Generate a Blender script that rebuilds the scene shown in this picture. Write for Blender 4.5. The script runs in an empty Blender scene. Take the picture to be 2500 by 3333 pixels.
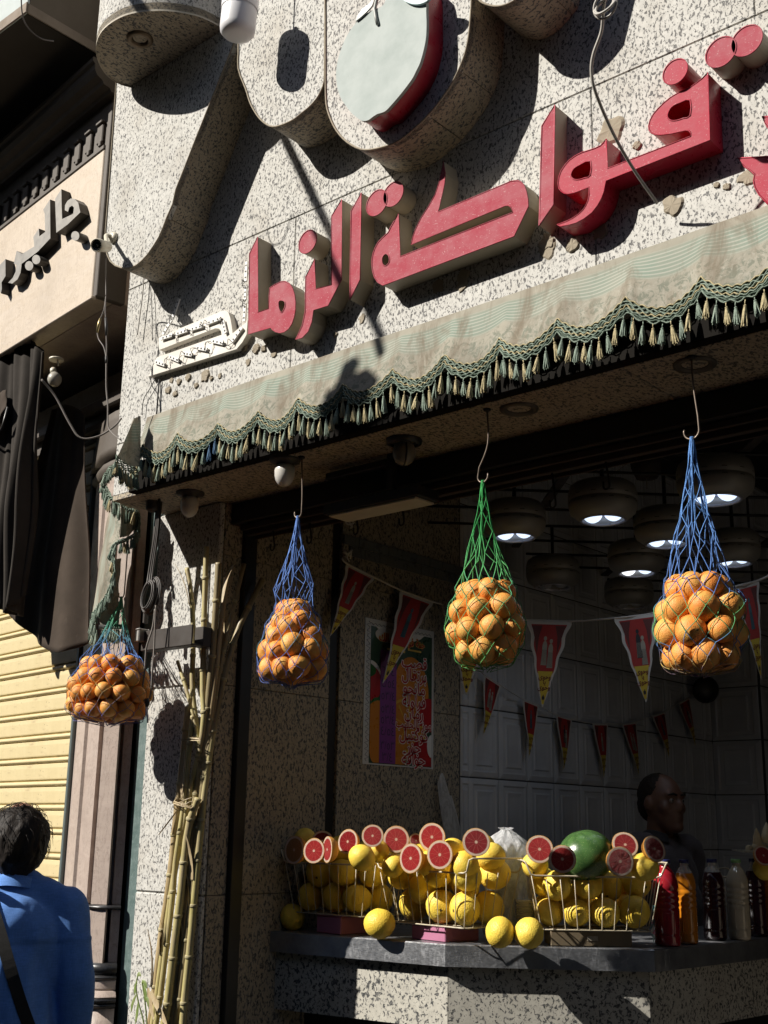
import bpy, bmesh, math, random
import numpy as np
from mathutils import Vector, Matrix, Euler
from mathutils.bvhtree import BVHTree
random.seed(7); rng = np.random.default_rng(7)
SC = bpy.context.scene
COL = SC.collection
R = math.radians

# ------------------------------------------------------------------ camera
F, CX, CY = 3900.0, 1250.0, 1666.5          # focal length and centre of the 2500 x 3333 photograph, in its pixels
PITCH, ROLL, YAW = R(14.85), -0.0170, R(-49.0)
CAM = np.array([0.0, 0.0, 1.58])
def _camrot():
    fw = np.array([0, math.cos(PITCH), math.sin(PITCH)]); rt = np.array([1.0, 0, 0]); dn = np.cross(fw, rt)
    x = rt*math.cos(ROLL) + dn*math.sin(ROLL); y = -rt*math.sin(ROLL) + dn*math.cos(ROLL)
    M = np.stack([x, y, fw])
    dX = -np.array([math.sin(YAW), math.cos(YAW), 0]); dZ = np.array([0, 0, 1.0]); dY = np.cross(dZ, dX)
    return np.stack([dX, dY, dZ]) @ M.T
RC = _camrot()
cd = bpy.data.cameras.new('camera'); cam = bpy.data.objects.new('camera', cd); COL.objects.link(cam)
cd.sensor_fit = 'VERTICAL'; cd.sensor_height = 36.0; cd.sensor_width = 27.0; cd.lens = F/3333*36
cd.clip_start = 0.05; cd.clip_end = 400
cam.matrix_world = Matrix(((RC[0,0], -RC[0,1], -RC[0,2], CAM[0]), (RC[1,0], -RC[1,1], -RC[1,2], CAM[1]),
                           (RC[2,0], -RC[2,1], -RC[2,2], CAM[2]), (0, 0, 0, 1)))
SC.camera = cam

# ------------------------------------------------------------------ sky, sun, exposure
SUN = Vector((0.454, 0.639, -0.620)).normalized()      # the way the sunlight travels
w = bpy.data.worlds.new('World'); SC.world = w; w.use_nodes = True
nt = w.node_tree; nt.nodes.clear()
wo = nt.nodes.new('ShaderNodeOutputWorld'); bg = nt.nodes.new('ShaderNodeBackground'); sk = nt.nodes.new('ShaderNodeTexSky')
sk.sky_type = 'NISHITA'; sk.sun_disc = False
sk.sun_elevation = math.asin(-SUN.z); sk.sun_rotation = math.atan2(-SUN.x, -SUN.y)
bg.inputs[1].default_value = 0.05
nt.links.new(sk.outputs[0], bg.inputs[0]); nt.links.new(bg.outputs[0], wo.inputs[0])
sl = bpy.data.lights.new('sun', 'SUN'); sl.energy = 5.0; sl.angle = R(0.5); sl.color = (1.0, 0.945, 0.86)
so = bpy.data.objects.new('sun', sl); COL.objects.link(so); so.location = (-6, -8, 9)
so.rotation_euler = SUN.to_track_quat('-Z', 'Y').to_euler()
SC.view_settings.view_transform = 'Standard'; SC.view_settings.look = 'None'
SC.view_settings.exposure = 0.66; SC.view_settings.gamma = 1.0
SC.view_settings.use_curve_mapping = False
SC.render.engine = 'CYCLES'
SC.cycles.max_bounces = 8; SC.cycles.transparent_max_bounces = 12; SC.cycles.caustics_reflective = False
SC.cycles.caustics_refractive = False; SC.cycles.sample_clamp_indirect = 4.0
SC.cycles.use_denoising = True

# ------------------------------------------------------------------ pixel -> place
def ray(px, py): return RC @ np.array([px-CX, py-CY, F])
def P(px, py, X=None, Y=None, Z=None, d=None):
    """the point seen at photo pixel (px, py) on the plane X=, Y= or Z= (or at depth d)"""
    r = ray(px, py)
    if d is not None: t = d/F
    elif X is not None: t = (X-CAM[0])/r[0]
    elif Y is not None: t = (Y-CAM[1])/r[1]
    else: t = (Z-CAM[2])/r[2]
    return Vector(CAM + r*t)
def PP(px, py, q, n):
    r = ray(px, py); n = np.array(n); t = np.dot(np.array(q)-CAM, n)/np.dot(r, n); return Vector(CAM + r*t)
def pxm(p):   # pixels per metre at a point
    return F/((RC.T @ (np.array(p)-CAM))[2])
def reg(x0, y0, k): return lambda u, v: (x0+u*k, y0+v*k)
rA = reg(450, 500, .5425); rB = reg(1150, 300, .51236); rC = reg(1650, 0, .51236); rD = reg(0, 0, .51236)
rE = reg(700, 0, .60277); rG = reg(0, 550, .51236); rH = reg(850, 2600, .51236); rI = reg(1600, 2600, .5425)
rO = reg(1400, 1350, .66305); rS = reg(0, 2000, .60241); rT = reg(200, 1500, .30139)

# ------------------------------------------------------------------ mesh builder
class MB:
    def __init__(s): s.v = []; s.f = []; s.m = []; s.uv = {}; s.sm = []
    def add(s, vs, fs, m=0, uv=None, smooth=False):
        b = len(s.v); s.v += [tuple(p) for p in vs]
        for f in fs:
            if uv is not None: s.uv[len(s.f)] = [uv[i] for i in f]
            s.f.append(tuple(i+b for i in f)); s.m.append(m); s.sm.append(smooth)
        return s
    def box(s, lo, hi, m=0, M=None):
        x0, y0, z0 = lo; x1, y1, z1 = hi
        v = [(x0,y0,z0),(x1,y0,z0),(x1,y1,z0),(x0,y1,z0),(x0,y0,z1),(x1,y0,z1),(x1,y1,z1),(x0,y1,z1)]
        if M is not None: v = [M @ Vector(p) for p in v]
        return s.add(v, [(0,3,2,1),(4,5,6,7),(0,1,5,4),(1,2,6,5),(2,3,7,6),(3,0,4,7)], m)
    def bbox(s, lo, hi, b=.004, m=0, M=None):
        """box with chamfered edges"""
        c = [(lo[i]+hi[i])/2 for i in range(3)]; h = [(hi[i]-lo[i])/2 for i in range(3)]; b = min(b, *[x*.45 for x in h])
        vs = []; idx = {}
        for sx in (-1,1):
            for sy in (-1,1):
                for sz in (-1,1):
                    for a in range(3):
                        q = [sx*h[0], sy*h[1], sz*h[2]]
                        for k in range(3):
                            if k != a: q[k] -= (1 if q[k] > 0 else -1)*b
                        idx[(sx,sy,sz,a)] = len(vs); vs.append((c[0]+q[0], c[1]+q[1], c[2]+q[2]))
        fs = []
        for a in range(3):
            o = [k for k in range(3) if k != a]
            for sg in (-1,1):
                q = []
                for (i,j) in ((-1,-1),(1,-1),(1,1),(-1,1)):
                    t = [0,0,0]; t[a] = sg; t[o[0]] = i; t[o[1]] = j; q.append(idx[(t[0],t[1],t[2],a)])
                fs.append(q if (sg > 0) == (a != 1) else q[::-1])
        for a in range(3):
            o = [k for k in range(3) if k != a]
            for i in (-1,1):
                for j in (-1,1):
                    t0=[0,0,0]; t1=[0,0,0]; t0[a]=-1; t1[a]=1
                    for t in (t0,t1): t[o[0]]=i; t[o[1]]=j
                    fs.append([idx[(*t0,o[0])], idx[(*t1,o[0])], idx[(*t1,o[1])], idx[(*t0,o[1])]])
        for sx in (-1,1):
            for sy in (-1,1):
                for sz in (-1,1): fs.append([idx[(sx,sy,sz,a)] for a in range(3)])
        if M is not None: vs = [M @ Vector(p) for p in vs]
        return s.add(vs, fs, m)
    def tube(s, pts, r, n=6, m=0, cap=True, closed=False, smooth=True):
        pts = [Vector(p) for p in pts]; N = len(pts)
        rr = r if hasattr(r, '__len__') else [r]*N
        up = None; vs = []
        for i, p in enumerate(pts):
            if closed: t = pts[(i+1) % N] - pts[i-1]
            else: t = pts[min(i+1, N-1)] - pts[max(i-1, 0)]
            t = t.normalized() if t.length > 1e-9 else Vector((0,0,1))
            if up is None:
                up = t.orthogonal().normalized()
            up = (up - t*up.dot(t)); up = up.normalized() if up.length > 1e-6 else t.orthogonal().normalized()
            b = t.cross(up)
            for k in range(n):
                a = 2*math.pi*k/n; vs.append(p + (up*math.cos(a) + b*math.sin(a))*rr[i])
        fs = []
        for i in range(N if closed else N-1):
            j = (i+1) % N
            for k in range(n): fs.append((i*n+k, i*n+(k+1) % n, j*n+(k+1) % n, j*n+k))
        if cap and not closed: fs += [tuple(range(n))[::-1], tuple((N-1)*n+k for k in range(n))]
        return s.add(vs, fs, m, smooth=smooth)
    def lathe(s, prof, n=24, m=0, M=None, smooth=True, cap=True, arc=1.0):
        vs = []; N = len(prof)
        for (r, z) in prof:
            for k in range(n):
                a = 2*math.pi*k/n; vs.append((r*math.cos(a), r*math.sin(a), z))
        if M is not None: vs = [M @ Vector(p) for p in vs]
        fs = [(i*n+k, i*n+(k+1) % n, (i+1)*n+(k+1) % n, (i+1)*n+k) for i in range(N-1) for k in range(n)]
        s.add(vs, fs, m, smooth=smooth)
        if cap:
            c = []
            if prof[0][0] > 1e-6: c.append(tuple(range(n))[::-1])
            if prof[-1][0] > 1e-6: c.append(tuple((N-1)*n+k for k in range(n)))
            b = len(s.v) - len(vs)
            for f in c: s.f.append(tuple(i+b for i in f)); s.m.append(m); s.sm.append(False)
        return s
    def grid(s, fn, nu, nv, m=0, uv=True, smooth=True, closed_u=False):
        vs = [fn(i/nu, j/nv) for j in range(nv+1) for i in range(nu+1)]
        U = [(i/nu, j/nv) for j in range(nv+1) for i in range(nu+1)]
        fs = [(j*(nu+1)+i, j*(nu+1)+i+1, (j+1)*(nu+1)+i+1, (j+1)*(nu+1)+i) for j in range(nv) for i in range(nu)]
        return s.add(vs, fs, m, uv=U if uv else None, smooth=smooth)
    def sphere(s, c, r, n=12, k=8, m=0, M=None):
        pr = [(max(1e-7, math.sin(math.pi*i/k))*r, -math.cos(math.pi*i/k)*r) for i in range(k+1)]
        T = Matrix.Translation(c)
        return s.lathe(pr, n, m, T if M is None else T @ M, cap=False)
    def prism(s, outer, holes, fr, bk, m_face=0, m_side=1, bevel=0):
        """polygon with holes extruded between fr(p) and bk(p), p a 2-D point"""
        bm = bmesh.new(); loops = [outer] + list(holes); edges = []; allp = []
        for lp in loops:
            vv = [bm.verts.new((p[0], p[1], 0)) for p in lp]; allp.append(lp)
            for i in range(len(vv)): edges.append(bm.edges.new((vv[i], vv[(i+1) % len(vv)])))
        bmesh.ops.triangle_fill(bm, use_beauty=True, use_dissolve=False, edges=edges)
        bm.verts.ensure_lookup_table(); bm.verts.index_update()
        pts = [(v.co.x, v.co.y) for v in bm.verts]; tri = [[v.index for v in f.verts] for f in bm.faces]
        bm.free()
        s.add([fr(p) for p in pts], tri, m_face)
        s.add([bk(p) for p in pts], [t[::-1] for t in tri], m_side)
        for lp in loops:
            n = len(lp); s.add([fr(p) for p in lp] + [bk(p) for p in lp], [(i, (i+1) % n, n+(i+1) % n, n+i) for i in range(n)], m_side)
        return s
    def mesh(s, name, mats, off=(0,0,0), fix=True):
        me = bpy.data.meshes.new(name)
        off = Vector(off)
        me.from_pydata([(p[0]-off.x, p[1]-off.y, p[2]-off.z) for p in s.v], [], s.f)
        for mt in (mats if isinstance(mats, (list, tuple)) else [mats]): me.materials.append(mt)
        me.polygons.foreach_set('material_index', s.m); me.polygons.foreach_set('use_smooth', s.sm)
        if s.uv:
            ul = me.uv_layers.new(name='UVMap')
            buf = np.zeros(len(me.loops)*2, dtype=np.float32)
            for fi, co in s.uv.items():
                st = me.polygons[fi].loop_start
                for k, c in enumerate(co): buf[(st+k)*2] = c[0]; buf[(st+k)*2+1] = c[1]
            ul.data.foreach_set('uv', buf)
        me.update()
        if fix:
            bm = bmesh.new(); bm.from_mesh(me); bmesh.ops.recalc_face_normals(bm, faces=bm.faces); bm.to_mesh(me); bm.free()
        return me

WL = {}        # world base of every object that can have children
def thing(name, label, cat, loc=(0,0,0), group=None, rotz=0):
    o = bpy.data.objects.new(name, None); COL.objects.link(o); o.location = loc; o.rotation_euler = (0,0,rotz)
    o.empty_display_size = .1
    o['label'] = label; o['category'] = cat
    if group: o['group'] = group
    WL[o.name] = Vector(loc); return o
def tag(o, label, cat, group=None):
    o['label'] = label; o['category'] = cat
    if group: o['group'] = group
    return o
def struct(o): o['kind'] = 'structure'; return o
def part(name, mb, mats, parent=None, label=None, fix=True, origin=None):
    """mesh given in world coordinates; child of parent (an unrotated thing or part)"""
    off = WL[parent.name] if parent is not None else Vector(origin or (0,0,0))
    o = bpy.data.objects.new(name, mb.mesh(name, mats, off, fix)); COL.objects.link(o)
    if parent is not None: o.parent = parent
    else: o.location = off
    WL[o.name] = off.copy()
    if label: o['label'] = label
    return o
def put(name, me, loc, parent=None, rot=(0,0,0), scale=(1,1,1)):
    """an object that shares mesh data, placed at a world point"""
    o = bpy.data.objects.new(name, me); COL.objects.link(o)
    off = WL[parent.name] if parent is not None else Vector((0,0,0))
    o.location = Vector(loc) - off; o.rotation_euler = rot; o.scale = scale
    if parent is not None: o.parent = parent
    WL[o.name] = Vector(loc); return o
def spot_words(cen, c0):
    """where each of a heap of fruit sits, as seen from the street: unique words where possible"""
    rt = Vector(RC[:,0]); fw = Vector((RC[0,2], RC[1,2], 0)).normalized(); cen = [Vector(c) for c in cen]
    zs = sorted(c.z for c in cen); a = [(c-Vector(c0)).dot(rt) for c in cen]; b = [(c-Vector(c0)).dot(fw) for c in cen]; sa, sb = sorted(a), sorted(b); n = len(cen); out = []
    for i in range(n):
        qz = zs.index(cen[i].z)/max(1, n-1); qa = sa.index(a[i])/max(1, n-1); qb = sb.index(b[i])/max(1, n-1)
        row = ['bottom', 'lower', 'middle', 'upper', 'top'][min(4, int(qz*5))]; col = ['far left', 'left', 'centre', 'right', 'far right'][min(4, int(qa*5))]
        out.append('%s row, %s, %s' % (row, col, 'street side' if qb < .5 else 'shop side'))
    return out
def smooth_path(pts, n=6, closed=False):
    """Catmull-Rom through the points"""
    pts = [Vector(p) for p in pts]; out = []; N = len(pts)
    for i in range(N if closed else N-1):
        g = (lambda k: pts[k % N]) if closed else (lambda k: pts[min(max(k, 0), N-1)])
        a, b, c, d = g(i-1), g(i), g(i+1), g(i+2)
        for k in range(n):
            t = k/n
            out.append(.5*((2*b) + (c-a)*t + (2*a-5*b+4*c-d)*t*t + (3*b-a-3*c+d)*t**3))
    if not closed: out.append(pts[-1])
    return out
def smooth2(pts, n=4, closed=True):
    return [(p.x, p.y) for p in smooth_path([(a, b, 0) for a, b in pts], n, closed)]
def frame_from(t, up=(0,0,1)):
    """matrix with local Z along t"""
    t = Vector(t).normalized(); u = Vector(up)
    x = u.cross(t); x = x.normalized() if x.length > 1e-5 else t.orthogonal().normalized()
    y = t.cross(x); return Matrix((x, y, t)).transposed().to_4x4()
def text_mesh(s, size=1.0, bold=0.0, align='CENTER'):
    cu = bpy.data.curves.new('lettering', 'FONT'); cu.body = s; cu.size = size; cu.offset = bold; cu.align_x = align; cu.align_y = 'CENTER'
    cu.resolution_u = 2
    o = bpy.data.objects.new('lettering', cu); COL.objects.link(o); bpy.context.view_layer.update()
    me = bpy.data.meshes.new_from_object(o.evaluated_get(bpy.context.evaluated_depsgraph_get()))
    bpy.data.objects.remove(o); bpy.data.curves.remove(cu)
    v = [tuple(p.co) for p in me.vertices]; f = [tuple(p.vertices) for p in me.polygons]
    bpy.data.meshes.remove(me); return v, f
# Arabic letters -> joined glyphs, laid out for a left-to-right text object
_AR = {'ا':(0xFE8D,0), 'ب':(0xFE8F,1), 'ت':(0xFE95,1), 'ة':(0xFE93,0), 'ج':(0xFE9D,1), 'ح':(0xFEA1,1), 'د':(0xFEA9,0), 'ر':(0xFEAD,0), 'ز':(0xFEAF,0),
       'س':(0xFEB1,1), 'ص':(0xFEB9,1), 'ف':(0xFED1,1), 'ق':(0xFED5,1), 'ك':(0xFED9,1), 'ل':(0xFEDD,1), 'م':(0xFEE1,1), 'ن':(0xFEE5,1), 'ه':(0xFEE9,1),
       'و':(0xFEED,0), 'ى':(0xFEEF,0), 'ي':(0xFEF1,1)}
def arabic(s):
    out = []
    for i, ch in enumerate(s):
        if ch not in _AR: out.append(ch); continue
        c, dual = _AR[ch]
        pj = i > 0 and s[i-1] in _AR and _AR[s[i-1]][1]
        nj = dual and i < len(s)-1 and s[i+1] in _AR
        out.append(chr(c + (3 if pj and nj else 1 if pj else 2 if nj else 0)))
    return ''.join(out[::-1])
# ------------------------------------------------------------------ materials
class NT:
    def __init__(s, name):
        s.mat = bpy.data.materials.new(name); s.mat.use_nodes = True; s.nt = s.mat.node_tree
        s.bsdf = s.nt.nodes['Principled BSDF']; s.out = s.nt.nodes['Material Output']
    def n(s, t, **kw):
        nd = s.nt.nodes.new('ShaderNode' + t)
        for k, v in kw.items():
            if k.startswith('_'): setattr(nd, k[1:], v)
            else: nd.inputs[k.replace('_', ' ')].default_value = v
        return nd
    def l(s, a, b): s.nt.links.new(a, b)
    def coord(s, kind='Object', scale=(1,1,1), rot=(0,0,0)):
        tc = s.n('TexCoord'); mp = s.n('Mapping'); mp.inputs['Scale'].default_value = scale; mp.inputs['Rotation'].default_value = rot
        s.l(tc.outputs[kind], mp.inputs['Vector']); return mp.outputs[0]
    def noise(s, co, scale, detail=3, rough=.5, dist=0):
        nd = s.n('TexNoise', Scale=scale, Detail=detail, Roughness=rough, Distortion=dist); s.l(co, nd.inputs['Vector']); return nd.outputs['Fac']
    def step(s, x, a, b, lo=0., hi=1.):
        nd = s.n('MapRange'); nd.inputs['From Min'].default_value = a; nd.inputs['From Max'].default_value = b
        nd.inputs['To Min'].default_value = lo; nd.inputs['To Max'].default_value = hi; s.l(x, nd.inputs['Value']); return nd.outputs[0]
    def math(s, op, a, b=None):
        nd = s.n('Math', _operation=op)
        for i, x in enumerate((a, b)):
            if x is None: continue
            if isinstance(x, (int, float)): nd.inputs[i].default_value = x
            else: s.l(x, nd.inputs[i])
        return nd.outputs[0]
    def mix(s, f, a, b, mode='MIX'):
        nd = s.n('Mix', _data_type='RGBA', _blend_type=mode)
        for i, x in ((0, f), (6, a), (7, b)):
            if isinstance(x, (int, float)): nd.inputs[i].default_value = x
            elif isinstance(x, tuple): nd.inputs[i].default_value = (*x[:3], 1)
            else: s.l(x, nd.inputs[i])
        return nd.outputs[2]
    def base(s, c):
        if isinstance(c, tuple): s.bsdf.inputs['Base Color'].default_value = (*c, 1)
        else: s.l(c, s.bsdf.inputs['Base Color'])
    def rough(s, r):
        if isinstance(r, (int, float)): s.bsdf.inputs['Roughness'].default_value = r
        else: s.l(r, s.bsdf.inputs['Roughness'])
    def bump(s, h, strength=.3, dist=.01):
        nd = s.n('Bump', Strength=strength, Distance=dist); s.l(h, nd.inputs['Height']); s.l(nd.outputs[0], s.bsdf.inputs['Normal'])
    def set(s, **kw):
        for k, v in kw.items(): s.bsdf.inputs[k.replace('_', ' ')].default_value = v
    def rand(s): return s.n('ObjectInfo').outputs['Random']

def plain(name, c, rough=.5, metal=0., spec=.5, dirt=.25, scale=30, bump=.15, kind='Object'):
    """paint, plastic, metal: a base colour with uneven soil and fine relief"""
    t = NT(name); co = t.coord(kind); n1 = t.noise(co, scale, 5, .65); n2 = t.noise(co, scale*.15, 4, .6)
    f = t.math('MULTIPLY', t.step(n2, .35, .75), dirt)
    c2 = tuple(x*.55 + .02 for x in c)
    t.base(t.mix(f, t.mix(t.step(n1, .3, .8, 0, dirt*.5), c, c2), (c2[0]*.9, c2[1]*.82, c2[2]*.7)))
    t.rough(t.step(n1, .3, .7, max(.05, rough-.08), min(1, rough+.12))); t.set(Metallic=metal, Specular_IOR_Level=spec)
    if bump: t.bump(n1, bump, .002)
    return t.mat

def granite(name, stretch=(1,1,.6), light=(.55,.54,.505), dark=(.10,.10,.098), amount=.55, rough=.75, scale=118, soil=.35):
    t = NT(name); co = t.coord('Object', stretch, (0, R(8), 0)); raw = t.coord('Object')
    n1 = t.noise(co, scale, 2.2, .55, .6); n2 = t.noise(co, scale*2.1, 2, .5, .3); n3 = t.noise(raw, 4.5, 4, .6); n5 = t.noise(raw, 1.3, 3, .5); n4 = t.noise(co, scale*.5, 3, .6)
    s1 = t.step(t.math('ADD', n1, t.math('MULTIPLY', t.math('SUBTRACT', n5, .5), .10)), amount, amount+.035); s2 = t.step(n2, amount+.085, amount+.12)
    sp = t.math('MAXIMUM', s1, t.math('MULTIPLY', s2, .8))
    ground = t.mix(t.step(n4, .3, .7), light, tuple(x*.80 for x in light))
    ground = t.mix(t.step(n3, .5, .8, 0, soil), ground, (.30,.245,.175))
    dk = t.mix(t.step(n2, .3, .7), dark, (.17,.165,.16))
    t.base(t.mix(sp, ground, dk)); t.rough(t.step(n3, .3, .7, rough-.08, rough+.16)); t.set(Specular_IOR_Level=.5)
    t.bump(n1, .05, .001); t.set(Specular_IOR_Level=.2)
    return t.mat

M = {}
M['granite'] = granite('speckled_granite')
M['granite_flat'] = granite('speckled_granite_level', (1, .6, 1), light=(.42,.36,.27), dark=(.05,.042,.034), amount=.54)  # undersides: same granite, browner and darker to carry their shade
M['granite_side'] = granite('speckled_granite_return', (1, 1, .6), light=(.37,.315,.235), dark=(.03,.026,.02), amount=.53, rough=.6, scale=105)  # shaded copy of the granite for side walls: tan ground, darker specks
M['granite_counter'] = granite('counter_granite', (1, 1, .9), light=(.50,.48,.42), dark=(.03,.035,.035), amount=.545, scale=84, rough=.5)
M['mortar'] = plain('old_mortar', (.33,.285,.215), .9, dirt=.5, scale=40, bump=.6)
M['black_metal'] = plain('black_painted_steel', (.012,.011,.010), .45, dirt=.4)
M['rust'] = plain('rusty_rail', (.045,.026,.018), .75, dirt=.8)
M['steel'] = None
def steel():
    t = NT('scuffed_stainless'); co = t.coord('Object', (1, 1, 6)); n1 = t.noise(t.coord('Object'), 9, 6, .7); n2 = t.noise(co, 60, 3, .6); n3 = t.noise(t.coord('Object', (3, 3, 1)), 14, 5, .7, 1.5)
    t.base(t.mix(t.step(n1, .35, .7), (.42,.43,.45), (.24,.25,.27))); t.set(Metallic=.85)
    t.rough(t.math('ADD', t.step(n2, .3, .7, .28, .5), t.step(n3, .5, .7, 0, .2))); t.bump(n3, .12, .002); return t.mat
M['steel'] = steel()
def tile():
    t = NT('glazed_wall_tile'); co = t.coord('Object'); n = t.noise(co, 5, 4, .6)
    t.base(t.mix(t.step(n, .3, .75), (.60,.61,.63), (.48,.49,.52))); t.rough(t.step(n, .3, .7, .07, .16)); t.set(Specular_IOR_Level=.55)
    t.bump(t.noise(co, 22, 2), .04, .002); return t.mat
M['tile'] = tile()
M['grout'] = plain('tile_grout', (.05,.05,.05), .9)
M['ceiling'] = plain('dark_ceiling', (.22,.22,.225), .9)
M['floor'] = plain('shop_floor', (.10,.095,.09), .6, dirt=.5, scale=6)
def street():
    t = NT('worn_asphalt'); co = t.coord('Object'); n = t.noise(co, 90, 4, .7); n2 = t.noise(co, 1.2, 4, .6)
    t.base(t.mix(t.step(n2, .3, .7), (.036,.034,.031), (.060,.055,.047))); t.rough(.9); t.bump(n, .5, .01); return t.mat
M['street'] = street()
M['facade'] = plain('sooty_render', (.075,.066,.055), .9, dirt=.5, scale=3)
# ------------------------------------------------------------------ ground and the far side of the street
o = part('street', MB().add([(-60,-60,0),(60,-60,0),(60,60,0),(-60,60,0)], [(0,1,2,3)]), M['street']); struct(o)
mb = MB(); mb.box((-30,-8.5,0), (30,-7.2,10.2))
for i in range(-12, 13):
    for k in range(3): mb.box((i*2.2-.55, -7.21, 1.2+k*3.1), (i*2.2+.55, -7.12, 2.9+k*3.1), 1)
o = part('street_facade', mb, [M['facade'], M['black_metal']]); struct(o)

# ------------------------------------------------------------------ the juice shop
YW, YP, XS, XL, ZS = 2.78, 3.043, -3.50, -3.86, 2.852        # sign wall, pier front, side wall, left edge, soffit
XR, YB = 1.6, 7.26
shop = thing('juice_shop', 'open fronted juice shop clad in speckled granite with a tiled room behind its counter', 'shop', (-1.2, 3.0, 0))
def slabs(x0, x1, zs, parent, y=YW, th=.03, xs=None, mat=None):
    for k in range(len(zs)-1):
        cut = xs[k % len(xs)]; e = [x0] + [c for c in cut if x0 < c < x1] + [x1]
        for a, b in zip(e[:-1], e[1:]):
            part('granite_slab', MB().bbox((a+.0012, y+random.uniform(0, .0012), zs[k]+.0012), (b-.0012, y+th, zs[k+1]-.0012), .0025), mat or M['granite'], parent)
sw = part('sign_wall', MB().box((XL+.004, YW+.012, ZS+.01), (XR, YP-.02, 6.2)), M['mortar'], shop)
slabs(XL, XR, [ZS, 3.07, 3.752, 4.45, 5.15, 6.2], sw, xs=[[-2.7,-1.3,0.2], [-2.87,-1.62,-.4,.7], [-2.35,-1.1,.2], [-2.9,-1.6,-.3], [-2.0,-.5]])
so_ = part('soffit', MB().box((XL+.01, YW+.032, ZS+.004), (XR, YP+.25, ZS+.05)), M['mortar'], shop)
for a, b in ((XL, -2.75), (-2.75, -1.55), (-1.55, -.3), (-.3, XR)):
    part('granite_slab', MB().bbox((a+.001, YW+.001, ZS-.02), (b-.001, YP+.1, ZS+.003), .002), M['granite_flat'], so_)
pr = part('pier', MB().box((XL+.02, YP+.02, 0), (XS-.02, YP+.6, ZS-.02)), M['mortar'], shop)
for z0, z1 in ((0, .62), (.62, 1.335), (1.335, 2.11), (2.11, ZS-.021)):
    b = MB().bbox((XL-.024, YP, z0+.001), (XS, YP+.025, z1-.001), .009)
    part('granite_slab', b, M['granite'], pr)
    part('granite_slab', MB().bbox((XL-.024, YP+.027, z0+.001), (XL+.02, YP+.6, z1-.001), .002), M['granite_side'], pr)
# side wall: granite, then tiles
ys = P(1083, 2400, X=XS).y
sd = part('side_wall', MB().box((XS-.2, YP+.62, 0), (XS-.022, YB, 4.2)), M['mortar'], shop)
yf0, yf1 = P(738, 2866, X=XS).y, P(778, 2866, X=XS).y
zj = [0, .62, 1.335, 2.11, 2.62, 3.1, 4.2]
for a, b in ((YP+.027, yf0), (yf1, ys-.03), (ys+.03, 4.60)):
    for k in range(len(zj)-1):
        z1 = zj[k+1]
        if b < yf0+.01: z1 = min(z1, ZS-.021)
        if z1 <= zj[k]: continue
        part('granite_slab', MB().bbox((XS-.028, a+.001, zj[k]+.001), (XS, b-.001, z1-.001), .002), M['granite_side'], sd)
part('frame', MB().bbox((XS-.06, yf0+.001, 0), (XS+.022, yf1-.001, ZS-.021), .003).box((XS-.03, yf1-.001, 0), (XS+.006, yf1+.012, 2.74)), M['black_metal'], shop)
part('gap_strip', MB().bbox((XS-.05, ys-.028, 0), (XS-.012, ys+.028, 4.2), .002), M['black_metal'], shop)
# dado trim high on the side wall
mb = MB()
for k in range(9): mb.bbox((XS+.0005, ys+.03+k*.1, 2.792), (XS+.012, ys+.03+k*.1+.098, 2.835), .002); mb.bbox((XS+.0005, ys+.03+k*.1+.04, 2.745), (XS+.010, ys+.03+k*.1+.138, 2.790), .002)
part('trim_band', mb, plain('slate_trim', (.14,.15,.15), .3), shop)
# header above the opening
part('header', MB().bbox((XS+.0005, 3.095, 2.745), (XR, 3.27, ZS-.0205), .004), M['black_metal'], shop)
part('rail', MB().bbox((XS+.03, 3.12, 2.722), (XR, 3.135, 2.744), .002).bbox((XS+.03, 3.15, 2.706), (XR, 3.175, 2.744), .002).bbox((XS+.03, 3.20, 2.70), (XR, 3.21, 2.744), .002), M['rust'], shop)
# room
def tile_mesh(w, h):
    mb = MB(); e = [(0, 0), (.0015, .004), (.006, .006), (.026, .0115), (.034, .0065), (.052, .006), (.060, .011), (.082, .008)]
    rings = []
    for ins, ht in e:
        rings.append([(-w/2+ins, -ht, -h/2+ins), (w/2-ins, -ht, -h/2+ins), (w/2-ins, -ht, h/2-ins), (-w/2+ins, -ht, h/2-ins)])
    vs = [p for r_ in rings for p in r_]; fs = []
    for i in range(len(rings)-1):
        for k in range(4): fs.append((i*4+k, i*4+(k+1) % 4, (i+1)*4+(k+1) % 4, (i+1)*4+k))
    fs.append(tuple((len(rings)-1)*4+k for k in range(4)))
    mb.add(vs, fs); return mb.mesh('tile', M['tile'])
TW, TH = .2485, .3335
tme = tile_mesh(TW-.005, TH-.005)
XC = XS + .34                      # the room steps in past the corner
t0 = P(1522, 2500, X=XS).y; zrow = P(1622, 2537, X=XS).z
rows = [zrow + (k+.5)*TH for k in range(-3, 6)]
part('side_wall_bed', MB().box((XS-.021, 4.60, 0), (XS-.0005, YB, 4.2)), M['grout'], sd)
for z in rows:
    y = t0 - TW/2
    while y-TW/2 < YB:
        if True:
            a_, b_ = max(4.602, y-TW/2), min(YB-.002, y+TW/2)
            if b_-a_ > .03: put('tile', tme, (XS, (a_+b_)/2, z), sd, (0, 0, R(90)), ((b_-a_)/TW, 1, 1))
        y += TW
bw = part('back_wall', MB().box((XS-.2, YB+.0005, 0), (XC+.001, YB+.3, 4.2)).box((XC-.3, YB+.31, 0), (XC-.0005, 9.6, 4.2)).box((XC-.3, 9.6, 0), (XR+.2, 9.8, 4.2)), M['grout'], shop)
for z in rows:
    put('tile', tme, (XS+.168, YB, z), bw, (0, 0, 0), (1.33, 1, 1))
    for k in range(9):
        put('tile', tme, (XC, YB+.01+TW*(k+.5), z), bw, (0, 0, R(90)))
    for k in range(14):
        put('tile', tme, (XC+.01+TW*(k+.5), 9.6, z), bw)
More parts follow.
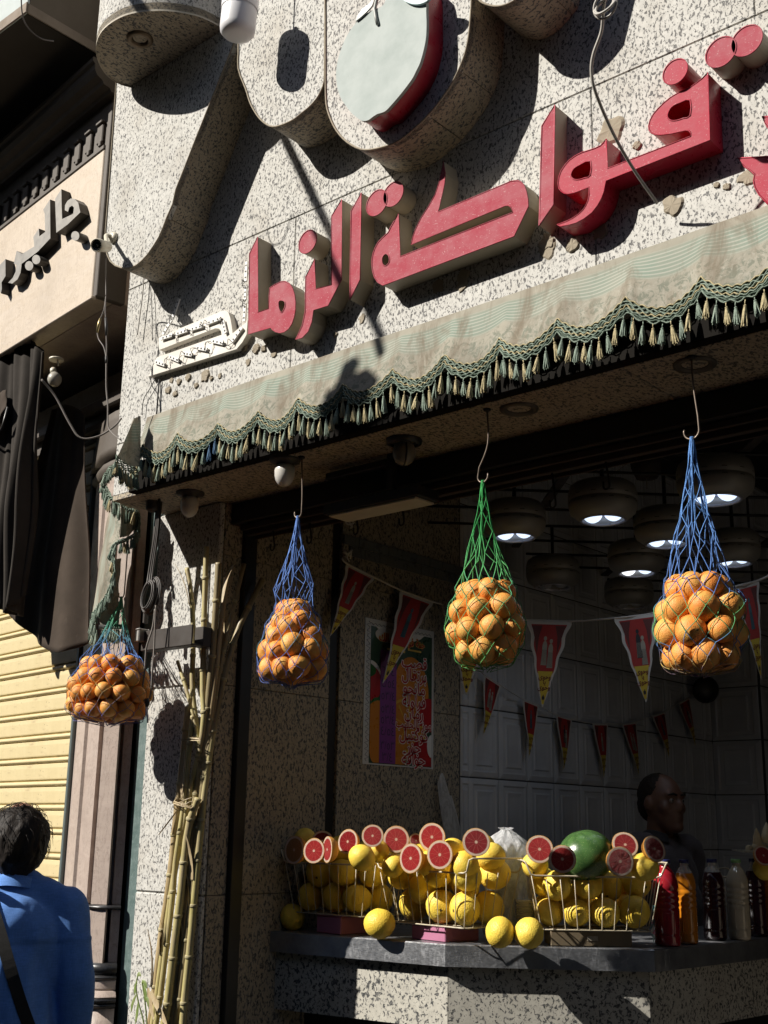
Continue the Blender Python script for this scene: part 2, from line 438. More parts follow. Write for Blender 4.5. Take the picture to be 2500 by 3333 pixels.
part('right_wall', MB().box((XR, YP, 0), (XR+.2, 9.8, 4.2)), M['granite_side'], shop)
part('room_ceiling', MB().box((XS-.2, 3.275, 4.2), (XR+.2, 9.8, 4.3)).box((XS, 3.10, ZS+.051), (XR, 3.275, 4.3)), M['ceiling'], shop)
part('room_floor', MB().box((XS, YP+.02, .004), (XR, 9.6, .06)), M['floor'], shop)

# ------------------------------------------------------------------ counter
ZC = 1.197
fr = [Vector((XS+.001, 3.402, 0)), Vector((-2.728, 3.503, 0)), Vector((-2.146, 3.926, 0)), Vector((-2.075, 4.762, 0)), Vector((-1.99, 5.9, 0))]
def offset_poly(pts, d):
    out = []
    for i, p in enumerate(pts):
        ns = []
        for a, b in ((i-1, i), (i, i+1)):
            if 0 <= a and b < len(pts):
                t = (pts[b]-pts[a]).normalized(); ns.append(Vector((-t.y, t.x, 0)))
        n = sum(ns, Vector()).normalized(); out.append(p + n*d/max(.4, n.dot(ns[0])))
    return out
ct = thing('counter', 'faceted steel topped counter faced in speckled granite along the shop opening', 'counter', (-2.6, 3.8, 0))
inn = offset_poly(fr, .62); inn[0] = Vector((XS+.001, 4.03, 0))
def slab(pts, inner, z0, z1, mat, name, bev=.004, bow=0):
    mb = MB(); n = len(pts)
    lip = offset_poly(pts, bev)
    ring = [[(p.x, p.y, z0) for p in pts], [(p.x, p.y, z1-bev) for p in pts], [(p.x, p.y, z1) for p in lip], [(p.x, p.y, z1) for p in inner], [(p.x, p.y, z0) for p in inner]]
    for i in range(n-1):
        for k in range(5):
            a, b = ring[k], ring[(k+1) % 5]; mb.add([a[i], a[i+1], b[i+1], b[i]], [(0,1,2,3)])
    mb.add([r_[0] for r_ in ring], [(0,1,2,3,4)]); mb.add([r_[-1] for r_ in ring], [(4,3,2,1,0)])
    return part(name, mb, mat, ct)
slab(fr, inn, ZC-.074, ZC, M['steel'], 'worktop')
b0 = offset_poly(fr, .035); b1 = offset_poly(fr, .065); d0 = offset_poly(fr, .2); d1 = offset_poly(fr, .24)
for i in range(4):
    t = (b0[i+1]-b0[i])
    cuts = [0, 1] if i < 2 else [0, .55, 1]
    for a, b in zip(cuts[:-1], cuts[1:]):
        q = [b0[i]+t*a, b0[i]+t*b]; u = [b1[i]+(b1[i+1]-b1[i])*a, b1[i]+(b1[i+1]-b1[i])*b]
        q[0] += t.normalized()*.0012; q[1] -= t.normalized()*.0012; u[0] += t.normalized()*.0012; u[1] -= t.normalized()*.0012
        mb = MB(); z0, z1 = .915, ZC-.076
        mb.add([(p.x, p.y, z) for z in (z0, z1) for p in (q[0], q[1], u[1], u[0])], [(0,3,2,1),(4,5,6,7),(0,1,5,4),(1,2,6,5),(2,3,7,6),(3,0,4,7)])
        part('granite_panel', mb, M['granite_counter'], ct)
        mb = MB(); t2 = (d0[i+1]-d0[i]); q = [d0[i]+t2*a, d0[i]+t2*b]; u = [d1[i]+(d1[i+1]-d1[i])*a, d1[i]+(d1[i+1]-d1[i])*b]
        mb.add([(p.x, p.y, z) for z in (0.02, .914) for p in (q[0], q[1], u[1], u[0])], [(0,3,2,1),(4,5,6,7),(0,1,5,4),(1,2,6,5),(2,3,7,6),(3,0,4,7)])
        part('kick_panel', mb, M['black_metal'], ct)
# ------------------------------------------------------------------ granite reliefs over the sign
YF = YW-.177                                    # their front faces
def at_plane(reg_, pts, y): return [(q.x, q.z) for q in (P(*reg_(u, v), Y=y) for u, v in pts)]
M['granite_edge'] = granite('relief_edge_granite', (.6, 1, 1), light=(.42,.36,.27), dark=(.05,.045,.04), amount=.535, rough=.5, soil=.6)  # relief returns: shade put into a browner copy of the granite
def relief(poly, y0, y1, label):
    root = part('relief', MB().prism(poly, [], lambda p: (p[0], y0, p[1]), lambda p: (p[0], y0+.02, p[1]), 0, 0), M['granite'], shop, label)
    # the curved return, in courses of stone
    n = len(poly); run = 0; cur = []; a = sum(poly[i][0]*poly[(i+1) % n][1]-poly[(i+1) % n][0]*poly[i][1] for i in range(n))
    c = (sum(p[0] for p in poly)/n, sum(p[1] for p in poly)/n)
    def flush(cur):
        if len(cur) < 2: return
        mb = MB(); vs = []
        for (x, z) in cur: vs += [(x, y0+.003, z), (x, y1, z)]
        m = len(cur); fs = [(2*i, 2*i+1, 2*i+3, 2*i+2) for i in range(m-1)]
        inner = []
        for (x, z) in cur:
            d = Vector((c[0]-x, c[1]-z)).normalized()*.02; inner += [(x+d.x, y0+.003, z+d.y), (x+d.x, y1, z+d.y)]
        b = len(vs); vs += inner; fs += [(b+2*i, b+2*i+2, b+2*i+3, b+2*i+1) for i in range(m-1)]
        fs += [(2*i, 2*i+2, b+2*i+2, b+2*i) for i in range(m-1)] + [(2*i+1, b+2*i+1, b+2*i+3, 2*i+3) for i in range(m-1)]
        fs += [(0, b, b+1, 1), (2*m-2, 2*m-1, b+2*m-1, b+2*m-2)]
        mb.add(vs, fs); part('return_stone', mb, M['granite_edge'], root)
    for i in range(n+1):
        p = poly[i % n]; cur.append(p)
        if len(cur) > 1:
            run += math.dist(cur[-1], cur[-2])
            if run > .165:
                q = cur[-1]; d = (Vector(cur[-1])-Vector(cur[-2])).normalized()*.0012
                flush(cur[:-1] + [(q[0]-d.x, q[1]-d.y)]); cur = [(q[0]+d.x, q[1]+d.y)]; run = 0
    flush(cur)
    mb = MB(); e = [(p[0], y0-.002, p[1]) for p in poly]
    mb.tube(e, .0035, 5, closed=True); part('edge_joint', mb, M['mortar'], root)
    return root
YJ = YF
# the long tongue at the left, the middle drop, the drop that carries the fruit, one more at the top right
s1 = at_plane(rD, [(760, 60), (735, 620), (715, 900), (695, 1180)], YJ) + at_plane(rG, [(673, 400), (674, 480), (682, 540), (702, 585), (735, 615), (770, 628), (802, 632), (835, 628), (870, 612), (905, 583), (940, 545), (975, 495), (1012, 435), (1040, 370), (1062, 310), (1100, 225)], YJ) \
   + at_plane(rD, [(1120, 1205), (1180, 1055), (1240, 900), (1310, 725), (1380, 550), (1465, 335), (1560, 100)], YJ)
relief(s1, YJ, YW+.002, 'long tongue shaped relief at the left end of the sign wall')
s2 = at_plane(rE, [(60, -420), (100, 60), (128, 235), (128, 370), (168, 480), (188, 545), (212, 595), (250, 648), (300, 683), (350, 680), (420, 650), (470, 612), (520, 570), (560, 520), (584, 470), (593, 430), (596, 100), (596, -420)], YJ)
s2 = [s2[0]] + [(a, b) for a, b in smooth2(s2[1:15], 3, False)] + s2[15:]
relief(s2, YJ, YW+.002, 'short rounded relief left of the fruit emblem')
s3 = at_plane(rE, [(599, -420), (599, 100), (599, 430), (603, 560), (625, 640), (660, 708), (715, 768), (790, 808), (862, 806), (960, 778), (1030, 735), (1090, 683), (1150, 625), (1205, 560), (1255, 490), (1295, 425), (1330, 350), (1357, 270), (1375, 170), (1385, 40), (1395, -200), (1395, -420)], YJ)
s3 = s3[:2] + smooth2(s3[2:20], 3, False) + s3[20:]
relief(s3, YJ, YW+.002, 'broad rounded relief carrying the fruit emblem')
s4 = at_plane(rE, [(1398, -420), (1400, -150), (1412, -40), (1435, 8), (1500, 34), (1560, 30), (1620, 2), (1690, -60), (1760, -150), (1830, -420)], YJ-.03)
s4 = [s4[0]] + smooth2(s4[1:9], 4, False) + s4[9:]
relief(s4, YJ-.03, YW+.002, 'rounded relief at the top right of the sign wall')

# rounded canopy block above the tongue, with a spent downlight in its underside
ZB = P(*rD(1140, 360), Y=YJ).z
u = [P(*rD(a, b), Z=ZB) for a, b in [(830, 545), (760, 525), (690, 480), (640, 415), (613, 340), (613, 270), (640, 200), (700, 140), (790, 90), (900, 65), (1040, 58), (1180, 75), (1290, 105), (1400, 160)]]
u = smooth_path(u, 4); ub = [Vector((u[0].x, YW, ZB))] + u + [Vector((u[-1].x+.1, YW, ZB))]
cb = thing('canopy_block', 'rounded granite canopy block with an empty downlight hole above the tongue shaped relief', 'canopy', (-3.4, YW-.3, ZB))
mb = MB(); n = len(ub)
mb.prism([(p.x, p.y) for p in ub], [], lambda p: (p[0], p[1], ZB), lambda p: (p[0], p[1], ZB+.03), 0, 0)
part('underside', mb, M['granite_flat'], cb)
mb = MB()
for i in range(n-1):
    a, b = ub[i], ub[i+1]; mb.add([(a.x, a.y, ZB+.031), (b.x, b.y, ZB+.031), (b.x, b.y, ZB+1.2), (a.x, a.y, ZB+1.2)], [(0,1,2,3)], smooth=True)
    mb.add([(a.x, a.y, ZB-.008), (b.x, b.y, ZB-.008), (b.x, b.y, ZB+.0305), (a.x, a.y, ZB+.0305)], [(0,1,2,3)], 1)
part('apron', mb, [M['granite'], plain('lime_edge', (.50,.46,.38), .8, dirt=.5)], cb)
dl = P(*rD(890, 245), Z=ZB)
mb = MB(); T = Matrix.Translation((dl.x, dl.y, ZB))
mb.lathe([(.052, -.001), (.052, -.006), (.046, -.012), (.032, -.010), (.028, -.0005)], 24, 0, T, cap=False)
part('downlight_ring', mb, plain('tarnished_brass', (.16,.115,.07), .5, .6, dirt=.7), cb)
part('downlight_hole', MB().lathe([(.0279, -.002), (.027, .001), (.0001, .0012)], 24, 0, T, cap=False), M['black_metal'], cb)

# ------------------------------------------------------------------ the sign: cut letters
def sign_paint(name, c, rough, coat=0):
    t = NT(name); co = t.coord('Object'); n = t.noise(co, 14, 5, .65); n2 = t.noise(t.coord('Object', (1, 1, 9), (0, R(25), 0)), 40, 3, .6); n3 = t.noise(co, 220, 2)
    c2 = tuple(min(1, x*.75+.16) for x in c)
    k = t.mix(t.step(n, .35, .7, 0, .55), c, c2)
    k = t.mix(t.step(n2, .62, .72, 0, .35), k, tuple(min(1, x*.7+.25) for x in c)); k = t.mix(t.step(n3, .66, .74, 0, .5), k, (.62,.52,.50))
    t.base(k); t.rough(t.step(n, .3, .7, rough-.05, rough+.15)); t.set(Coat_Weight=coat, Specular_IOR_Level=.12); t.bump(n2, .04, .001); return t.mat
M['sign_red'] = sign_paint('sun_faded_red_acrylic', (.33,.050,.072), .75)
M['sign_gloss'] = sign_paint('glossy_crimson_plastic', (.34,.012,.036), .55)
M['sign_side'] = plain('yellowed_sign_return', (.40,.35,.27), .5, dirt=.65, scale=12)
M['gloss_side'] = plain('crimson_return', (.40,.012,.035), .3, dirt=.2, spec=.5)
YL, YG = YW-.070, YW-.078
sign = thing('shop_sign', 'large raised red Arabic lettering across the granite wall above the striped awning', 'sign', (-2.2, YW-.04, 3.5))
def letter(reg_, pts, holes=(), mats=('sign_red', 'sign_side'), y=YL, label=None, rnd=False):
    o = at_plane(reg_, pts, y)
    if rnd: o = smooth2(o, 3)
    hs = [smooth2(at_plane(reg_, h, y), 2) for h in holes]
    mb = MB().prism(o, hs, lambda p: (p[0], y, p[1]), lambda p: (p[0], YW-.0005, p[1]), 0, 1)
    # thin proud lip round the face
    for lp in [o] + hs: mb.tube([(p[0], y, p[1]) for p in lp], .0022, 4, 0, closed=True)
    return part('letter', mb, [M[mats[0]], M[mats[1]]], sign, label)
def disc(reg_, c, rpx_v, mats=('sign_red', 'sign_side'), y=YL, label=None):
    q = P(*reg_(*c), Y=y); t = P(*reg_(c[0], c[1]-rpx_v), Y=y); r = abs(t.z-q.z)
    o = [(q.x+math.cos(2*math.pi*i/32)*r, q.z+math.sin(2*math.pi*i/32)*r) for i in range(32)]
    mb = MB().prism(o, [], lambda p: (p[0], y, p[1]), lambda p: (p[0], YW-.0005, p[1]), 0, 1)
    mb.tube([(p[0], y, p[1]) for p in o], .0022, 4, 0, closed=True)
    return part('dot', mb, [M[mats[0]], M[mats[1]]], sign, label)
letter(rA, [(717,500),(668,600),(662,1083),(796,1044),(806,1058),(825,1070),(850,1076),(876,1071),(902,1052),(922,1022),(936,980),(943,940),(944,890),(938,845),(925,805),(905,778),(880,766),(855,768),(825,783),(790,805),(785,850),(782,930),(717,952)],
       [[(845,885),(862,880),(881,890),(881,920),(862,955),(848,938),(842,910)]])
letter(rA, [(1058,632),(1005,740),(1003,850),(1004,905),(1002,950),(985,1030),(946,1115),(985,1105),(1020,1068),(1042,1010),(1052,938),(1140,912),(1220,757),(1220,275),(1160,375),(1160,787),(1063,812)])
disc(rA, (1017, 529), 66)
letter(rA, [(1338,235),(1278,345),(1270,878),(1330,757)])
letter(rB, [(287,772),(262,818),(240,855),(222,892),(182,928),(158,955),(140,988),(126,1025),(119,1065),(119,1100),(124,1140),(134,1175),(155,1208),(188,1228),(1022,915),(1113,725),(1110,680),(1100,630),(1085,592),(1065,570),(1042,561),(1000,566),(540,760),(556,690),(568,640),(580,580),(585,520),(573,440),(560,510),(545,575),(520,650),(480,722),(430,800),(395,872),(378,920),(368,968),(965,722),(985,720),(1000,728),(1014,764),(298,1045)],
       [[(190,1040),(210,1026),(228,1045),(229,1080),(208,1103),(188,1095),(183,1066)]])
disc(rB, (150, 703), 78); disc(rB, (254, 648), 74)
letter(rB, [(1280,82),(1198,215),(1181,850),(1272,715)])
g = ('sign_gloss', 'gloss_side')
letter(rC, [(632,883),(615,905),(595,925),(560,942),(520,955),(478,968),(440,987),(400,1015),(370,1048),(345,1085),(330,1125),(325,1165),(330,1195),(345,1216),(365,1229),(390,1232),(430,1224),(522,1188),(523,1235),(515,1275),(500,1310),(480,1338),(455,1360),(420,1385),(380,1405),(318,1428),(340,1438),(385,1430),(440,1415),(490,1388),(540,1350),(575,1305),(600,1260),(618,1210),(630,1147),(1292,890),(1275,462),(1240,500),(1200,530),(1160,557),(1120,575),(1080,595),(1040,618),(995,655),(960,690),(930,725),(910,762),(900,800),(903,825),(918,845),(940,855),(970,858),(1040,850),(1135,828),(1155,829),(1168,842),(1169,866),(640,1070)],
       [[(1165,635),(1165,735),(1120,752),(1080,765),(1045,766),(1024,750),(1022,728),(1035,695),(1060,670),(1105,650)], [(532,1022),(530,1115),(495,1130),(465,1140),(430,1141),(410,1125),(408,1105),(425,1072),(465,1047)]], g, YG)
disc(rC, (1070, 456), 76, g, YG-.02)
disc(rC, (1360, 331), 92); disc(rC, (1524, 259), 93)
letter(rC, [(1468,1005),(1800,985),(1800,1400),(1690,1330),(1630,1268),(1600,1235),(1575,1190),(1566,1145),(1574,1106),(1545,1082),(1510,1060)], (), g, YG)
letter(rC, [(1620,742),(1800,732),(1800,930),(1700,870),(1650,800)], (), g, YG)
# last letter: its face has fallen off, the white tray and the LED modules show
M['tray'] = plain('chalky_white_tray', (.72,.69,.63), .7, dirt=.5, scale=10)
M['led_board'] = plain('led_board_white', (.78,.77,.74), .4, dirt=.2)
M['led_chip'] = plain('led_chip', (.05,.05,.045), .35)
M['wire'] = plain('thin_wire', (.025,.024,.023), .6)
YT = YW-.026
tr = at_plane(rA, [(60,1337),(84,1285),(112,1222),(500,1087),(497,1064),(484,1050),(462,1048),(125,1178),(121,1108),(215,1063),(470,957),(498,945),(520,941),(540,951),(552,985),(560,1030),(566,1078),(640,1018),(656,1000),(650,1085),(625,1130),(590,1172)], YT)
tray = part('letter_tray', MB().prism(tr, [], lambda p: (p[0], YT, p[1]), lambda p: (p[0], YW-.0005, p[1]), 0, 0), M['tray'], sign, 'white tray of the last letter with its red face missing')
def led(reg_, a, b, y=YT-.004):
    pa, pb = P(*reg_(*a), Y=y), P(*reg_(*b), Y=y); t = pb-pa; L = t.length
    X = t.normalized(); N = Vector((0, -1, 0)); Z = X.cross(N)
    T = Matrix(((X.x, N.x, Z.x, pa.x), (X.y, N.y, Z.y, pa.y), (X.z, N.z, Z.z, pa.z), (0,0,0,1)))
    mb = MB().bbox((0, 0, -.0075), (L, .006, .0075), .001, 0, T)
    for k in range(3): mb.box((L*(.2+.3*k)-.003, .0061, -.003), (L*(.2+.3*k)+.003, .0075, .003), 1, T)
    o = part('led_module', mb, [M['led_board'], M['led_chip']], tray); return pa, pb
ends = []
for a, b in [((142,1112),(212,1090)),((232,1085),(300,1062)),((318,1058),(392,1035)),((415,1022),(500,990)),((512,1005),(530,1080)),((105,1250),(165,1270)),((190,1218),(250,1245)),((272,1200),(330,1210)),((352,1165),(418,1178)),((445,1125),(515,1140)),((565,1135),(628,1045)),((152,1088),(205,1000)),((212,985),(250,872)),((655,650),(649,770)),((650,790),(646,880)),((646,900),(640,1010))]:
    y = YW-.014 if a[0] > 630 or a[1] < 1000 and a[0] < 300 else YT-.004
    ends.append(led(rA, a, b, y))
for i in range(len(ends)-1):
    mb = MB()
    a, b = ends[i][1], ends[i+1][0]
    if (a-b).length > .12: continue
    for s in range(2):
        mid = [(a*(1-k)+b*k) + Vector((random.uniform(-.012,.012), -random.uniform(.006,.02), random.uniform(-.018,.012))) for k in (.2,.5,.8)]
        mb.tube(smooth_path([a]+mid+[b], 4), .0012, 4)
    part('led_wire', mb, M['wire'], tray)
# scabs of mortar where older letters were fixed
def scab(reg_, c, r, sq=1.0):
    mb = MB()
    q = P(*reg_(*c), Y=YW); n = 13; pts = []
    for i in range(n):
        a = 2*math.pi*i/n; k = r*random.uniform(.72, 1.2); pts.append((q.x+math.cos(a)*k*sq, q.z+math.sin(a)*k))
    pts = smooth2(pts, 2); h = random.uniform(.003, .007)
    c0 = (q.x, YW-h, q.z); m = len(pts)
    mb.add([c0] + [(q.x+(x-q.x)*.8, YW-h*random.uniform(.7,1.1), q.z+(z-q.z)*.8) for x, z in pts] + [(x, YW+.001, z) for x, z in pts],
           [(0, 1+i, 1+(i+1) % m) for i in range(m)] + [(1+i, 1+m+i, 1+m+(i+1) % m, 1+(i+1) % m) for i in range(m)])
    part('mortar_scab', mb, M['mortar'], sw)
for c, r in [((640,1165),.017),((710,1170),.020),((755,1170),.015),((815,1205),.017),((660,1250),.016),((405,1335),.026),((300,1345),.018),((245,1370),.015),((490,1335),.012),((200,1360),.013),((180,1420),.017),((225,1440),.015),((1185,1085),.012),((1345,990),.018),((440,1350),.011),((350,1390),.013)]: scab(rA, c, r)
for c, r in [((1235,1000),.035),((1395,975),.026),((1570,880),.03),((1235,950),.03),((690,1230),.022),((540,1230),.028),((700,1180),.03)]: scab(rB, c, r)
for c, r in [((660,830),.045),((1050,1310),.034),((1535,1120),.03),((1398,1188),.012),((1330,1178),.010),((830,925),.015)]: scab(rC, c, r)

# ------------------------------------------------------------------ fruit emblem
ye = YF-.085
em = thing('fruit_emblem', 'white faced round fruit shaped sign with crimson sides on the broad relief', 'sign', (-2.45, ye, 4.3))
o = at_plane(rE, [(1138,-60),(1140,60),(1142,140),(1136,225),(1110,330),(1085,385),(1060,432),(1000,511),(940,580),(915,602),(895,610),(875,616),(850,632),(828,648),(805,653),(785,648),(745,618),(715,583),(680,530),(662,480),(655,430),(655,375),(668,305),(698,222),(740,150),(795,90),(850,55),(905,30),(930,-30),(940,-120),(1100,-140)], ye)
o = smooth2(o, 3)
def emblem_face():
    t = NT('peeling_white_emblem'); co = t.coord('Object'); n = t.noise(co, 6, 5, .65); n2 = t.noise(t.coord('Object', (1,1,.25)), 55, 4, .7)
    k = t.mix(t.step(n, .4, .7), (.43,.47,.455), (.33,.375,.36)); k = t.mix(t.step(n2, .66, .75, 0, .6), k, (.25,.26,.245)); t.base(k); t.rough(.8); t.set(Specular_IOR_Level=.08); t.bump(n2, .1, .001); return t.mat
part('face', MB().prism(o, [], lambda p: (p[0], ye, p[1]), lambda p: (p[0], ye+.012, p[1]), 0, 0), emblem_face(), em)
part('side', MB().prism([(a*.985+.015*o[0][0], b) for a, b in o], [], lambda p: (p[0], ye+.0125, p[1]), lambda p: (p[0], YF+.0, p[1]), 0, 0), M['gloss_side'], em)
mb = MB(); mb.tube([P(*rE(a, b), Y=ye-.004) for a, b in [(878,132),(868,90),(862,50),(872,5),(885,-40)]], [.006,.006,.006,.006,.006], 6)
part('stem', mb, plain('grey_stem', (.38,.40,.38), .5, dirt=.4), em)
lf = smooth2(at_plane(rE, [(760,112),(775,75),(800,45),(835,18),(858,-10),(850,28),(820,62),(785,95)], ye-.006), 3)
lf2 = smooth2(at_plane(rE, [(1022,-8),(1045,18),(1085,28),(1125,22),(1158,2),(1185,-50),(1100,-60)], ye-.006), 3)
part('leaf', MB().prism(lf, [], lambda p: (p[0], ye-.007, p[1]), lambda p: (p[0], ye-.001, p[1]), 0, 0), plain('grey_stem_2', (.40,.43,.42), .5, dirt=.4), em)
part('leaf', MB().prism(lf2, [], lambda p: (p[0], ye-.012, p[1]), lambda p: (p[0], ye-.002, p[1]), 0, 0), plain('pale_blue_leaf', (.42,.58,.62), .5, dirt=.4), em, 'pale blue leaf on top of the emblem')

# ------------------------------------------------------------------ hanging lamp, camera, wires
M['white_plastic'] = plain('white_plastic', (.74,.74,.76), .35, dirt=.12, scale=20, bump=.03)
lp = P(777, 60, Y=2.44); k = 1/pxm(lp)
lamp = thing('pendant_lamp', 'white jar shaped plastic lamp hanging at the top edge in front of the middle relief', 'lamp', lp)
T = Matrix.Translation(lp) @ Matrix.Rotation(R(4), 4, 'Y')
rr = 58*k
part('jar', MB().lathe([(.0001,-66*k),(rr*.55,-66*k),(rr*.82,-61*k),(rr*.96,-50*k),(rr,-34*k),(rr,28*k),(rr*.97,36*k)], 32, 0, T, cap=False), M['white_plastic'], lamp)
part('cap', MB().lathe([(rr*1.03,30*k),(rr*1.04,34*k),(rr*1.04,70*k),(rr*.98,92*k),(rr*.5,98*k),(.012,104*k),(.012,135*k)], 32, 0, T, cap=False), M['white_plastic'], lamp)
part('cord', MB().tube([lp+Vector((0,0,132*k)), lp+Vector((.002,.004,1.6))], .003, 6), M['wire'], lamp)
# security camera
cq = P(330, 800, Y=YF-.10); k = 1/pxm(cq)
cc = thing('security_camera', 'small cream security camera with a dark lens beside the long tongue relief', 'camera', cq)
view = (Vector((.34, -.80, -.36))).normalized()
T = Matrix.Translation(cq) @ frame_from(view)
M['cream'] = plain('cream_plastic', (.62,.58,.47), .4, dirt=.3, scale=15)
part('body', MB().lathe([(.0001,-.052),(.018,-.052),(.0225,-.045),(.0235,-.03),(.0235,.004),(.0255,.006),(.0265,.012),(.0265,.036),(.0235,.040),(.022,.034)], 24, 0, T, cap=False), M['cream'], cc)
mb = MB().lathe([(.022,.0335),(.0215,.031),(.0001,.031)], 24, 0, T, cap=False)
for i in range(12):
    a = 2*math.pi*i/12; mb.sphere(T @ Vector((.0155*math.cos(a), .0155*math.sin(a), .032)), .0022, 6, 4, 1)
mb.sphere(T @ Vector((0,0,.031)), .007, 10, 6, 0)
part('lens', mb, [plain('lens_black', (.006,.006,.008), .12), plain('infrared_diode', (.09,.085,.08), .3)], cc)
w0 = P(372, 775, Y=YF)
part('bracket', MB().lathe([(.024,0),(.024,.008),(.019,.014),(.011,.018)], 20, 0, Matrix.Translation(w0) @ frame_from((0,-1,0)), cap=True).tube(smooth_path([w0+Vector((0,-.014,0)), w0+Vector((-.006,-.035,-.002)), cq+view*-.035+Vector((.008,.0,.004))], 4), .009, 8), M['cream'], cc)
def cable(name, pts, r, mat, label, cat='cable', group=None, n=6):
    o = part(name, MB().tube(smooth_path(pts, n), r, 6), mat, None, origin=pts[0]); return tag(o, label, cat, group)
M['cable_grey'] = plain('dusty_cable', (.17,.15,.135), .65, dirt=.4)
M['cable_white'] = plain('dusty_white_cable', (.42,.40,.37), .6, dirt=.4)
c0 = P(345, 832, Y=YF-.10)
cb_ = thing('camera_cable', 'camera cable with two plug joints hanging from the security camera down to the awning', 'cable', c0)
yy = YW-.18
pts = [c0] + [P(a, b, Y=yy) for a, b in [(345,900),(345,965)]]
mb = MB().tube(smooth_path(pts, 6), .0028, 6)
mb.tube(smooth_path([P(a, b, Y=yy) for a, b in [(345,965),(338,1010),(325,1040)]], 6), .0026, 6).tube(smooth_path([P(a, b, Y=yy) for a, b in [(316,1082),(322,1105),(338,1130),(346,1165)]], 6), .0024, 6)
mb.tube(smooth_path([P(a, b, Y=yy) for a, b in [(345,965),(343,1005),(344,1035)]], 6), .0026, 6).tube(smooth_path([P(a, b, Y=yy) for a, b in [(346,1090),(347,1130),(346,1165)]], 6), .0026, 6)
mb.tube(smooth_path([P(a, b, Y=yy) for a, b in [(346,1180),(346,1260),(351,1320),(352,1385),(366,1410),(393,1432)]], 6), .003, 6)
part('lead', mb, M['cable_grey'], cb_)
part('plug', MB().tube([P(a, b, Y=yy) for a, b in [(327,1036),(321,1058),(316,1083)]], [.0045,.006,.0045], 8), plain('brass_plug', (.36,.29,.14), .35, .7, dirt=.3), cb_)
part('plug', MB().tube([P(a, b, Y=yy) for a, b in [(344,1035),(346,1062),(346,1092)]], [.0045,.006,.0045], 8).tube([P(346,1160,Y=yy), P(346,1182,Y=yy)], .005, 8), M['wire'], cb_)
cable('hanging_wire', [P(a, b, Y=YW-.02) for a, b in [(468,905),(464,960),(455,1030),(447,1090)]], .0026, M['cable_white'], 'pale cut wire hanging below the long tongue relief')
cable('hanging_wire', [P(a, b, Y=YW-.012) for a, b in [(485,905),(494,985),(496,1108)]], .0016, M['wire'], 'thin black wire hanging beside the missing letter')
cable('hanging_wire', [P(a, b, Y=YW-.012) for a, b in [(508,1228),(488,1265),(468,1300),(462,1350)]], .0018, M['wire'], 'thin black wire running from the missing letter to the awning')
cable('hanging_wire', [P(a, b, Y=YW-.010) for a, b in [(518,1235),(514,1290),(510,1350)]], .0030, M['wire'], 'short dark lead hanging straight down from the white letter tray')
cable('hanging_wire', [P(a, b, d=dd) for a, b, dd in [(1985,-90,3.1),(1965,20,3.1),(1958,100,3.12),(1932,175,3.14),(1925,230,3.15),(1935,290,3.16),(1975,390,3.2),(2020,480,3.24),(2075,570,3.27),(2140,662,3.30)]], .0045, M['cable_white'], 'long grey cable crossing in front of the glossy crimson letter')
mb = MB()
for rr_, ph in ((.030, 0), (.026, .8), (.033, 1.9)):
    c_ = P(1963+rr_*200, 18, d=3.08)
    mb.tube([c_ + Vector((math.cos(a)*rr_, math.sin(a)*rr_*.5*math.cos(ph), math.sin(a)*rr_)) for a in np.linspace(0, 2*math.pi, 24, endpoint=False)], .0035, 6, closed=True)
o = part('cable_coil', mb, M['cable_white'], None, origin=P(1963,18,d=3.08)); tag(o, 'small loop of pale cable at the top edge above the crimson lettering', 'cable')
cable('hanging_wire', [P(a, b, d=dd) for a, b, dd in [(70,-80,4.4),(70,20,4.4),(80,70,4.42),(105,105,4.44),(140,128,4.46),(175,134,4.48)]], .0026, M['cable_grey'], 'loose grey wire curling under the dark balcony at the top left')

# ------------------------------------------------------------------ long floodlight arm above the picture; its shadow slants over the wall and the awning
fa0 = P(965, 510, Y=YW)
fb0 = Vector((fa0.x-(5.35-fa0.z)/1.836, YW, 5.35)); tq = 3.6
fe = Vector((-2.42, 2.72, 3.10)) - SUN*tq
part('floodlight_arm', MB().tube([fb0, fe], .020, 10).lathe([(.06,0),(.06,.02),(.02,.03)], 14, 0, Matrix.Translation(fb0) @ frame_from(fe-fb0)), M['wire'], shop)
fh = Vector((-2.50, 2.72, 2.925)) - SUN*tq
part('floodlight', MB().bbox((-.115,-.05,-.06), (.115,.05,.06), .012, 0, Matrix.Translation(fh) @ Matrix.Rotation(.3, 4, 'Z')).bbox((-.10,-.02,.061), (-.03,.02,.20), .006, 0, Matrix.Translation(fh) @ Matrix.Rotation(.3, 4, 'Z')), M['wire'], shop)
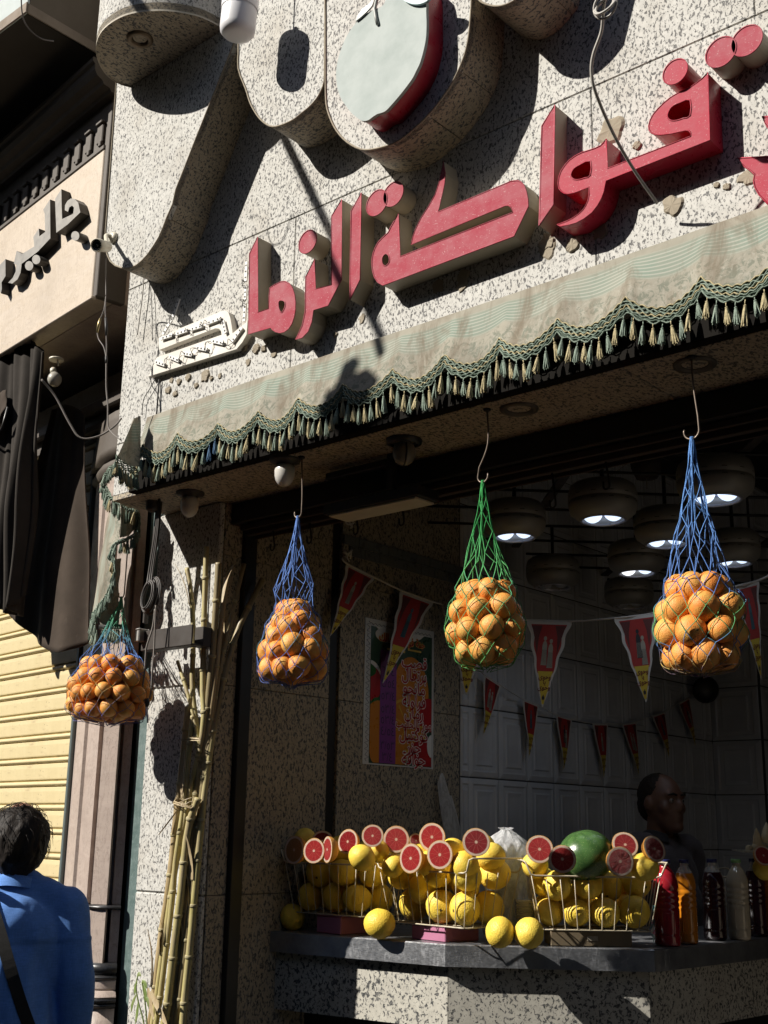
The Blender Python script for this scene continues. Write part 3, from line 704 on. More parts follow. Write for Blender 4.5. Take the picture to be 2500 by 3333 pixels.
# ------------------------------------------------------------------ the shuttered shop next door (its front turns away a little)
DL = Vector((.9928, -.1201, 0)); NL = Vector((-.1201, -.9928, 0))     # along its front to the right; out into the street
def N0(s, out, z, q=(-4.0, 2.71, 0)):
    p = Vector(q) + DL*s + NL*out; return Vector((p.x, p.y, z))
ML = Matrix(((DL.x, -NL.x, 0, -4.0), (DL.y, -NL.y, 0, 2.71), (0, 0, 1, 0), (0, 0, 0, 1)))      # local x along, y inwards, z up
def nb_marble(name, c, c2, vein):
    t = NT(name); co = t.coord('Object', (1, 1, 3), (0, R(12), 0)); n = t.noise(co, 5, 6, .65, 1.6); n2 = t.noise(t.coord('Object', (1,1,.35), (0, R(-30), 0)), 16, 5, .7, 2.5); n3 = t.noise(t.coord('Object'), 2.2, 4, .6)
    k = t.mix(t.step(n, .35, .7), c, c2); k = t.mix(t.step(t.math('ABSOLUTE', t.math('SUBTRACT', n2, .5)), .0, .022, .55, 0), k, vein)
    k = t.mix(t.step(n3, .5, .75, 0, .45), k, tuple(x*.6 for x in c2)); t.base(k); t.rough(t.step(n, .3, .7, .38, .6)); t.bump(n2, .06, .001); return t.mat
M['marble'] = nb_marble('beige_marble', (.56,.48,.39), (.46,.38,.29), (.24,.18,.13))
M['marble_pink'] = nb_marble('pinkish_marble', (.42,.345,.30), (.34,.27,.23), (.14,.10,.085))
M['marble_green'] = nb_marble('green_marble', (.075,.115,.11), (.12,.165,.16), (.22,.28,.27))
M['dark_stone'] = plain('dark_brown_moulding', (.07,.055,.042), .6, dirt=.5, scale=12)  # dark trim; also carries the shade above the fascia in its colour
M['black_trim'] = plain('black_stone_trim', (.022,.022,.024), .28, dirt=.3, scale=14)
nb = thing('neighbour_shop', 'shuttered beige marble shop front left of the juice shop with a fluted corner pilaster', 'shop', (-4.6, 2.95, 0))
# sign box
zt, zb = 4.452, 3.744
fx = MB().bbox((-3.2, 0, zb), (-.022, .10, zt-.002), .004, 0, ML); part('fascia', fx, M['marble'], nb)
part('fascia_edge', MB().bbox((-.0215, .004, zb-.002), (.012, .14, zt+.22), .003, 0, ML), M['dark_stone'], nb)
part('fascia_return', MB().bbox((-.02, .141, zb), (.006, .62, zt+.2), .003, 0, ML).bbox((-3.2, .101, zb), (-.0205, .62, zb+.03), .003, 0, ML), M['marble_pink'], nb)
part('drip_lip', MB().bbox((-3.2, -.012, zb-.016), (-.001, .012, zb-.0005), .004, 0, ML), M['marble'], nb)
# frieze with dentils and cornice, their shade put into a dark stone colour
fz = part('frieze', MB().bbox((-3.2, .02, zt), (-.023, .15, zt+.30), .002, 0, ML).bbox((-3.2, -.004, zt), (-.023, .019, zt+.022), .003, 0, ML), M['dark_stone'], nb)
md = MB().bbox((-.026, -.014, -.045), (.026, .02, .045), .004).bbox((-.026, -.024, .046), (.026, .02, .062), .004).bbox((.004, -.020, -.07), (.026, -.0, -.0455), .003)
dm = md.mesh('dentil', M['dark_stone'])
for i in range(26):
    put('dentil', dm, ML @ Vector((-.09-i*.104, .019, zt+.105)), fz, (0, 0, math.atan2(DL.y, DL.x)))
cpro = [(.15, .262), (-.012, .262), (-.018, .275), (-.05, .283), (-.058, .298), (-.085, .312), (-.098, .335), (-.098, .362), (-.11, .372), (-.11, .392), (.15, .392)]
mb = MB(); e = [[ML @ Vector((s, y-.0, zt+z)) for (y, z) in cpro] for s in (-3.2, .018)]
n = len(cpro); mb.add(e[0]+e[1], [(i, (i+1) % n, n+(i+1) % n, n+i) for i in range(n)] + [tuple(range(n)), tuple(range(n, 2*n))[::-1]])
part('cornice', mb, M['dark_stone'], nb)
part('upper_wall', MB().bbox((-3.2, .18, zt+.3), (.0, .7, 6.3), .002, 0, ML), M['dark_stone'], nb)
# balcony slab high above: dark underside, brown side, pale front
bc = P(87, 38, Z=5.0)
bal = thing('balcony', 'concrete balcony at the top left with a sooty underside and pale blue washed front', 'balcony', (bc.x-.8, bc.y+.4, 5.0))
M['soot'] = plain('sooty_concrete', (.052,.045,.036), .95, dirt=.7, scale=7, bump=.5)
M['balc_side'] = plain('grimy_balcony_side', (.17,.14,.11), .9, dirt=.6, scale=9, bump=.3)
M['balc_front'] = plain('pale_blue_limewash', (.50,.56,.56), .85, dirt=.3, scale=9, bump=.2)
part('underside', MB().box((bc.x-2.4, bc.y+.012, 5.0), (bc.x-.012, bc.y+1.2, 5.06)), M['soot'], bal)
part('front', MB().bbox((bc.x-2.4, bc.y, 5.0005), (bc.x-.0002, bc.y+.011, 5.9), .003), M['balc_front'], bal)
part('side', MB().bbox((bc.x-.011, bc.y+.0115, 5.0005), (bc.x, bc.y+1.2, 5.9), .003), M['balc_side'], bal)
part('edge_band', MB().bbox((bc.x-2.4, bc.y-.008, 4.992), (bc.x+.006, bc.y-.0005, 5.045), .002).bbox((bc.x+.0005, bc.y-.0004, 4.992), (bc.x+.008, bc.y+1.2, 5.04), .002), plain('balcony_edge', (.27,.22,.175), .85, dirt=.5), bal)
# dark recess and mouldings behind the sign box
part('lintel', MB().bbox((-3.2, .34, 3.30), (-.02, .62, 3.60), .01, 0, ML).bbox((-3.2, .30, 3.42), (-.02, .339, 3.48), .01, 0, ML).bbox((-3.2, .31, 3.33), (-.02, .339, 3.37), .008, 0, ML), M['dark_stone'], nb)
part('recess', MB().box((-3.2, .64, 0), (.3, .80, 3.745), 0, ML), M['soot'], nb)
# roller shutter
QS = (-4.45, 3.12, 0)
shR = (Vector(P(272, 2130, Y=3.12)) - Vector(QS)).dot(DL)
OFF = ML.inverted() @ Vector((QS[0], QS[1], 0))
z_a = PP(0, 2050+.3014*525, QS, NL).z; z_b = PP(0, 2050+.3014*1675, QS, NL).z
pitch = (z_a-z_b)/5
def slat_profile():
    h = pitch
    return [(.0, 0), (-.004, .0015), (-.0052, .006), (-.0065, h*.5), (-.0052, h*.66), (-.001, h*.685), (.004, h*.70), (.004, h*.715), (-.006, h*.735), (-.0115, h*.79), (-.0125, h*.83), (-.011, h*.88), (-.005, h*.925), (.004, h*.94), (.004, h*.96), (.0, h*.985)]
def shutter_paint():
    t = NT('yellow_shutter_paint'); co = t.coord('Object'); n = t.noise(co, 6, 6, .7); n2 = t.noise(t.coord('Object', (14, 14, .8)), 12, 3, .6); n3 = t.noise(t.coord('Object', (1,1,5)), 9, 5, .75); n4 = t.noise(co, 75, 2)
    k = t.mix(t.step(n, .35, .75), (.60,.50,.285), (.50,.41,.22)); k = t.mix(t.step(n2, .5, .75, 0, .25), k, (.66,.58,.38)); k = t.mix(t.step(n3, .57, .75, 0, .7), k, (.27,.20,.11))
    k = t.mix(t.step(n4, .72, .76), k, (.10,.07,.045)); t.base(k); t.rough(t.step(n, .3, .7, .45, .65)); t.bump(n3, .12, .002); return t.mat
M['shutter'] = shutter_paint()
sh = part('shutter_box', MB().box((OFF.x-2.8, OFF.y+.03, 0), (OFF.x+shR, OFF.y+.05, 3.2), 0, ML), M['soot'], nb)
pf = slat_profile(); mb = MB(); n = len(pf); W = 2.6
vs = [(s, y, z) for s in (-W, 0) for (y, z) in pf]
Rz = Matrix.Rotation(math.atan2(DL.y, DL.x), 4, 'Z')
mb.add([Rz @ Vector(v) for v in vs], [(i, i+1, n+i+1, n+i) for i in range(n-1)]); slm = mb.mesh('slat', M['shutter'])
base = Vector(QS) + DL*shR
k0 = int((z_b-.15)/pitch)
for i in range(-k0, 16):
    put('slat', slm, (base.x, base.y, z_b - pitch*.85 + i*pitch), nb)
part('guide_rail', MB().bbox((OFF.x+shR+.001, OFF.y-.035, 0), (OFF.x+shR+.022, OFF.y+.02, 3.25), .003, 0, ML), plain('painted_guide_rail', (.10,.125,.125), .4, dirt=.4), nb)
# fluted pilaster: flat shafts with dark grooves on a stepped base
def gp(px, Y): return P(px, 2843, Y=Y)
pl = thing('pilaster', 'fluted pinkish marble pilaster with black ring mouldings between the yellow shutter and the granite pier', 'pilaster', (-4.15, 3.0, 0))
prof = [gp(211, 3.10), gp(216, 3.055), gp(239, 3.005), gp(243, 3.02), gp(288, 2.985), gp(291, 3.01), gp(300, 3.012), gp(303, 2.98), gp(354, 3.0), gp(357, 3.03), gp(369, 3.045), gp(372, 3.03), gp(400, 3.045)]
cxy = Vector((-4.10, 3.12, 0))
def shaft(name, pr, z0, z1, mats, k=1.0, par=None):
    mb = MB(); q = [cxy + (Vector((p.x, p.y, 0))-cxy)*k for p in pr]; n = len(q)
    mb.add([(p.x, p.y, z) for z in (z0, z1) for p in q], [(i, i+1, n+i+1, n+i) for i in range(n-1)] + [tuple(range(n)), tuple(range(n, 2*n))[::-1]] + [(n-1, 0, n, 2*n-1)])
    return part(name, mb, mats, par or pl)
def zp(py): return P(330, py, Y=3.0).z
zr1, zr2 = zp(2945), zp(2960); zr3, zr4 = zp(3145), zp(3185)
shaft('core', prof, zr1, 3.30, M['marble_pink'], .95)
for a, b in ((0, 3), (3, 5), (7, 9), (10, 13)):
    seg = prof[a:b] if b-a > 1 else prof[a:b]
    if a == 3: seg = [prof[3], prof[4]]
    if a == 7: seg = [prof[7], prof[8]]
    q = [Vector((p.x, p.y, 0)) for p in seg]; back = [cxy + (p-cxy)*.8 for p in q][::-1]; q = q + back; n = len(q)
    mb = MB(); mb.add([(p.x, p.y, z) for z in (zr1+.002, 3.29) for p in q], [(i, (i+1) % n, n+(i+1) % n, n+i) for i in range(n)] + [tuple(range(n))[::-1], tuple(range(n, 2*n))])
    part('flute', mb, M['marble_pink'], pl)
    mb = MB(); q = [cxy + (p-cxy)*1.02 for p in q]; mb.add([(p.x, p.y, z) for z in (zr4+.002, zr2-.002) for p in q], [(i, (i+1) % n, n+(i+1) % n, n+i) for i in range(n)] + [tuple(range(n))[::-1], tuple(range(n, 2*n))])
    part('flute', mb, M['marble_pink'], pl)
shaft('core', prof, zr4, zr2, M['black_trim'], .95)
hull = [prof[0], prof[2], prof[4], prof[7], prof[8], prof[12]]
def ring(z0, z1, k0, k1, mat, name='ring'):
    mb = MB(); rows_ = []
    for t in np.linspace(0, 1, 6):
        k = k0 + (k1-k0)*math.sin(math.pi*t) if k1 > k0 else k0 + (k1-k0)*t
        q = smooth_path([Vector((p.x, p.y, 0)) for p in hull], 2); rows_.append([cxy + (p-cxy)*k + Vector((0,0,z0+(z1-z0)*t)) for p in q])
    n = len(rows_[0])
    mb.add([p for r_ in rows_ for p in r_], [(j*n+i, j*n+i+1, (j+1)*n+i+1, (j+1)*n+i) for j in range(5) for i in range(n-1)] + [tuple(range(n)), tuple(range(5*n, 6*n))[::-1]], smooth=True)
    part(name, mb, mat, pl)
ring(zr2, zr1, 1.02, 1.10, M['black_trim']); ring(zp(3172), zr3+.012, 1.06, 1.14, M['black_trim']); ring(zp(3185)-.004, zp(3172)-.002, 1.10, 1.16, M['black_trim'])
ring(zp(3222), zp(3188)-.002, 1.10, 1.08, M['marble_pink'], 'base_block'); ring(zp(3245), zp(3224), 1.30, 1.14, M['marble_pink'], 'base_block'); ring(zp(3262), zp(3246), 1.28, 1.32, M['black_trim']); ring(zp(3280), zp(3263), 1.22, 1.28, M['black_trim']); ring(.02, zp(3282), 1.2, 1.18, M['marble_pink'], 'base_block')
ring(3.05, 3.12, 1.02, 1.12, M['dark_stone'], 'capital'); ring(3.125, 3.34, 1.16, 1.05, M['dark_stone'], 'capital')
# green marble strip against the granite pier
g0, g1 = P(408, 2843, Y=3.06), P(449, 2843, Y=3.06)
part('green_strip', MB().bbox((g0.x, 3.066, 0), (XL-.0245, 3.2, 3.3), .003), M['marble_green'], nb)
# its sign: raised grey metal letters, cropped by the picture's edge
M['letter_metal'] = plain('brushed_grey_letter', (.30,.285,.26), .45, .35, dirt=.3, scale=25)
M['letter_dark'] = plain('dark_letter_return', (.045,.042,.038), .5, .2, dirt=.4)
ns = thing('neighbour_sign', 'raised grey metal Arabic letters on the beige marble fascia of the shuttered shop', 'sign', (-4.3, 2.72, 4.0))
def nletter(pts, name='letter', holes=(), th=.045):
    f2 = lambda p: N0(p[0], th, p[1]); b2 = lambda p: N0(p[0], 0.0005, p[1])
    def pl2(q):
        out = []
        for u, v in q:
            w_ = PP(*rG(u, v), N0(0, th, 0), NL); out.append(((w_-Vector((-4.0, 2.71, 0))).dot(DL), w_.z))
        return out
    part(name, MB().prism(pl2(pts), [pl2(h) for h in holes], f2, b2, 0, 1), [M['letter_metal'], M['letter_dark']], ns)
nletter([(390,128),(350,190),(358,405),(430,352),(510,275),(497,215),(475,190),(450,187),(428,203),(413,230),(412,262),(432,272),(440,245),(458,232),(470,245),(465,285),(395,318),(392,245)])
nletter([(318,193),(275,258),(284,285),(287,400),(250,428),(247,378),(212,432),(218,492),(140,540),(106,520),(88,600),(104,610),(100,650),(82,690),(52,722),(78,728),(112,700),(130,660),(138,602),(240,525),(320,440)])
nletter([(35,572),(-10,620),(-40,700),(-10,760),(5,790),(12,760),(10,720),(35,680)])
for c in ((478,425),(185,615),(230,575)):
    nletter([(c[0]+26*math.cos(a), c[1]+30*math.sin(a)) for a in np.linspace(0, 2*math.pi, 18, endpoint=False)], 'dot')
# ------------------------------------------------------------------ dark canvas drapes
def canvas(name, c, sc=40):
    t = NT(name); co = t.coord('Object'); n = t.noise(co, 5, 5, .65); n2 = t.noise(t.coord('Object', (1,1,.3)), sc, 4, .7); wv = t.noise(co, 420, 2)
    c2 = tuple(x*.6 for x in c); k = t.mix(t.step(n, .35, .75), c, c2); k = t.mix(t.step(n2, .6, .75, 0, .35), k, tuple(min(1, x*1.5+.02) for x in c)); t.base(k); t.rough(.95); t.set(Specular_IOR_Level=.15); t.bump(wv, .25, .001); return t.mat
M['canvas'] = canvas('sooty_brown_canvas', (.060,.046,.036))
M['canvas2'] = canvas('dark_canvas', (.045,.039,.034))
def drape(name, top, bot, out, folds, amp, mat, label, nu=60, nv=40, sag=None, hem=0):
    """cloth between two rows of points (left to right); out = metres in front"""
    tp = smooth_path([Vector(p) for p in top], 8); bt = smooth_path([Vector(p) for p in bot], 8)
    def pick(l, u): x = u*(len(l)-1); i = min(int(x), len(l)-2); return l[i].lerp(l[i+1], x-i)
    ph = [random.uniform(0, 6.28) for _ in range(4)]
    def fn(u, v):
        p = pick(tp, u).lerp(pick(bt, u), v)
        a = amp*(.35+.65*min(1, v*1.6)); s = math.sin(u*folds*6.283+ph[0]+.6*math.sin(v*3+ph[1])) + .5*math.sin(u*folds*2.3*6.283+ph[2]+v*1.5) + .3*math.sin(v*9+u*7+ph[3])
        q = p + NL*(s*a)
        if sag: q = q + NL*sag*math.sin(math.pi*v)*.5
        return q
    mb = MB().grid(fn, nu, nv)
    o = part(name, mb, mat, None, origin=tuple(pick(tp, .5)), fix=False); md_ = o.modifiers.new('thickness', 'SOLIDIFY'); md_.thickness = .004
    return tag(o, label, 'curtain', 'dark canvas drapes over the shutter')
qd = N0(0, -.04, 0)
D_ = lambda x, y, o=0: PP(x, y, qd + NL*o, NL)
cu1 = drape('curtain', [D_(-60,1120), D_(10,1096), D_(60,1098), D_(110,1110), D_(138,1150)], [D_(-70,1960), D_(-20,1975), D_(20,1990), D_(52,2000), D_(66,1930)], 0, 4, .034, M['canvas2'], 'dark gathered canvas curtain with sunlit folds hanging from the marble fascia', 80, 50)
qd2 = N0(0, -.24, 0)
D2 = lambda x, y, o=0: PP(x, y, qd2 + NL*o, NL)
cu2 = drape('curtain', [D2(172,1335), D2(200,1320), D2(235,1322), D2(275,1345)], [D2(22,1985,.02), D2(95,2065,.05), D2(190,2125,.08), D2(288,2085,.03)], 0, 1.6, .018, M['canvas'], 'long brown canvas panel with a rounded hem hanging in front of the yellow shutter', 50, 50)
sc_ = D_(28, 1330)
cu3 = drape('curtain', [D_(-70,1290,.03), D_(-20,1285,.03), D_(22,1270,.03)], [D_(-70,1460,.05), D_(-20,1430,.05), D_(26,1325,.05)], 0, 1.5, .010, M['canvas'], 'short torn canvas flap at the left edge over the gathered curtain', 20, 12)
part('torn_hem', MB().tube([D_(-70,1462,.055), D_(-20,1436,.055), D_(8,1390,.06), D_(26,1325,.055)], .006, 5), M['black_metal'], None, origin=D_(-20,1436,.055)) and None
bpy.data.objects['torn_hem'].parent = cu3; bpy.data.objects['torn_hem'].location = Vector(WL['torn_hem'])-Vector(cu3.location)
# bare bulb under the sign box
bq = P(178, 1235, d=5.35)
bl = thing('bulb_lamp', 'unlit white bulb hanging on its socket under the marble sign box', 'lamp', bq)
k = 1/pxm(bq)
T = Matrix.Translation(bq) @ Matrix.Rotation(R(-20), 4, 'Y')
part('bulb', MB().lathe([(.0001,-24*k),(13*k,-21*k),(21*k,-10*k),(23*k,2*k),(19*k,14*k),(11*k,24*k)], 18, 0, T, cap=False), plain('dusty_bulb', (.40,.38,.33), .4, dirt=.5), bl)
part('socket', MB().lathe([(11*k,24*k),(10*k,42*k),(6*k,46*k)], 14, 0, T), M['cream'], bl)
part('rose', MB().lathe([(24*k,66*k),(24*k,72*k),(8*k,74*k)], 16, 0, Matrix.Translation(bq)).tube([bq+Vector((14*k,0,44*k)), bq+Vector((6*k,0,68*k))], 3*k, 5), M['cream'], bl)
cable('hanging_wire', [P(a, b, d=dd) for a, b, dd in [(135,1235,4.75),(180,1290,4.75),(225,1375,4.72),(262,1425,4.7),(320,1420,4.7),(370,1390,4.72),(395,1362,4.78)]], .0042, M['cable_grey'], 'thick twin lead sagging from the curtain to the granite wall')
M['soot_black'] = plain('sooty_black_case', (.010,.009,.008), .95, spec=.05, dirt=.3)
# ------------------------------------------------------------------ striped awning with a scalloped fringe
def awning_cloth():
    t = NT('striped_awning_cloth'); uvn = t.n('UVMap'); sp = t.n('SeparateXYZ'); t.l(uvn.outputs[0], sp.inputs[0])
    co = t.coord('Object'); n = t.noise(co, 7, 5, .65); n2 = t.noise(co, 30, 5, .72, 1.5); n3 = t.noise(t.coord('Object', (1,1,.25)), 11, 5, .7, .5); wv = t.noise(co, 500, 2)
    v = sp.outputs[1]
    wob = t.math('ADD', v, t.math('MULTIPLY', t.math('SUBTRACT', t.noise(t.coord('Object', (1.2,1.2,1.2)), 3, 2), .5), .06))
    lines = t.math('SINE', t.math('MULTIPLY', wob, 118.0)); ln = t.step(lines, .2, .75)
    bandm = t.math('MULTIPLY', t.step(wob, .10, .16), t.step(wob, .52, .46))
    k = t.mix(t.step(n, .35, .7), (.335,.315,.26), (.245,.232,.19))
    green = t.mix(t.step(n, .4, .65), (.17,.235,.195), (.25,.27,.225))
    k = t.mix(t.math('MULTIPLY', bandm, .75), k, green)
    k = t.mix(t.math('MULTIPLY', t.math('MULTIPLY', bandm, ln), .65), k, (.40,.395,.34))
    flo = t.math('MULTIPLY', t.step(n2, .50, .56), t.step(wob, .46, .6)); k = t.mix(t.math('MULTIPLY', flo, .75), k, (.15,.165,.13))
    flo2 = t.math('MULTIPLY', t.step(t.noise(co, 34, 4, .6, 2), .56, .62), t.step(wob, .45, .6)); k = t.mix(t.math('MULTIPLY', flo2, .35), k, (.40,.38,.33))
    k = t.mix(t.step(n3, .48, .66, 0, .8), k, (.165,.135,.10))
    t.base(k); t.rough(.95); t.set(Specular_IOR_Level=.1); t.bump(wv, .3, .001)
    tr_ = t.n('BsdfTranslucent'); t.l(k, tr_.inputs[0]); ms = t.n('MixShader', Fac=.04); t.l(t.bsdf.outputs[0], ms.inputs[1]); t.l(tr_.outputs[0], ms.inputs[2]); t.l(ms.outputs[0], t.out.inputs[0])
    return t.mat
M['awning'] = awning_cloth()
def yarn(name, c):
    t = NT(name); n = t.noise(t.coord('Object'), 160, 3); t.base(t.mix(t.step(n, .3, .7), c, tuple(x*.55 for x in c))); t.rough(1.0); t.set(Specular_IOR_Level=.05); return t.mat
M['yarn_g'] = yarn('green_yarn', (.28,.345,.285)); M['yarn_y'] = yarn('cream_yarn', (.50,.43,.26)); M['yarn_d'] = yarn('dark_green_yarn', (.15,.20,.16)); M['yarn_b'] = yarn('blue_yarn', (.10,.17,.27))
cus = [-3.574, -3.36, -3.155, -2.949, -2.74, -2.53, -2.322, -2.117, -1.912, -1.703, -1.482, -1.267]
while cus[-1] < .6: cus.append(cus[-1]+.208)
AX0, AX1 = -3.64, cus[-1]
def hem(x):
    for a, b in zip([cus[0]-.21]+cus[:-1], cus):
        if a <= x <= b:
            t = (x-a)/(b-a); return 2.973 - .052*(1-abs(2*t-1)**2.0)
    return 2.95
aw = thing('awning', 'retracted striped awning with a scalloped green and cream tasselled valance under the red lettering', 'awning', (-2.0, 2.72, 3.0))
def ay(x, v): return 2.756 - .052*v - .010*math.sin(x*7.3+1)*v*v - .006*math.sin(x*21+2*v)*v
mb = MB()
def fn(u, v):
    x = AX0+(AX1-AX0)*u; zt_ = 3.135+.012*(x+3.6)/1.0*.9 - .004*math.sin(x*2.7)
    return Vector((x, ay(x, v), zt_+(hem(x)-zt_)*v))
mb.grid(fn, 380, 14)
o = part('valance', mb, M['awning'], aw, fix=False)
part('case', MB().bbox((XL+.16, 2.735, ZS-.022), (XR, YW-.003, ZS+.10), .004), M['soot_black'], aw)
# braid
mb = MB(); xs = np.arange(AX0, AX1, .0042)
for r_, (dz, mt, amp, fr_) in enumerate([(.020, 1, .0028, .018), (.012, 0, .0035, .016), (.004, 0, .004, .02), (-.003, 1, .0035, .016), (-.010, 0, .003, .018), (-.017, 2, .002, .02), (-.023, 0, .0045, .03)]):
    mb.tube([(x, ay(x, 1)-.0035-.001*math.sin(i*2.2+r_), hem(x)+dz+amp*math.sin(2*math.pi*x/fr_*.75+r_)) for i, x in enumerate(xs)], .0024, 4, mt)
mb.add([(x, ay(x, 1)-.0008, hem(x)+dz) for x in xs for dz in (.022, -.024)], [(2*i, 2*i+1, 2*i+3, 2*i+2) for i in range(len(xs)-1)], 3)
part('braid', mb, [M['yarn_g'], M['yarn_y'], M['yarn_d'], yarn('braid_ground', (.145,.185,.15))], aw)
def tassel_mesh(mat, seed):
    rg = random.Random(seed); mb = MB()
    mb.tube([(0,0,.012), (.001,0,.004), (0,0,-.004)], .0018, 5); mb.sphere((0,0,-.008), .0052, 8, 6)
    mb.tube([(0,0,-.010), (0,0,-.018)], [.0042, .005], 7)
    for i in range(26):
        a = 2*math.pi*i/17+rg.uniform(-.2,.2); r1 = rg.uniform(.003,.0125); L = rg.uniform(.044,.062); b = a+rg.uniform(-.5,.5)
        mb.tube([(math.cos(a)*.0035, math.sin(a)*.0035, -.013), (math.cos(a)*.0055, math.sin(a)*.0055, -.026), (math.cos(b)*r1, math.sin(b)*r1, -.013-L)], [.0021,.0023,.0014], 4, cap=False)
    return mb.mesh('tassel', mat)
tas = {k: [tassel_mesh(M['yarn_'+k], s) for s in (1, 2)] for k in 'gydb'}
def put_tassel(p, k, parent, tilt=0):
    o = put('tassel', random.choice(tas[k]), p, parent, (random.uniform(-.12,.12), tilt+random.uniform(-.16,.16), random.uniform(0,6.28)), (.85, .85, random.uniform(.66,.86)))
    return o
i = 0; x = AX0+.012
while x < -.35:
    z = hem(x)-.036; d = min(abs(x-c) for c in cus)
    k = 'gy'[i % 2]
    if i in (17, 18): k = 'b'
    put_tassel(Vector((x, ay(x, 1)-.004, z)), k, aw); i += 1; x += .0255+random.uniform(-.002,.002)
    if d < .012: put_tassel(Vector((x-.008, ay(x, 1)+.004, z-.004)), 'd', aw)
# the folded side drape of the awning, hanging from its arm
def TP(u, v, y): return P(*rT(u, v), Y=y)
rL = reg(0, 1050, .42194)
def LP_(u, v, y): return P(*rL(u, v), Y=y)
fl = thing('awning_drape', 'long folded side drape of the striped awning trailing green tassels beside the granite pier', 'awning drape', TP(520, 900, 2.83))
def sheet(name, rows_, nu=14, nv=6, wob=.004):
    """rows_: list of polylines, lofted"""
    R_ = [smooth_path(r_, 5) for r_ in rows_]
    def pick(l, u): x = u*(len(l)-1); i = min(int(x), len(l)-2); return l[i].lerp(l[i+1], x-i)
    def fn(u, v):
        x = v*(len(R_)-1); i = min(int(x), len(R_)-2); p = pick(R_[i], u).lerp(pick(R_[i+1], u), x-i)
        return p + Vector((0, -1, 0))*wob*(math.sin(u*9+v*4)+.5*math.sin(u*23-v*7))
    mb = MB().grid(fn, nu*3, nv*(len(R_)-1)*2); return part(name, mb, M['awning'], fl, fix=False)
# short return flap at the corner
sheet('flap', [[LP_(1085,722,2.715), LP_(1058,726,2.70), LP_(1035,745,2.66)], [LP_(1090,850,2.71), LP_(1045,850,2.67), LP_(985,850,2.62)], [LP_(1090,960,2.70), LP_(1020,1000,2.65), LP_(915,1000,2.58)], [LP_(1075,1110,2.69), LP_(985,1100,2.63), LP_(900,1035,2.57)]], 8, 5)
# sunlit outer face and its shaded return
left = [(575,300),(545,450),(500,620),(455,830),(415,1040),(385,1300),(355,1570),(332,1690)]
ridge = [(625,290),(632,440),(640,620),(632,830),(560,920),(548,1100),(540,1250),(490,1400),(420,1520),(360,1650)]
right = [(830,300),(840,430),(850,560),(815,700),(745,790),(690,815),(640,835)]
sheet('outer_fold', [[TP(u, v, 2.90) for u, v in left], [TP((a[0]+b[0])/2, (a[1]+b[1])/2, 2.872) for a, b in zip(smooth2(left, 4, False)[::3], smooth2(ridge, 4, False)[::4][:10])], [TP(u, v, 2.866) for u, v in ridge]], 16, 5, .003)
sheet('inner_fold', [[TP(u, v, 2.8665) for u, v in ridge[:4]], [TP(u+60, v-20, 2.92) for u, v in ridge[:4]], [TP(u, v, 2.965) for u, v in right]], 8, 5, .003)
sheet('lower_fold', [[TP(545,1080,2.915), TP(520,1300,2.915), TP(430,1560,2.915), TP(425,1790,2.915)], [TP(640,1050,2.948), TP(628,1300,2.948), TP(618,1560,2.948), TP(612,1785,2.948)]], 8, 5, .003)
part('hem_bar', MB().tube([TP(415,1795,2.909), TP(700,1790,2.953)], .010, 6), M['black_metal'], fl)
path = [(595,40,2.888),(520,110,2.881),(475,220,2.877),(500,330,2.877),(560,420,2.871),(650,480,2.881),(740,530,2.902),(820,560,2.922),(850,680,2.942),(800,790,2.929),(720,850,2.902),(640,880,2.867),(570,930,2.857),(575,1050,2.857),(590,1180,2.857),(575,1290,2.857),(530,1400,2.857),(470,1500,2.860),(400,1590,2.864),(350,1690,2.871),(345,1800,2.874),(360,1900,2.881)]
pp = smooth_path([TP(u, v, y) for u, v, y in path], 7)
mb = MB()
for k in range(4):
    mb.tube([p + Vector((.008*math.sin(i*1.1+k*1.7), -.006-.004*math.cos(i*.9+k), .008*math.cos(i*1.3+k*2))) for i, p in enumerate(pp)], .0028, 4, k % 2)
part('braid', mb, [M['yarn_g'], M['yarn_d']], fl)
acc = 0
for a, b in zip(pp[:-1], pp[1:]):
    acc += (b-a).length
    if acc > .016:
        acc = 0; put_tassel(b+Vector((random.uniform(-.006,.006), -.008, -.004)), random.choice('ggydd'), fl, random.uniform(-.2,.25))
pp = smooth_path([LP_(*q) for q in [(905,1045,2.57),(940,1090,2.60),(1000,1130,2.635),(1075,1165,2.68)]], 7)
mb = MB()
for k in range(4): mb.tube([p + Vector((.004*math.sin(i+k), -.005, -.01+.007*k+.003*math.sin(i*2+k))) for i, p in enumerate(pp)], .0028, 4, k % 2)
part('braid', mb, [M['yarn_g'], M['yarn_d']], fl)
for p in pp[::2]: put_tassel(p+Vector((0,-.006,-.012)), random.choice('gyd'), fl)
for u_ in range(450, 640, 24): put_tassel(TP(u_, 1815, 2.88), random.choice('gdd'), fl)
for u, v in [(340,1740),(365,1770),(350,1830),(380,1850),(335,1850),(370,1900)]: put_tassel(TP(u, v, 2.85), random.choice('ggy'), fl)
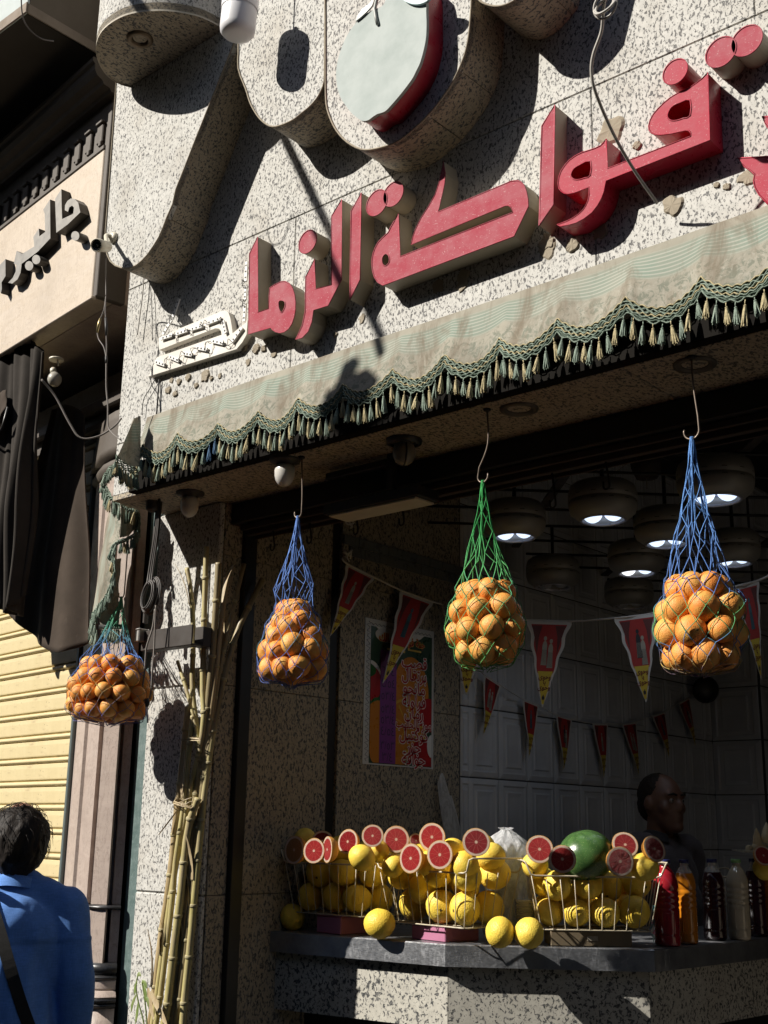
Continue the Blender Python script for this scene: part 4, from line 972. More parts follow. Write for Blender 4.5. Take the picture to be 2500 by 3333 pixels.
# arm, bracket, coiled flex
M['umber'] = plain('umber_painted_steel', (.035,.027,.022), .5, dirt=.5, scale=14)
arm = thing('folding_arm', 'dark folding awning arm with a steel bracket bolted to the granite pier', 'awning arm', TP(1000, 300, 2.9))
part('arm', MB().tube([TP(985,170,2.88), TP(985,300,2.88), TP(983,520,2.88), TP(983,548,2.88)], [.026,.027,.027,.016], 14), M['umber'], arm)
part('strut', MB().tube([TP(1068,200,2.90), TP(1060,420,2.90), TP(1010,900,2.90), TP(950,1290,2.90)], [.012,.013,.012,.011], 8), M['umber'], arm)
a_, b_ = TP(880, 1845, 2.90), TP(1412, 1985, 2.90)
part('bracket', MB().bbox((a_.x, 2.895, b_.z), (b_.x, 2.903, a_.z), .002).bbox((a_.x, 2.9035, b_.z), (b_.x, 2.95, b_.z+.006), .002).bbox((b_.x-.05, 2.951, b_.z), (b_.x, YP-.0005, a_.z), .002), M['umber'], arm)
part('clamp', MB().bbox(tuple(TP(835,1940,2.87)), tuple(TP(862,1830,2.893)+Vector((0,.02,0))), .003), plain('worn_clamp', (.35,.34,.32), .5, .4, dirt=.6), arm)
part('plate', MB().bbox(tuple(TP(872,1755,2.90)), tuple(TP(925,1610,2.91)+Vector((0,.01,0))), .002), M['umber'], arm)
fx_ = thing('flex_cord', 'coiled brown flex with a white inline plug dangling beside the net bag at the pier', 'cable', TP(945, 1450, 2.84))
mb = MB(); c_ = TP(945, 1455, 2.85)
for k in range(9):
    a, b = .030+.0022*k, .052+.003*k
    ph = random.uniform(-.1,.1); mb.tube([c_ + Vector((a*math.cos(t)+.006*math.sin(k), -.012+.003*k+.008*math.sin(t+ph), b*math.sin(t+ph))) for t in np.linspace(0, 2*math.pi, 22, endpoint=False)], .0031, 6, closed=True)
part('coil', mb, M['umber'], fx_)
mb = MB()
for dx in (-14, 0, 13): mb.tube(smooth_path([TP(1062+dx*.3,330,2.87), TP(1035+dx,700,2.87), TP(965+dx*1.5,1200,2.86), TP(945+dx*1.6,1340,2.845)], 5), .0035, 6)
part('bundle', mb, M['umber'], fx_)
rW = reg(0, 2050, .30139)
WP = lambda u, v, y=2.84: P(*rW(u, v), Y=y)
part('lead', MB().tube(smooth_path([TP(1010,1600,2.85), TP(985,1800,2.85), TP(925,1990,2.84), WP(1575,260), WP(1560,480), WP(1532,680), WP(1560,765)], 6), .0035, 6).tube(smooth_path([TP(1020,1560,2.85), TP(1010,1800,2.85), TP(1000,2050,2.85), WP(1648,400), WP(1635,620), WP(1618,745)], 6), .0033, 6), M['cable_grey'], fx_)
part('plug', MB().tube([WP(1588,745), WP(1592,790), WP(1588,830)], [.008,.010,.006], 10), M['wire'], fx_)
part('switch', MB().tube([WP(1583,830), WP(1585,905), WP(1595,930), WP(1596,1005)], [.004,.0055,.004,.003], 8), M['white_plastic'], fx_)
# ------------------------------------------------------------------ lamps and hooks under the soffit
SZ = ZS-.0205
M['opal'] = plain('dusty_opal_glass', (.62,.60,.56), .3, dirt=.3, scale=25, bump=.02)
def globe(px, py, r, label, y=None):
    q = P(px, py, Z=SZ-.055); t = thing('globe_lamp', label, 'lamp', (q.x, q.y, SZ), 'globe lamps under the soffit')
    T = Matrix.Translation((q.x, q.y, SZ))
    part('plate', MB().lathe([(r*1.55,-.0005),(r*1.5,-.008),(r*.95,-.012),(r*.8,-.022)], 24, 0, T, cap=False), M['umber'], t)
    part('globe', MB().lathe([(r*.78,-.022),(r*.97,-.030),(r,-.045),(r*.97,-.062),(r*.85,-.077),(r*.6,-.090),(r*.3,-.097),(.0001,-.099)], 24, 0, T, cap=False), M['opal'], t)
globe(617, 1648, .036, 'unlit opal globe lamp above the sugar cane at the pier')
globe(926, 1545, .036, 'unlit opal globe lamp above the blue net bag')
q = P(1315, 1488, Z=SZ-.06)
t = thing('globe_lamp', 'dark globe lamp banded with black tape beside the white light panel', 'lamp', (q.x, q.y, SZ), 'globe lamps under the soffit')
T = Matrix.Translation((q.x, q.y, SZ))
part('plate', MB().lathe([(.06,-.0005),(.058,-.014),(.045,-.018)], 24, 0, T, cap=False), M['black_metal'], t)
part('globe', MB().lathe([(.033,-.018),(.038,-.035),(.038,-.055),(.03,-.075),(.015,-.086),(.0001,-.088)], 24, 0, T, cap=False), plain('smoked_globe', (.20,.18,.15), .35, dirt=.4), t)
part('band', MB().tube([Vector((q.x,q.y,SZ)) + Vector((.0395*math.cos(a)*.8, -.0395*math.cos(a)*.6, -.045-.044*math.sin(a))) for a in np.linspace(-.6, math.pi+.6, 20)], .003, 6), M['black_metal'], t)
for px, py, lb in [(2262, 1185, 'empty round downlight in the soffit above the rightmost net bag'), (1690, 1330, 'empty round downlight in the soffit above the green net bag')]:
    q = P(px, py, Z=SZ); t = thing('downlight', lb, 'downlight', (q.x, q.y, SZ), 'empty downlights in the soffit'); T = Matrix.Translation((q.x, q.y, SZ))
    part('ring', MB().lathe([(.060,-.0005),(.058,-.006),(.044,-.007),(.038,-.001)], 28, 0, T, cap=False), plain('grey_trim_ring', (.10,.085,.07), .5, .3, dirt=.5), t)
    part('well', MB().lathe([(.0379,-.0015),(.036,.0008),(.0001,.0009)], 28, 0, T, cap=False), M['black_metal'], t)
# light panel and its black bracket under the header
q0, q1 = P(1245, 1590, Y=3.05), P(1420, 1500, Y=3.05)
lpn = thing('light_panel', 'flat white light panel hung on a black steel bracket under the header', 'lamp', (-2.75, 3.0, 2.72))
a0 = P(1265, 1585, Z=2.655); a1 = P(1600, 1555, Z=2.655); a2 = P(1400, 1545, Z=2.655)
x0, x1 = P(1290, 1575, Z=2.655).x, P(1560, 1545, Z=2.655).x
yy0 = P(1425, 1545, Z=2.655).y
part('diffuser', MB().bbox((-2.86, 2.99, 2.655), (-2.46, 3.09, 2.662), .001), plain('unlit_diffuser', (.62,.58,.48), .6, dirt=.35), lpn)
part('housing', MB().bbox((-2.88, 2.98, 2.6625), (-2.44, 3.094, 2.70), .003), M['black_metal'], lpn)
part('bracket', MB().bbox((-2.58, 2.975, 2.701), (-2.55, 3.0, SZ-.0005), .003).bbox((-2.87, 2.975, 2.79), (-2.5805, 3.0, 2.815), .003), M['black_metal'], lpn)
M['hook'] = plain('bare_hook_wire', (.20,.16,.13), .4, .7, dirt=.6, scale=40)
M['hook_dark'] = plain('blackened_hook', (.03,.025,.022), .5, .5, dirt=.5)
YBAG = 2.82
def s_hook(top, bend, eye, hookr, label, mat='hook', flip=1, clear=None):
    """top at the soffit, shank to bend, J-hook of radius hookr whose lowest point is eye"""
    t = thing('hook', label, 'hook', top, 'hooks carrying the net bags')
    j = []
    for a in np.linspace(0, math.pi*1.12, 14): j.append(eye + Vector((flip*hookr*math.cos(a), 0, hookr-hookr*math.sin(a))))
    shank = smooth_path([top, bend, j[0]+Vector((0,0,hookr*1.1))], 5)
    part('shank', MB().tube(shank[:-1]+j[:6], .0028, 7), M[mat], t)
    part('tip', MB().tube(j[5:], [.0028]*(len(j)-6)+[.0016], 7), M['hook'], t)
    part('screw_eye', MB().lathe([(.012,-.001),(.011,-.006),(.004,-.009)], 14, 0, Matrix.Translation((top.x, top.y, SZ))), M['hook_dark'], t)
    return t
def hk(px, py, y=YBAG): return P(px, py, Y=y)
BAGS = [  # knot on the hook, cluster centre, half width, z top, z bottom, net colour, how many
 dict(ap=hk(395,1945,2.975), c=hk(357,2249,2.80), hw=.182, zt=hk(357,2143,2.80).z, zb=hk(357,2356,2.80).z, col='mixed', name='left'),
 dict(ap=hk(970,1683), c=hk(955,2094), hw=.138, zt=hk(950,1957).z, zb=hk(955,2231).z, col='blue', name='blue'),
 dict(ap=hk(1572,1568), c=hk(1581,2032), hw=.128, zt=hk(1580,1894).z, zb=hk(1580,2172).z, col='green', name='green'),
 dict(ap=hk(2252,1427), c=hk(2279,2031), hw=.126, zt=hk(2278,1872).z, zb=hk(2278,2194).z, col='bluegreen', name='right')]
soff = lambda x, y=YBAG: Vector((x, y, SZ))
s_hook(soff(BAGS[1]['ap'].x+.008), hk(984,1600), BAGS[1]['ap']+Vector((0,0,-.002)), .017, 'wire hook above the blue net bag')
s_hook(soff(hk(1585,1310).x), hk(1588,1445), BAGS[2]['ap']+Vector((0,0,-.002)), .019, 'wire hook above the green net bag', flip=-1)
s_hook(soff(hk(2248,1120).x), hk(2256,1250), BAGS[3]['ap']+Vector((0,0,-.002)), .022, 'pale tipped wire hook above the rightmost net bag')
s_hook(soff(BAGS[0]['ap'].x+.02, 2.98), BAGS[0]['ap']+Vector((.02,.0,.3)), BAGS[0]['ap']+Vector((0,0,-.002)), .018, 'dark wire hook behind the awning drape at the left')
# empty hooks on the header rail
for (px, py, L), lb in zip([(1160,1625,60),(1797,1535,95),(1970,1460,70),(890,1700,60),(1010,1650,60),(1308,1610,60)],
        ['empty hook on the header rail above the menu poster', 'empty black hook on the header rail between the green bag and the lit drum lamps', 'empty black hook on the header rail left of the rightmost bag',
         'empty hook at the left end of the header rail', 'empty hook on the header rail right of the blue bag', 'empty hook on the header rail under the light panel']):
    y = 3.16; b = P(px, py, Y=y); top = Vector((b.x, y, 2.705)); b = Vector((b.x, y, 2.705-L/900))
    j = [b + Vector((.012-.012*math.cos(a) if False else -.011*math.cos(a)+.0, 0, -.011*math.sin(a))) for a in np.linspace(math.pi, 0, 9)][::-1]
    pts = [top, Vector((j[-1].x, y, b.z+.01))] + j[::-1] + [j[0]+Vector((0,0,.016))]
    o = part('hook', MB().tube(pts, .0035, 6), M['hook_dark'], None, origin=top); tag(o, lb, 'hook', 'empty hooks on the header rail')

# ------------------------------------------------------------------ oranges in net bags
def fruit_mesh(name, mat, seed, flat=.94, dim=.05, seg=20, rings=14):
    rg = random.Random(seed); ph = [rg.uniform(0, 6.28) for _ in range(6)]
    mb = MB(); vs = []
    for i in range(rings+1):
        th = math.pi*i/rings
        for k in range(seg):
            a = 2*math.pi*k/seg; r = 1 + .012*math.sin(2*a+ph[0])*math.sin(th) + .010*math.sin(3*th+ph[1]) + .008*math.sin(3*a+2*th+ph[2])
            dip = dim*math.exp(-((th/.22)**2)) + dim*.5*math.exp(-(((math.pi-th)/.18)**2))
            vs.append((r*math.sin(th)*math.cos(a), r*math.sin(th)*math.sin(a), (r*math.cos(th)*flat) - dip*math.copysign(1, math.cos(th))))
    fs = [(i*seg+k, (i+1)*seg+k, (i+1)*seg+(k+1) % seg, i*seg+(k+1) % seg) for i in range(rings) for k in range(seg)]
    mb.add(vs, fs, 0, smooth=True)
    return mb.mesh(name, mat)
def peel(name, ca, cb, cc, spot, rough=.42, pore=90, bumpd=.02):
    t = NT(name); co = t.coord('Object'); rn = t.rand(); n = t.noise(co, 1.6, 4, .6); n2 = t.noise(co, 6, 4, .7)
    off = t.n('VectorMath', _operation='ADD'); t.l(co, off.inputs[0]); cmb = t.n('CombineXYZ'); t.l(t.math('MULTIPLY', rn, 40.), cmb.inputs[0]); t.l(cmb.outputs[0], off.inputs[1])
    n = t.noise(off.outputs[0], 1.3, 4, .6); n2 = t.noise(off.outputs[0], 5, 5, .7); n3 = t.noise(off.outputs[0], 20, 3, .6)
    k = t.mix(t.step(rn, .0, 1.), ca, cb); k = t.mix(t.math('MULTIPLY', t.step(n, .45, .7), .8), k, cc); k = t.mix(t.step(n2, .66, .76, 0, .65), k, spot); k = t.mix(t.step(n3, .70, .74, 0, .6), k, tuple(x*.4 for x in spot))
    sp = t.n('SeparateXYZ'); t.l(co, sp.inputs[0]); ax = t.math('ADD', t.math('MULTIPLY', sp.outputs[0], sp.outputs[0]), t.math('MULTIPLY', sp.outputs[1], sp.outputs[1])); k = t.mix(t.math('MULTIPLY', t.step(ax, .010, .004), t.math('LESS_THAN', sp.outputs[2], 0.)), k, (.10,.075,.03))
    t.base(k); t.rough(t.step(n2, .3, .7, rough-.05, rough+.15)); v = t.n('TexVoronoi', Scale=pore/6); t.l(co, v.inputs['Vector']); t.bump(v.outputs[0], .2, bumpd)
    t.set(Subsurface_Weight=.06, Subsurface_Scale=.01, Specular_IOR_Level=.35); t.bsdf.inputs['Subsurface Radius'].default_value = (1, .4, .1); return t.mat
M['orange'] = peel('orange_peel', (.78,.25,.045), (.74,.33,.075), (.66,.42,.10), (.40,.24,.07))
OM = [fruit_mesh('orange', M['orange'], s) for s in range(3)]
def net_mat(name, stops):
    t = NT(name); co = t.coord('Object'); n = t.noise(co, 26, 3, .6); n2 = t.noise(co, 300, 2)
    cr = t.n('ValToRGB'); cr.color_ramp.interpolation = 'LINEAR'; e = cr.color_ramp.elements
    for i, (p, c) in enumerate(stops):
        el = e[i] if i < 2 else e.new(p)
        el.position = p; el.color = (*c, 1)
    sp = t.n('SeparateXYZ'); t.l(co, sp.inputs[0]); z = t.math('ADD', sp.outputs[2], t.math('MULTIPLY', t.math('SUBTRACT', n, .5), .10)); t.l(t.step(z, -.46, .16), cr.inputs[0])
    t.base(t.mix(t.step(n2, .3, .7, 0, .35), cr.outputs[0], (.02,.02,.025))); t.rough(.75); t.set(Specular_IOR_Level=.25); return t.mat
BL, GR, YE, PU = (.09,.19,.52), (.10,.42,.14), (.50,.36,.08), (.17,.13,.42)
NETS = {'blue': net_mat('blue_net', [(.0, PU), (.45, BL), (.5, (.10,.30,.30)), (.55, BL), (1, (.12,.24,.60))]), 'green': net_mat('green_net', [(0, (.16,.34,.06)), (.5, GR), (.7, (.10,.40,.20)), (.8, GR), (1, (.03,.30,.07))]),
        'bluegreen': net_mat('blue_green_net', [(0, PU), (.30, PU), (.36, YE), (.44, BL), (.50, (.10,.36,.14)), (.60, (.12,.40,.14)), (.66, BL), (1, (.10,.24,.55))]), 'mixed': net_mat('mixed_net', [(0, PU), (.35, (.14,.15,.45)), (.55, YE), (.62, BL), (.78, BL), (1, (.10,.34,.20))])}
LBL = {'left': ('orange in the wide left net bag', 'oranges in the left net bag'), 'blue': ('orange in the blue corded net bag', 'oranges in the blue net bag'),
       'green': ('orange in the green corded net bag', 'oranges in the green net bag'), 'right': ('orange in the rightmost net bag', 'oranges in the rightmost net bag')}
NLB = {'left': 'wide multicoloured net bag of oranges at the left below the awning drape', 'blue': 'net bag of oranges on plain blue cords left of the menu poster', 'green': 'net bag of oranges on green cords right of the menu poster', 'right': 'tall blue and green net bag of oranges furthest right'}
for bi, b in enumerate(BAGS):
    c0, hw, ztp, zbt = b['c'], b['hw'], b['zt'], b['zb']; H = ztp-zbt; r = .0405 if b['name'] != 'left' else .036
    N = int(.60*math.pi*hw*hw*H*(1.05 if b['name'] != 'left' else .85)/(4/3*math.pi*r**3)*.98)
    rg = np.random.default_rng(20+bi); rad = rg.uniform(r*.90, r*1.06, N)
    wy = hw*.85
    p = np.stack([rg.uniform(-hw,hw,N)*.6, rg.uniform(-wy,wy,N)*.6, rg.uniform(0,H,N)], 1)
    for it in range(500):
        p[:, 2] -= .0006 if it < 420 else .0002
        d = p[:,None]-p[None]; L = np.sqrt((d**2).sum(-1))+1e-9; ov = np.clip(rad[:,None]+rad[None]-L, 0, None); np.fill_diagonal(ov, 0)
        p += ((d/L[...,None])*ov[...,None]*.42).sum(1)
        tz = np.clip(p[:,2]/H, 0, 1); prof_ = np.interp(tz, [0,.12,.3,.55,.8,1], {'blue': [.62,.92,1.0,.86,.62,.40], 'left': [.50,.82,1.0,1.0,.86,.60]}.get(b['name'], [.48,.78,.98,1.0,.88,.58]))
        k = np.sqrt((p[:,0]/np.maximum(hw*prof_-rad, .005))**2 + (p[:,1]/np.maximum(wy*prof_-rad, .005))**2); m = k > 1
        p[m,0] /= k[m]; p[m,1] /= k[m]
        flr = rad + .22*H*np.clip((p[:,0]/hw)**2+(p[:,1]/wy)**2, 0, 1)*.6
        p[:,2] = np.maximum(p[:,2], flr); p[:,2] = np.minimum(p[:,2], H-rad*.9)
    cen = np.array([c0.x, c0.y, zbt]) + p
    wd_ = spot_words(cen, (c0.x, c0.y, zbt))
    for i in range(N):
        o = put('orange', OM[i % 3], cen[i], None, tuple(rg.uniform(0, 6.28, 3)), (rad[i]*1.0,)*3); tag(o, LBL[b['name']][0] + ', ' + wd_[i], 'orange', LBL[b['name']][1])
    # net: diamonds hugging the fruit, then drawn up to the hook
    nb_ = thing('net_bag', NLB[b['name']], 'net bag', (c0.x, c0.y, zbt+H), 'net bags of oranges under the soffit')
    ap = b['ap']; NS = 13 if b['name'] != 'left' else 16
    def rho(th, z):
        """outermost fruit surface along a horizontal ray from the axis"""
        dx, dy = math.cos(th), math.sin(th); dz = z-cen[:,2]; rr_ = rad**2-dz**2; ok = rr_ > 0
        if not ok.any(): return 0
        qx, qy = cen[ok,0]-c0.x, cen[ok,1]-c0.y; tt = qx*dx+qy*dy; hh = rr_[ok]-(qx**2+qy**2-tt**2); g_ = hh > 0
        return float((tt[g_]+np.sqrt(hh[g_])).max()) if g_.any() else 0
    def surf(th, z):
        base_ = hw*np.interp((z-zbt)/H, [-.02,0,.12,.3,.55,.8,1], [.02,.24,.55,.70,.66,.48,.26])
        v = max(rho(th, z+dz) for dz in (-.008, 0, .008)); v = max(v, .86*max(rho(th+.16, z), rho(th-.16, z)), base_*.8)
        return v + .0022
    top_z = ap.z-.012
    zs_ = list(zbt + H*np.array([-.012,.02,.10,.22,.36,.50,.64,.77,.88,.97])) ; up = np.array([.16,.30,.42,.54,.68,.84,1.0]) if b['name'] in ('right',) else np.array([.14,.28,.50,.72,.86,1.0])
    z_last = zs_[-1]
    def node(j, i):
        th = 2*math.pi*(i + .5*(j % 2))/NS
        if j < len(zs_):
            z = zs_[j] + rgj[j % 8, i % NS]*.012; rr_ = surf(th, z) if j > 0 else .012; return Vector((c0.x+rr_*math.cos(th), c0.y+rr_*math.sin(th), z))
        f = up[j-len(zs_)]; z = z_last + (top_z-z_last)*f
        r0 = hw*.62; rr_ = r0*(1-f)**1.35*(.90+.12*rgj[j % 8, i % NS]) + .006
        cx_ = c0.x+(ap.x-c0.x)*f; cy_ = c0.y+(ap.y-c0.y)*f
        pull = min(1, f*1.6)                  # meshes close up into separate hanks near the hook
        hank = round(th/(2*math.pi/5))*(2*math.pi/5); th2 = th+(hank-th)*pull*.85
        return Vector((cx_+rr_*math.cos(th2), cy_+rr_*math.sin(th2), z + rgj[(j+3) % 8, i % NS]*.02*(1-f)))
    rgj = rg.uniform(-1, 1, (8, NS)); J = len(zs_)+len(up)
    nodes = [[node(j, i) for i in range(NS)] for j in range(J)]
    mb = MB(); kn = MB()
    for j in range(J-1):
        for i in range(NS):
            for di in ((0, -1) if j % 2 == 0 else (0, 1)):
                a, q = nodes[j][i], nodes[j+1][(i+di) % NS]
                if j+1 < len(zs_):
                    seg_ = []
                    for t in np.linspace(0, 1, 6):
                        m_ = a.lerp(q, t); v = Vector((m_.x-c0.x, m_.y-c0.y, 0)); th = math.atan2(v.y, v.x)
                        if 0 < t < 1 and j > 0:
                            rr_ = max(v.length, surf(th, m_.z)); m_ = Vector((c0.x+rr_*math.cos(th), c0.y+rr_*math.sin(th), m_.z))
                        seg_.append(m_)
                else:
                    seg_ = [a, a.lerp(q, .5)+Vector(rg.uniform(-.0015,.0015,3)), q]
                mb.tube(seg_, .0010 if j+1 < len(zs_) else .00135, 4, cap=False)
            if j > 0: kn.sphere(nodes[j][i], .0021, 6, 4)
    part('mesh', mb, NETS[b['col']], nb_); part('knots', kn, NETS[b['col']], nb_)['kind'] = 'stuff'
    mb = MB()
    for k in range(9):
        a = 2*math.pi*k/9; mb.tube(smooth_path([ap+Vector((.007*math.cos(a), .006*math.sin(a), -.05)), ap+Vector((.006*math.cos(a), .006*math.sin(a), -.015)), ap+Vector((.004*math.cos(a+1), .004*math.sin(a+1), .004))], 4), .0018, 4)
    part('gather', mb, NETS[b['col']], nb_)
# ------------------------------------------------------------------ drum lamps and the rack they hang on
M['drum'] = plain('dull_grey_drum', (.30,.285,.26), .42, .25, dirt=.35, scale=6, bump=.02)
M['drum_inner'] = plain('drum_reflector', (.34,.35,.46), .35, dirt=.1, bump=0)
def emit(name, c, s):
    t = NT(name); t.base((.8,.8,.8)); t.bsdf.inputs['Emission Color'].default_value = (*c, 1); t.bsdf.inputs['Emission Strength'].default_value = s; return t.mat
M['bulb_on'] = emit('lit_bulb', (.62,.76,1.0), .95); M['bulb_warm'] = emit('lit_bulb_cool_white', (.86,.90,.95), .95)
M['bulb_off'] = plain('unlit_bulb', (.40,.40,.42), .3, dirt=.1)
rail_az = math.radians(133.7)
RG = 3.02
drums = [ (415,600,.258,1,'lit drum lamp behind the green net bag'), (850,515,.265,1,'lit drum lamp right of the green net bag, with two bulbs showing'), (1160,633,.262,1,'lit drum lamp just left of the rightmost net bag'),
          (1405,415,.275,1,'largest lit drum lamp behind the neck of the rightmost net bag'), (1015,777,.262,1,'lit drum lamp low between the two right hand net bags, one bulb whiter'), (604,845,.262,0,'unlit drum lamp right of the green net bag'),
          (978,940,.258,0,'lowest unlit drum lamp, half hidden among the rods'), (1493,730,.235,1,'lit drum lamp right of the rightmost net bag') ]
zd = 2.74
lamp_pts = []
for i, (u, v, D, on, lb) in enumerate(drums):
    q = P(*rO(u, v), Z=zd); r = D/2
    T = Matrix.Translation(q)
    t = thing('drum_lamp', lb, 'ceiling lamp', q, 'drum lamps in the shop ceiling')
    # open tyre shaped shell
    pr = [(r*.60,.030),(r*.59,.004),(r*.66,-.002),(r*.72,.002),(r*.80,.010),(r*.93,.024),(r*.99,.05),(r,.066),(r*.975,.069),(r*.975,.072),(r,.075),(r*.99,.105),(r*.93,.130),(r*.80,.142),(r*.4,.147),(.0001,.148)]
    part('shell', MB().lathe(pr, 40, 0, T, cap=False), M['drum'], t)
    part('rim', MB().lathe([(r*.665,-.0022),(r*.66,-.006),(r*.60,-.005),(r*.585,.003)], 40, 0, T, cap=False), plain('bright_rim', (.5,.5,.55), .3, .5, bump=0) if i == 0 else bpy.data.materials['bright_rim'], t)
    part('reflector', MB().lathe([(r*.59,.031),(r*.45,.05),(.0001,.055)], 32, 0, T, cap=False), M['drum_inner'], t)
    az = math.atan2(-q.y, -q.x)
    for s, dz in ((-1, .004), (1, .010)):
        c = q + Vector((math.cos(az+math.pi/2)*.30*r*s, math.sin(az+math.pi/2)*.30*r*s, .024+dz)) + Vector((math.cos(az)*-.05*r, math.sin(az)*-.05*r, 0))
        mt = M['bulb_off'] if not on else (M['bulb_warm'] if i == 4 and s < 0 else M['bulb_on'])
        part('bulb', MB().sphere(c, r*.29, 16, 10), mt, t)
    mb = MB()
    for k in range(6):
        a = az + (k-2.5)*.5
        for zz in (.058, .084): mb.add([T @ Vector((math.cos(a+d)*(r*1.001), math.sin(a+d)*(r*1.001), zz+h)) for d, h in ((-.07,0),(.07,0),(.07,.0025),(-.07,.0025))], [(0,1,2,3)])
    part('slot', mb, M['black_metal'], t)['kind'] = 'stuff'
    part('stem', MB().tube([q+Vector((0,0,.147)), Vector((q.x, q.y, RG+.02))], .008, 8), M['black_metal'], t)
    if on:
        ld = bpy.data.lights.new('drum_light', 'SPOT'); ld.energy = .7; ld.spot_size = R(176); ld.spot_blend = .6; ld.shadow_soft_size = .06; ld.color = (.80,.88,1.0)
        lo_ = bpy.data.objects.new('drum_light', ld); COL.objects.link(lo_); lo_.parent = t; lo_.location = (0, 0, -.045)
    lamp_pts.append(q)
# rack of flat bars and thin rods
ca = Vector((math.cos(rail_az), math.sin(rail_az), 0)); cb2 = Vector((-ca.y, ca.x, 0)) * -1
rk = thing('ceiling_rack', 'dark rack of flat bars and thin rods under the shop ceiling holding the drum lamps', 'rack', (-1.5, 5.0, RG))
o0 = Vector((-1.5, 4.6, RG))
def clip_room(p, d, z):
    lo, hi = -9, 9
    for ax, a, b in ((0, XS+.03, XR-.03), (1, 3.30, 7.2)):
        if abs(d[ax]) < 1e-6: continue
        t0_, t1_ = sorted(((a-p[ax])/d[ax], (b-p[ax])/d[ax])); lo, hi = max(lo, t0_), min(hi, t1_)
    return (lo, hi) if hi-lo > .2 else None
for k in range(-6, 8):
    p = o0 + cb2*(k*.62+.12); c = clip_room(p, ca, RG)
    if c:
        a, b = p+ca*c[0], p+ca*c[1]; n_ = cb2*.020
        mb = MB(); mb.add([a-n_+Vector((0,0,.002)), a+n_+Vector((0,0,.002)), b+n_+Vector((0,0,.002)), b-n_+Vector((0,0,.002)), a-n_-Vector((0,0,.008)), a+n_-Vector((0,0,.008)), b+n_-Vector((0,0,.008)), b-n_-Vector((0,0,.008))], [(0,1,2,3),(7,6,5,4),(0,4,5,1),(1,5,6,2),(2,6,7,3),(3,7,4,0)])
        part('bar', mb, M['umber'], rk)
for k in range(-10, 20):
    p = o0 + ca*(k*.30-.05) + Vector((0,0,-.022)); c = clip_room(p, cb2, RG)
    if c: part('rod', MB().tube([p+cb2*c[0], p+cb2*c[1]], .0065, 6), M['black_metal'], rk)
# dark hanging pot behind the rack
hp = P(2103, 1520, d=5.2); k = 1/pxm(hp)
pot = thing('hanging_pot', 'dark hanging pot with a tan rim on strings behind the rack', 'pot', hp)
part('bowl', MB().lathe([(.0001,-40*k),(36*k,-38*k),(50*k,-8*k),(55*k,28*k),(40*k,34*k)], 8, 0, Matrix.Translation(hp), cap=False), plain('dark_clay', (.04,.028,.022), .7), pot)
part('tan_card', MB().add([hp+Vector(v) for v in ((-46*k,0,78*k),(46*k,0,78*k),(20*k,0,58*k),(-4*k,0,56*k))], [(0,1,2,3)]).add([hp+Vector(v) for v in ((-46*k,.003,78*k),(46*k,.003,78*k),(20*k,.003,58*k),(-4*k,.003,56*k))], [(3,2,1,0)]), plain('tan_card', (.30,.19,.10), .7), pot)
mb = MB()
for dx in (-1, 1, .2):
    mb.tube([hp+Vector((dx*50*k,0,28*k)), hp+Vector((0,0,55*k)), hp+Vector((dx*220*k,.1,40*k-abs(dx)*40*k))], .0014, 4)
mb.tube([hp+Vector((0,0,55*k)), Vector((hp.x, hp.y, RG))], .002, 4)
part('string', mb, M['cable_grey'], pot)

# ------------------------------------------------------------------ bunting
def flat(name, c, r=.6): return plain(name, c, r, dirt=.2, scale=18, bump=0)
M['pen_white'] = flat('pennant_white', (.55,.53,.50)); M['pen_red'] = flat('pennant_red', (.36,.022,.018)); M['pen_dark'] = flat('pennant_drape', (.11,.022,.02)); M['pen_yellow'] = flat('pennant_yellow', (.58,.43,.04))
M['pen_ink'] = flat('pennant_ink', (.14,.015,.012)); M['pen_black'] = flat('pennant_black', (.02,.02,.025)); M['pen_grey'] = flat('pennant_figure', (.36,.33,.27)); M['pen_teal'] = flat('pennant_teal', (.05,.12,.15))
PEN = [M[k] for k in ('pen_white','pen_red','pen_dark','pen_yellow','pen_ink','pen_black','pen_grey','pen_teal')]
TX = {}
def txt(s, bold=.0):
    if (s, bold) not in TX: TX[(s, bold)] = text_mesh(arabic(s), 1.0, bold)
    return TX[(s, bold)]
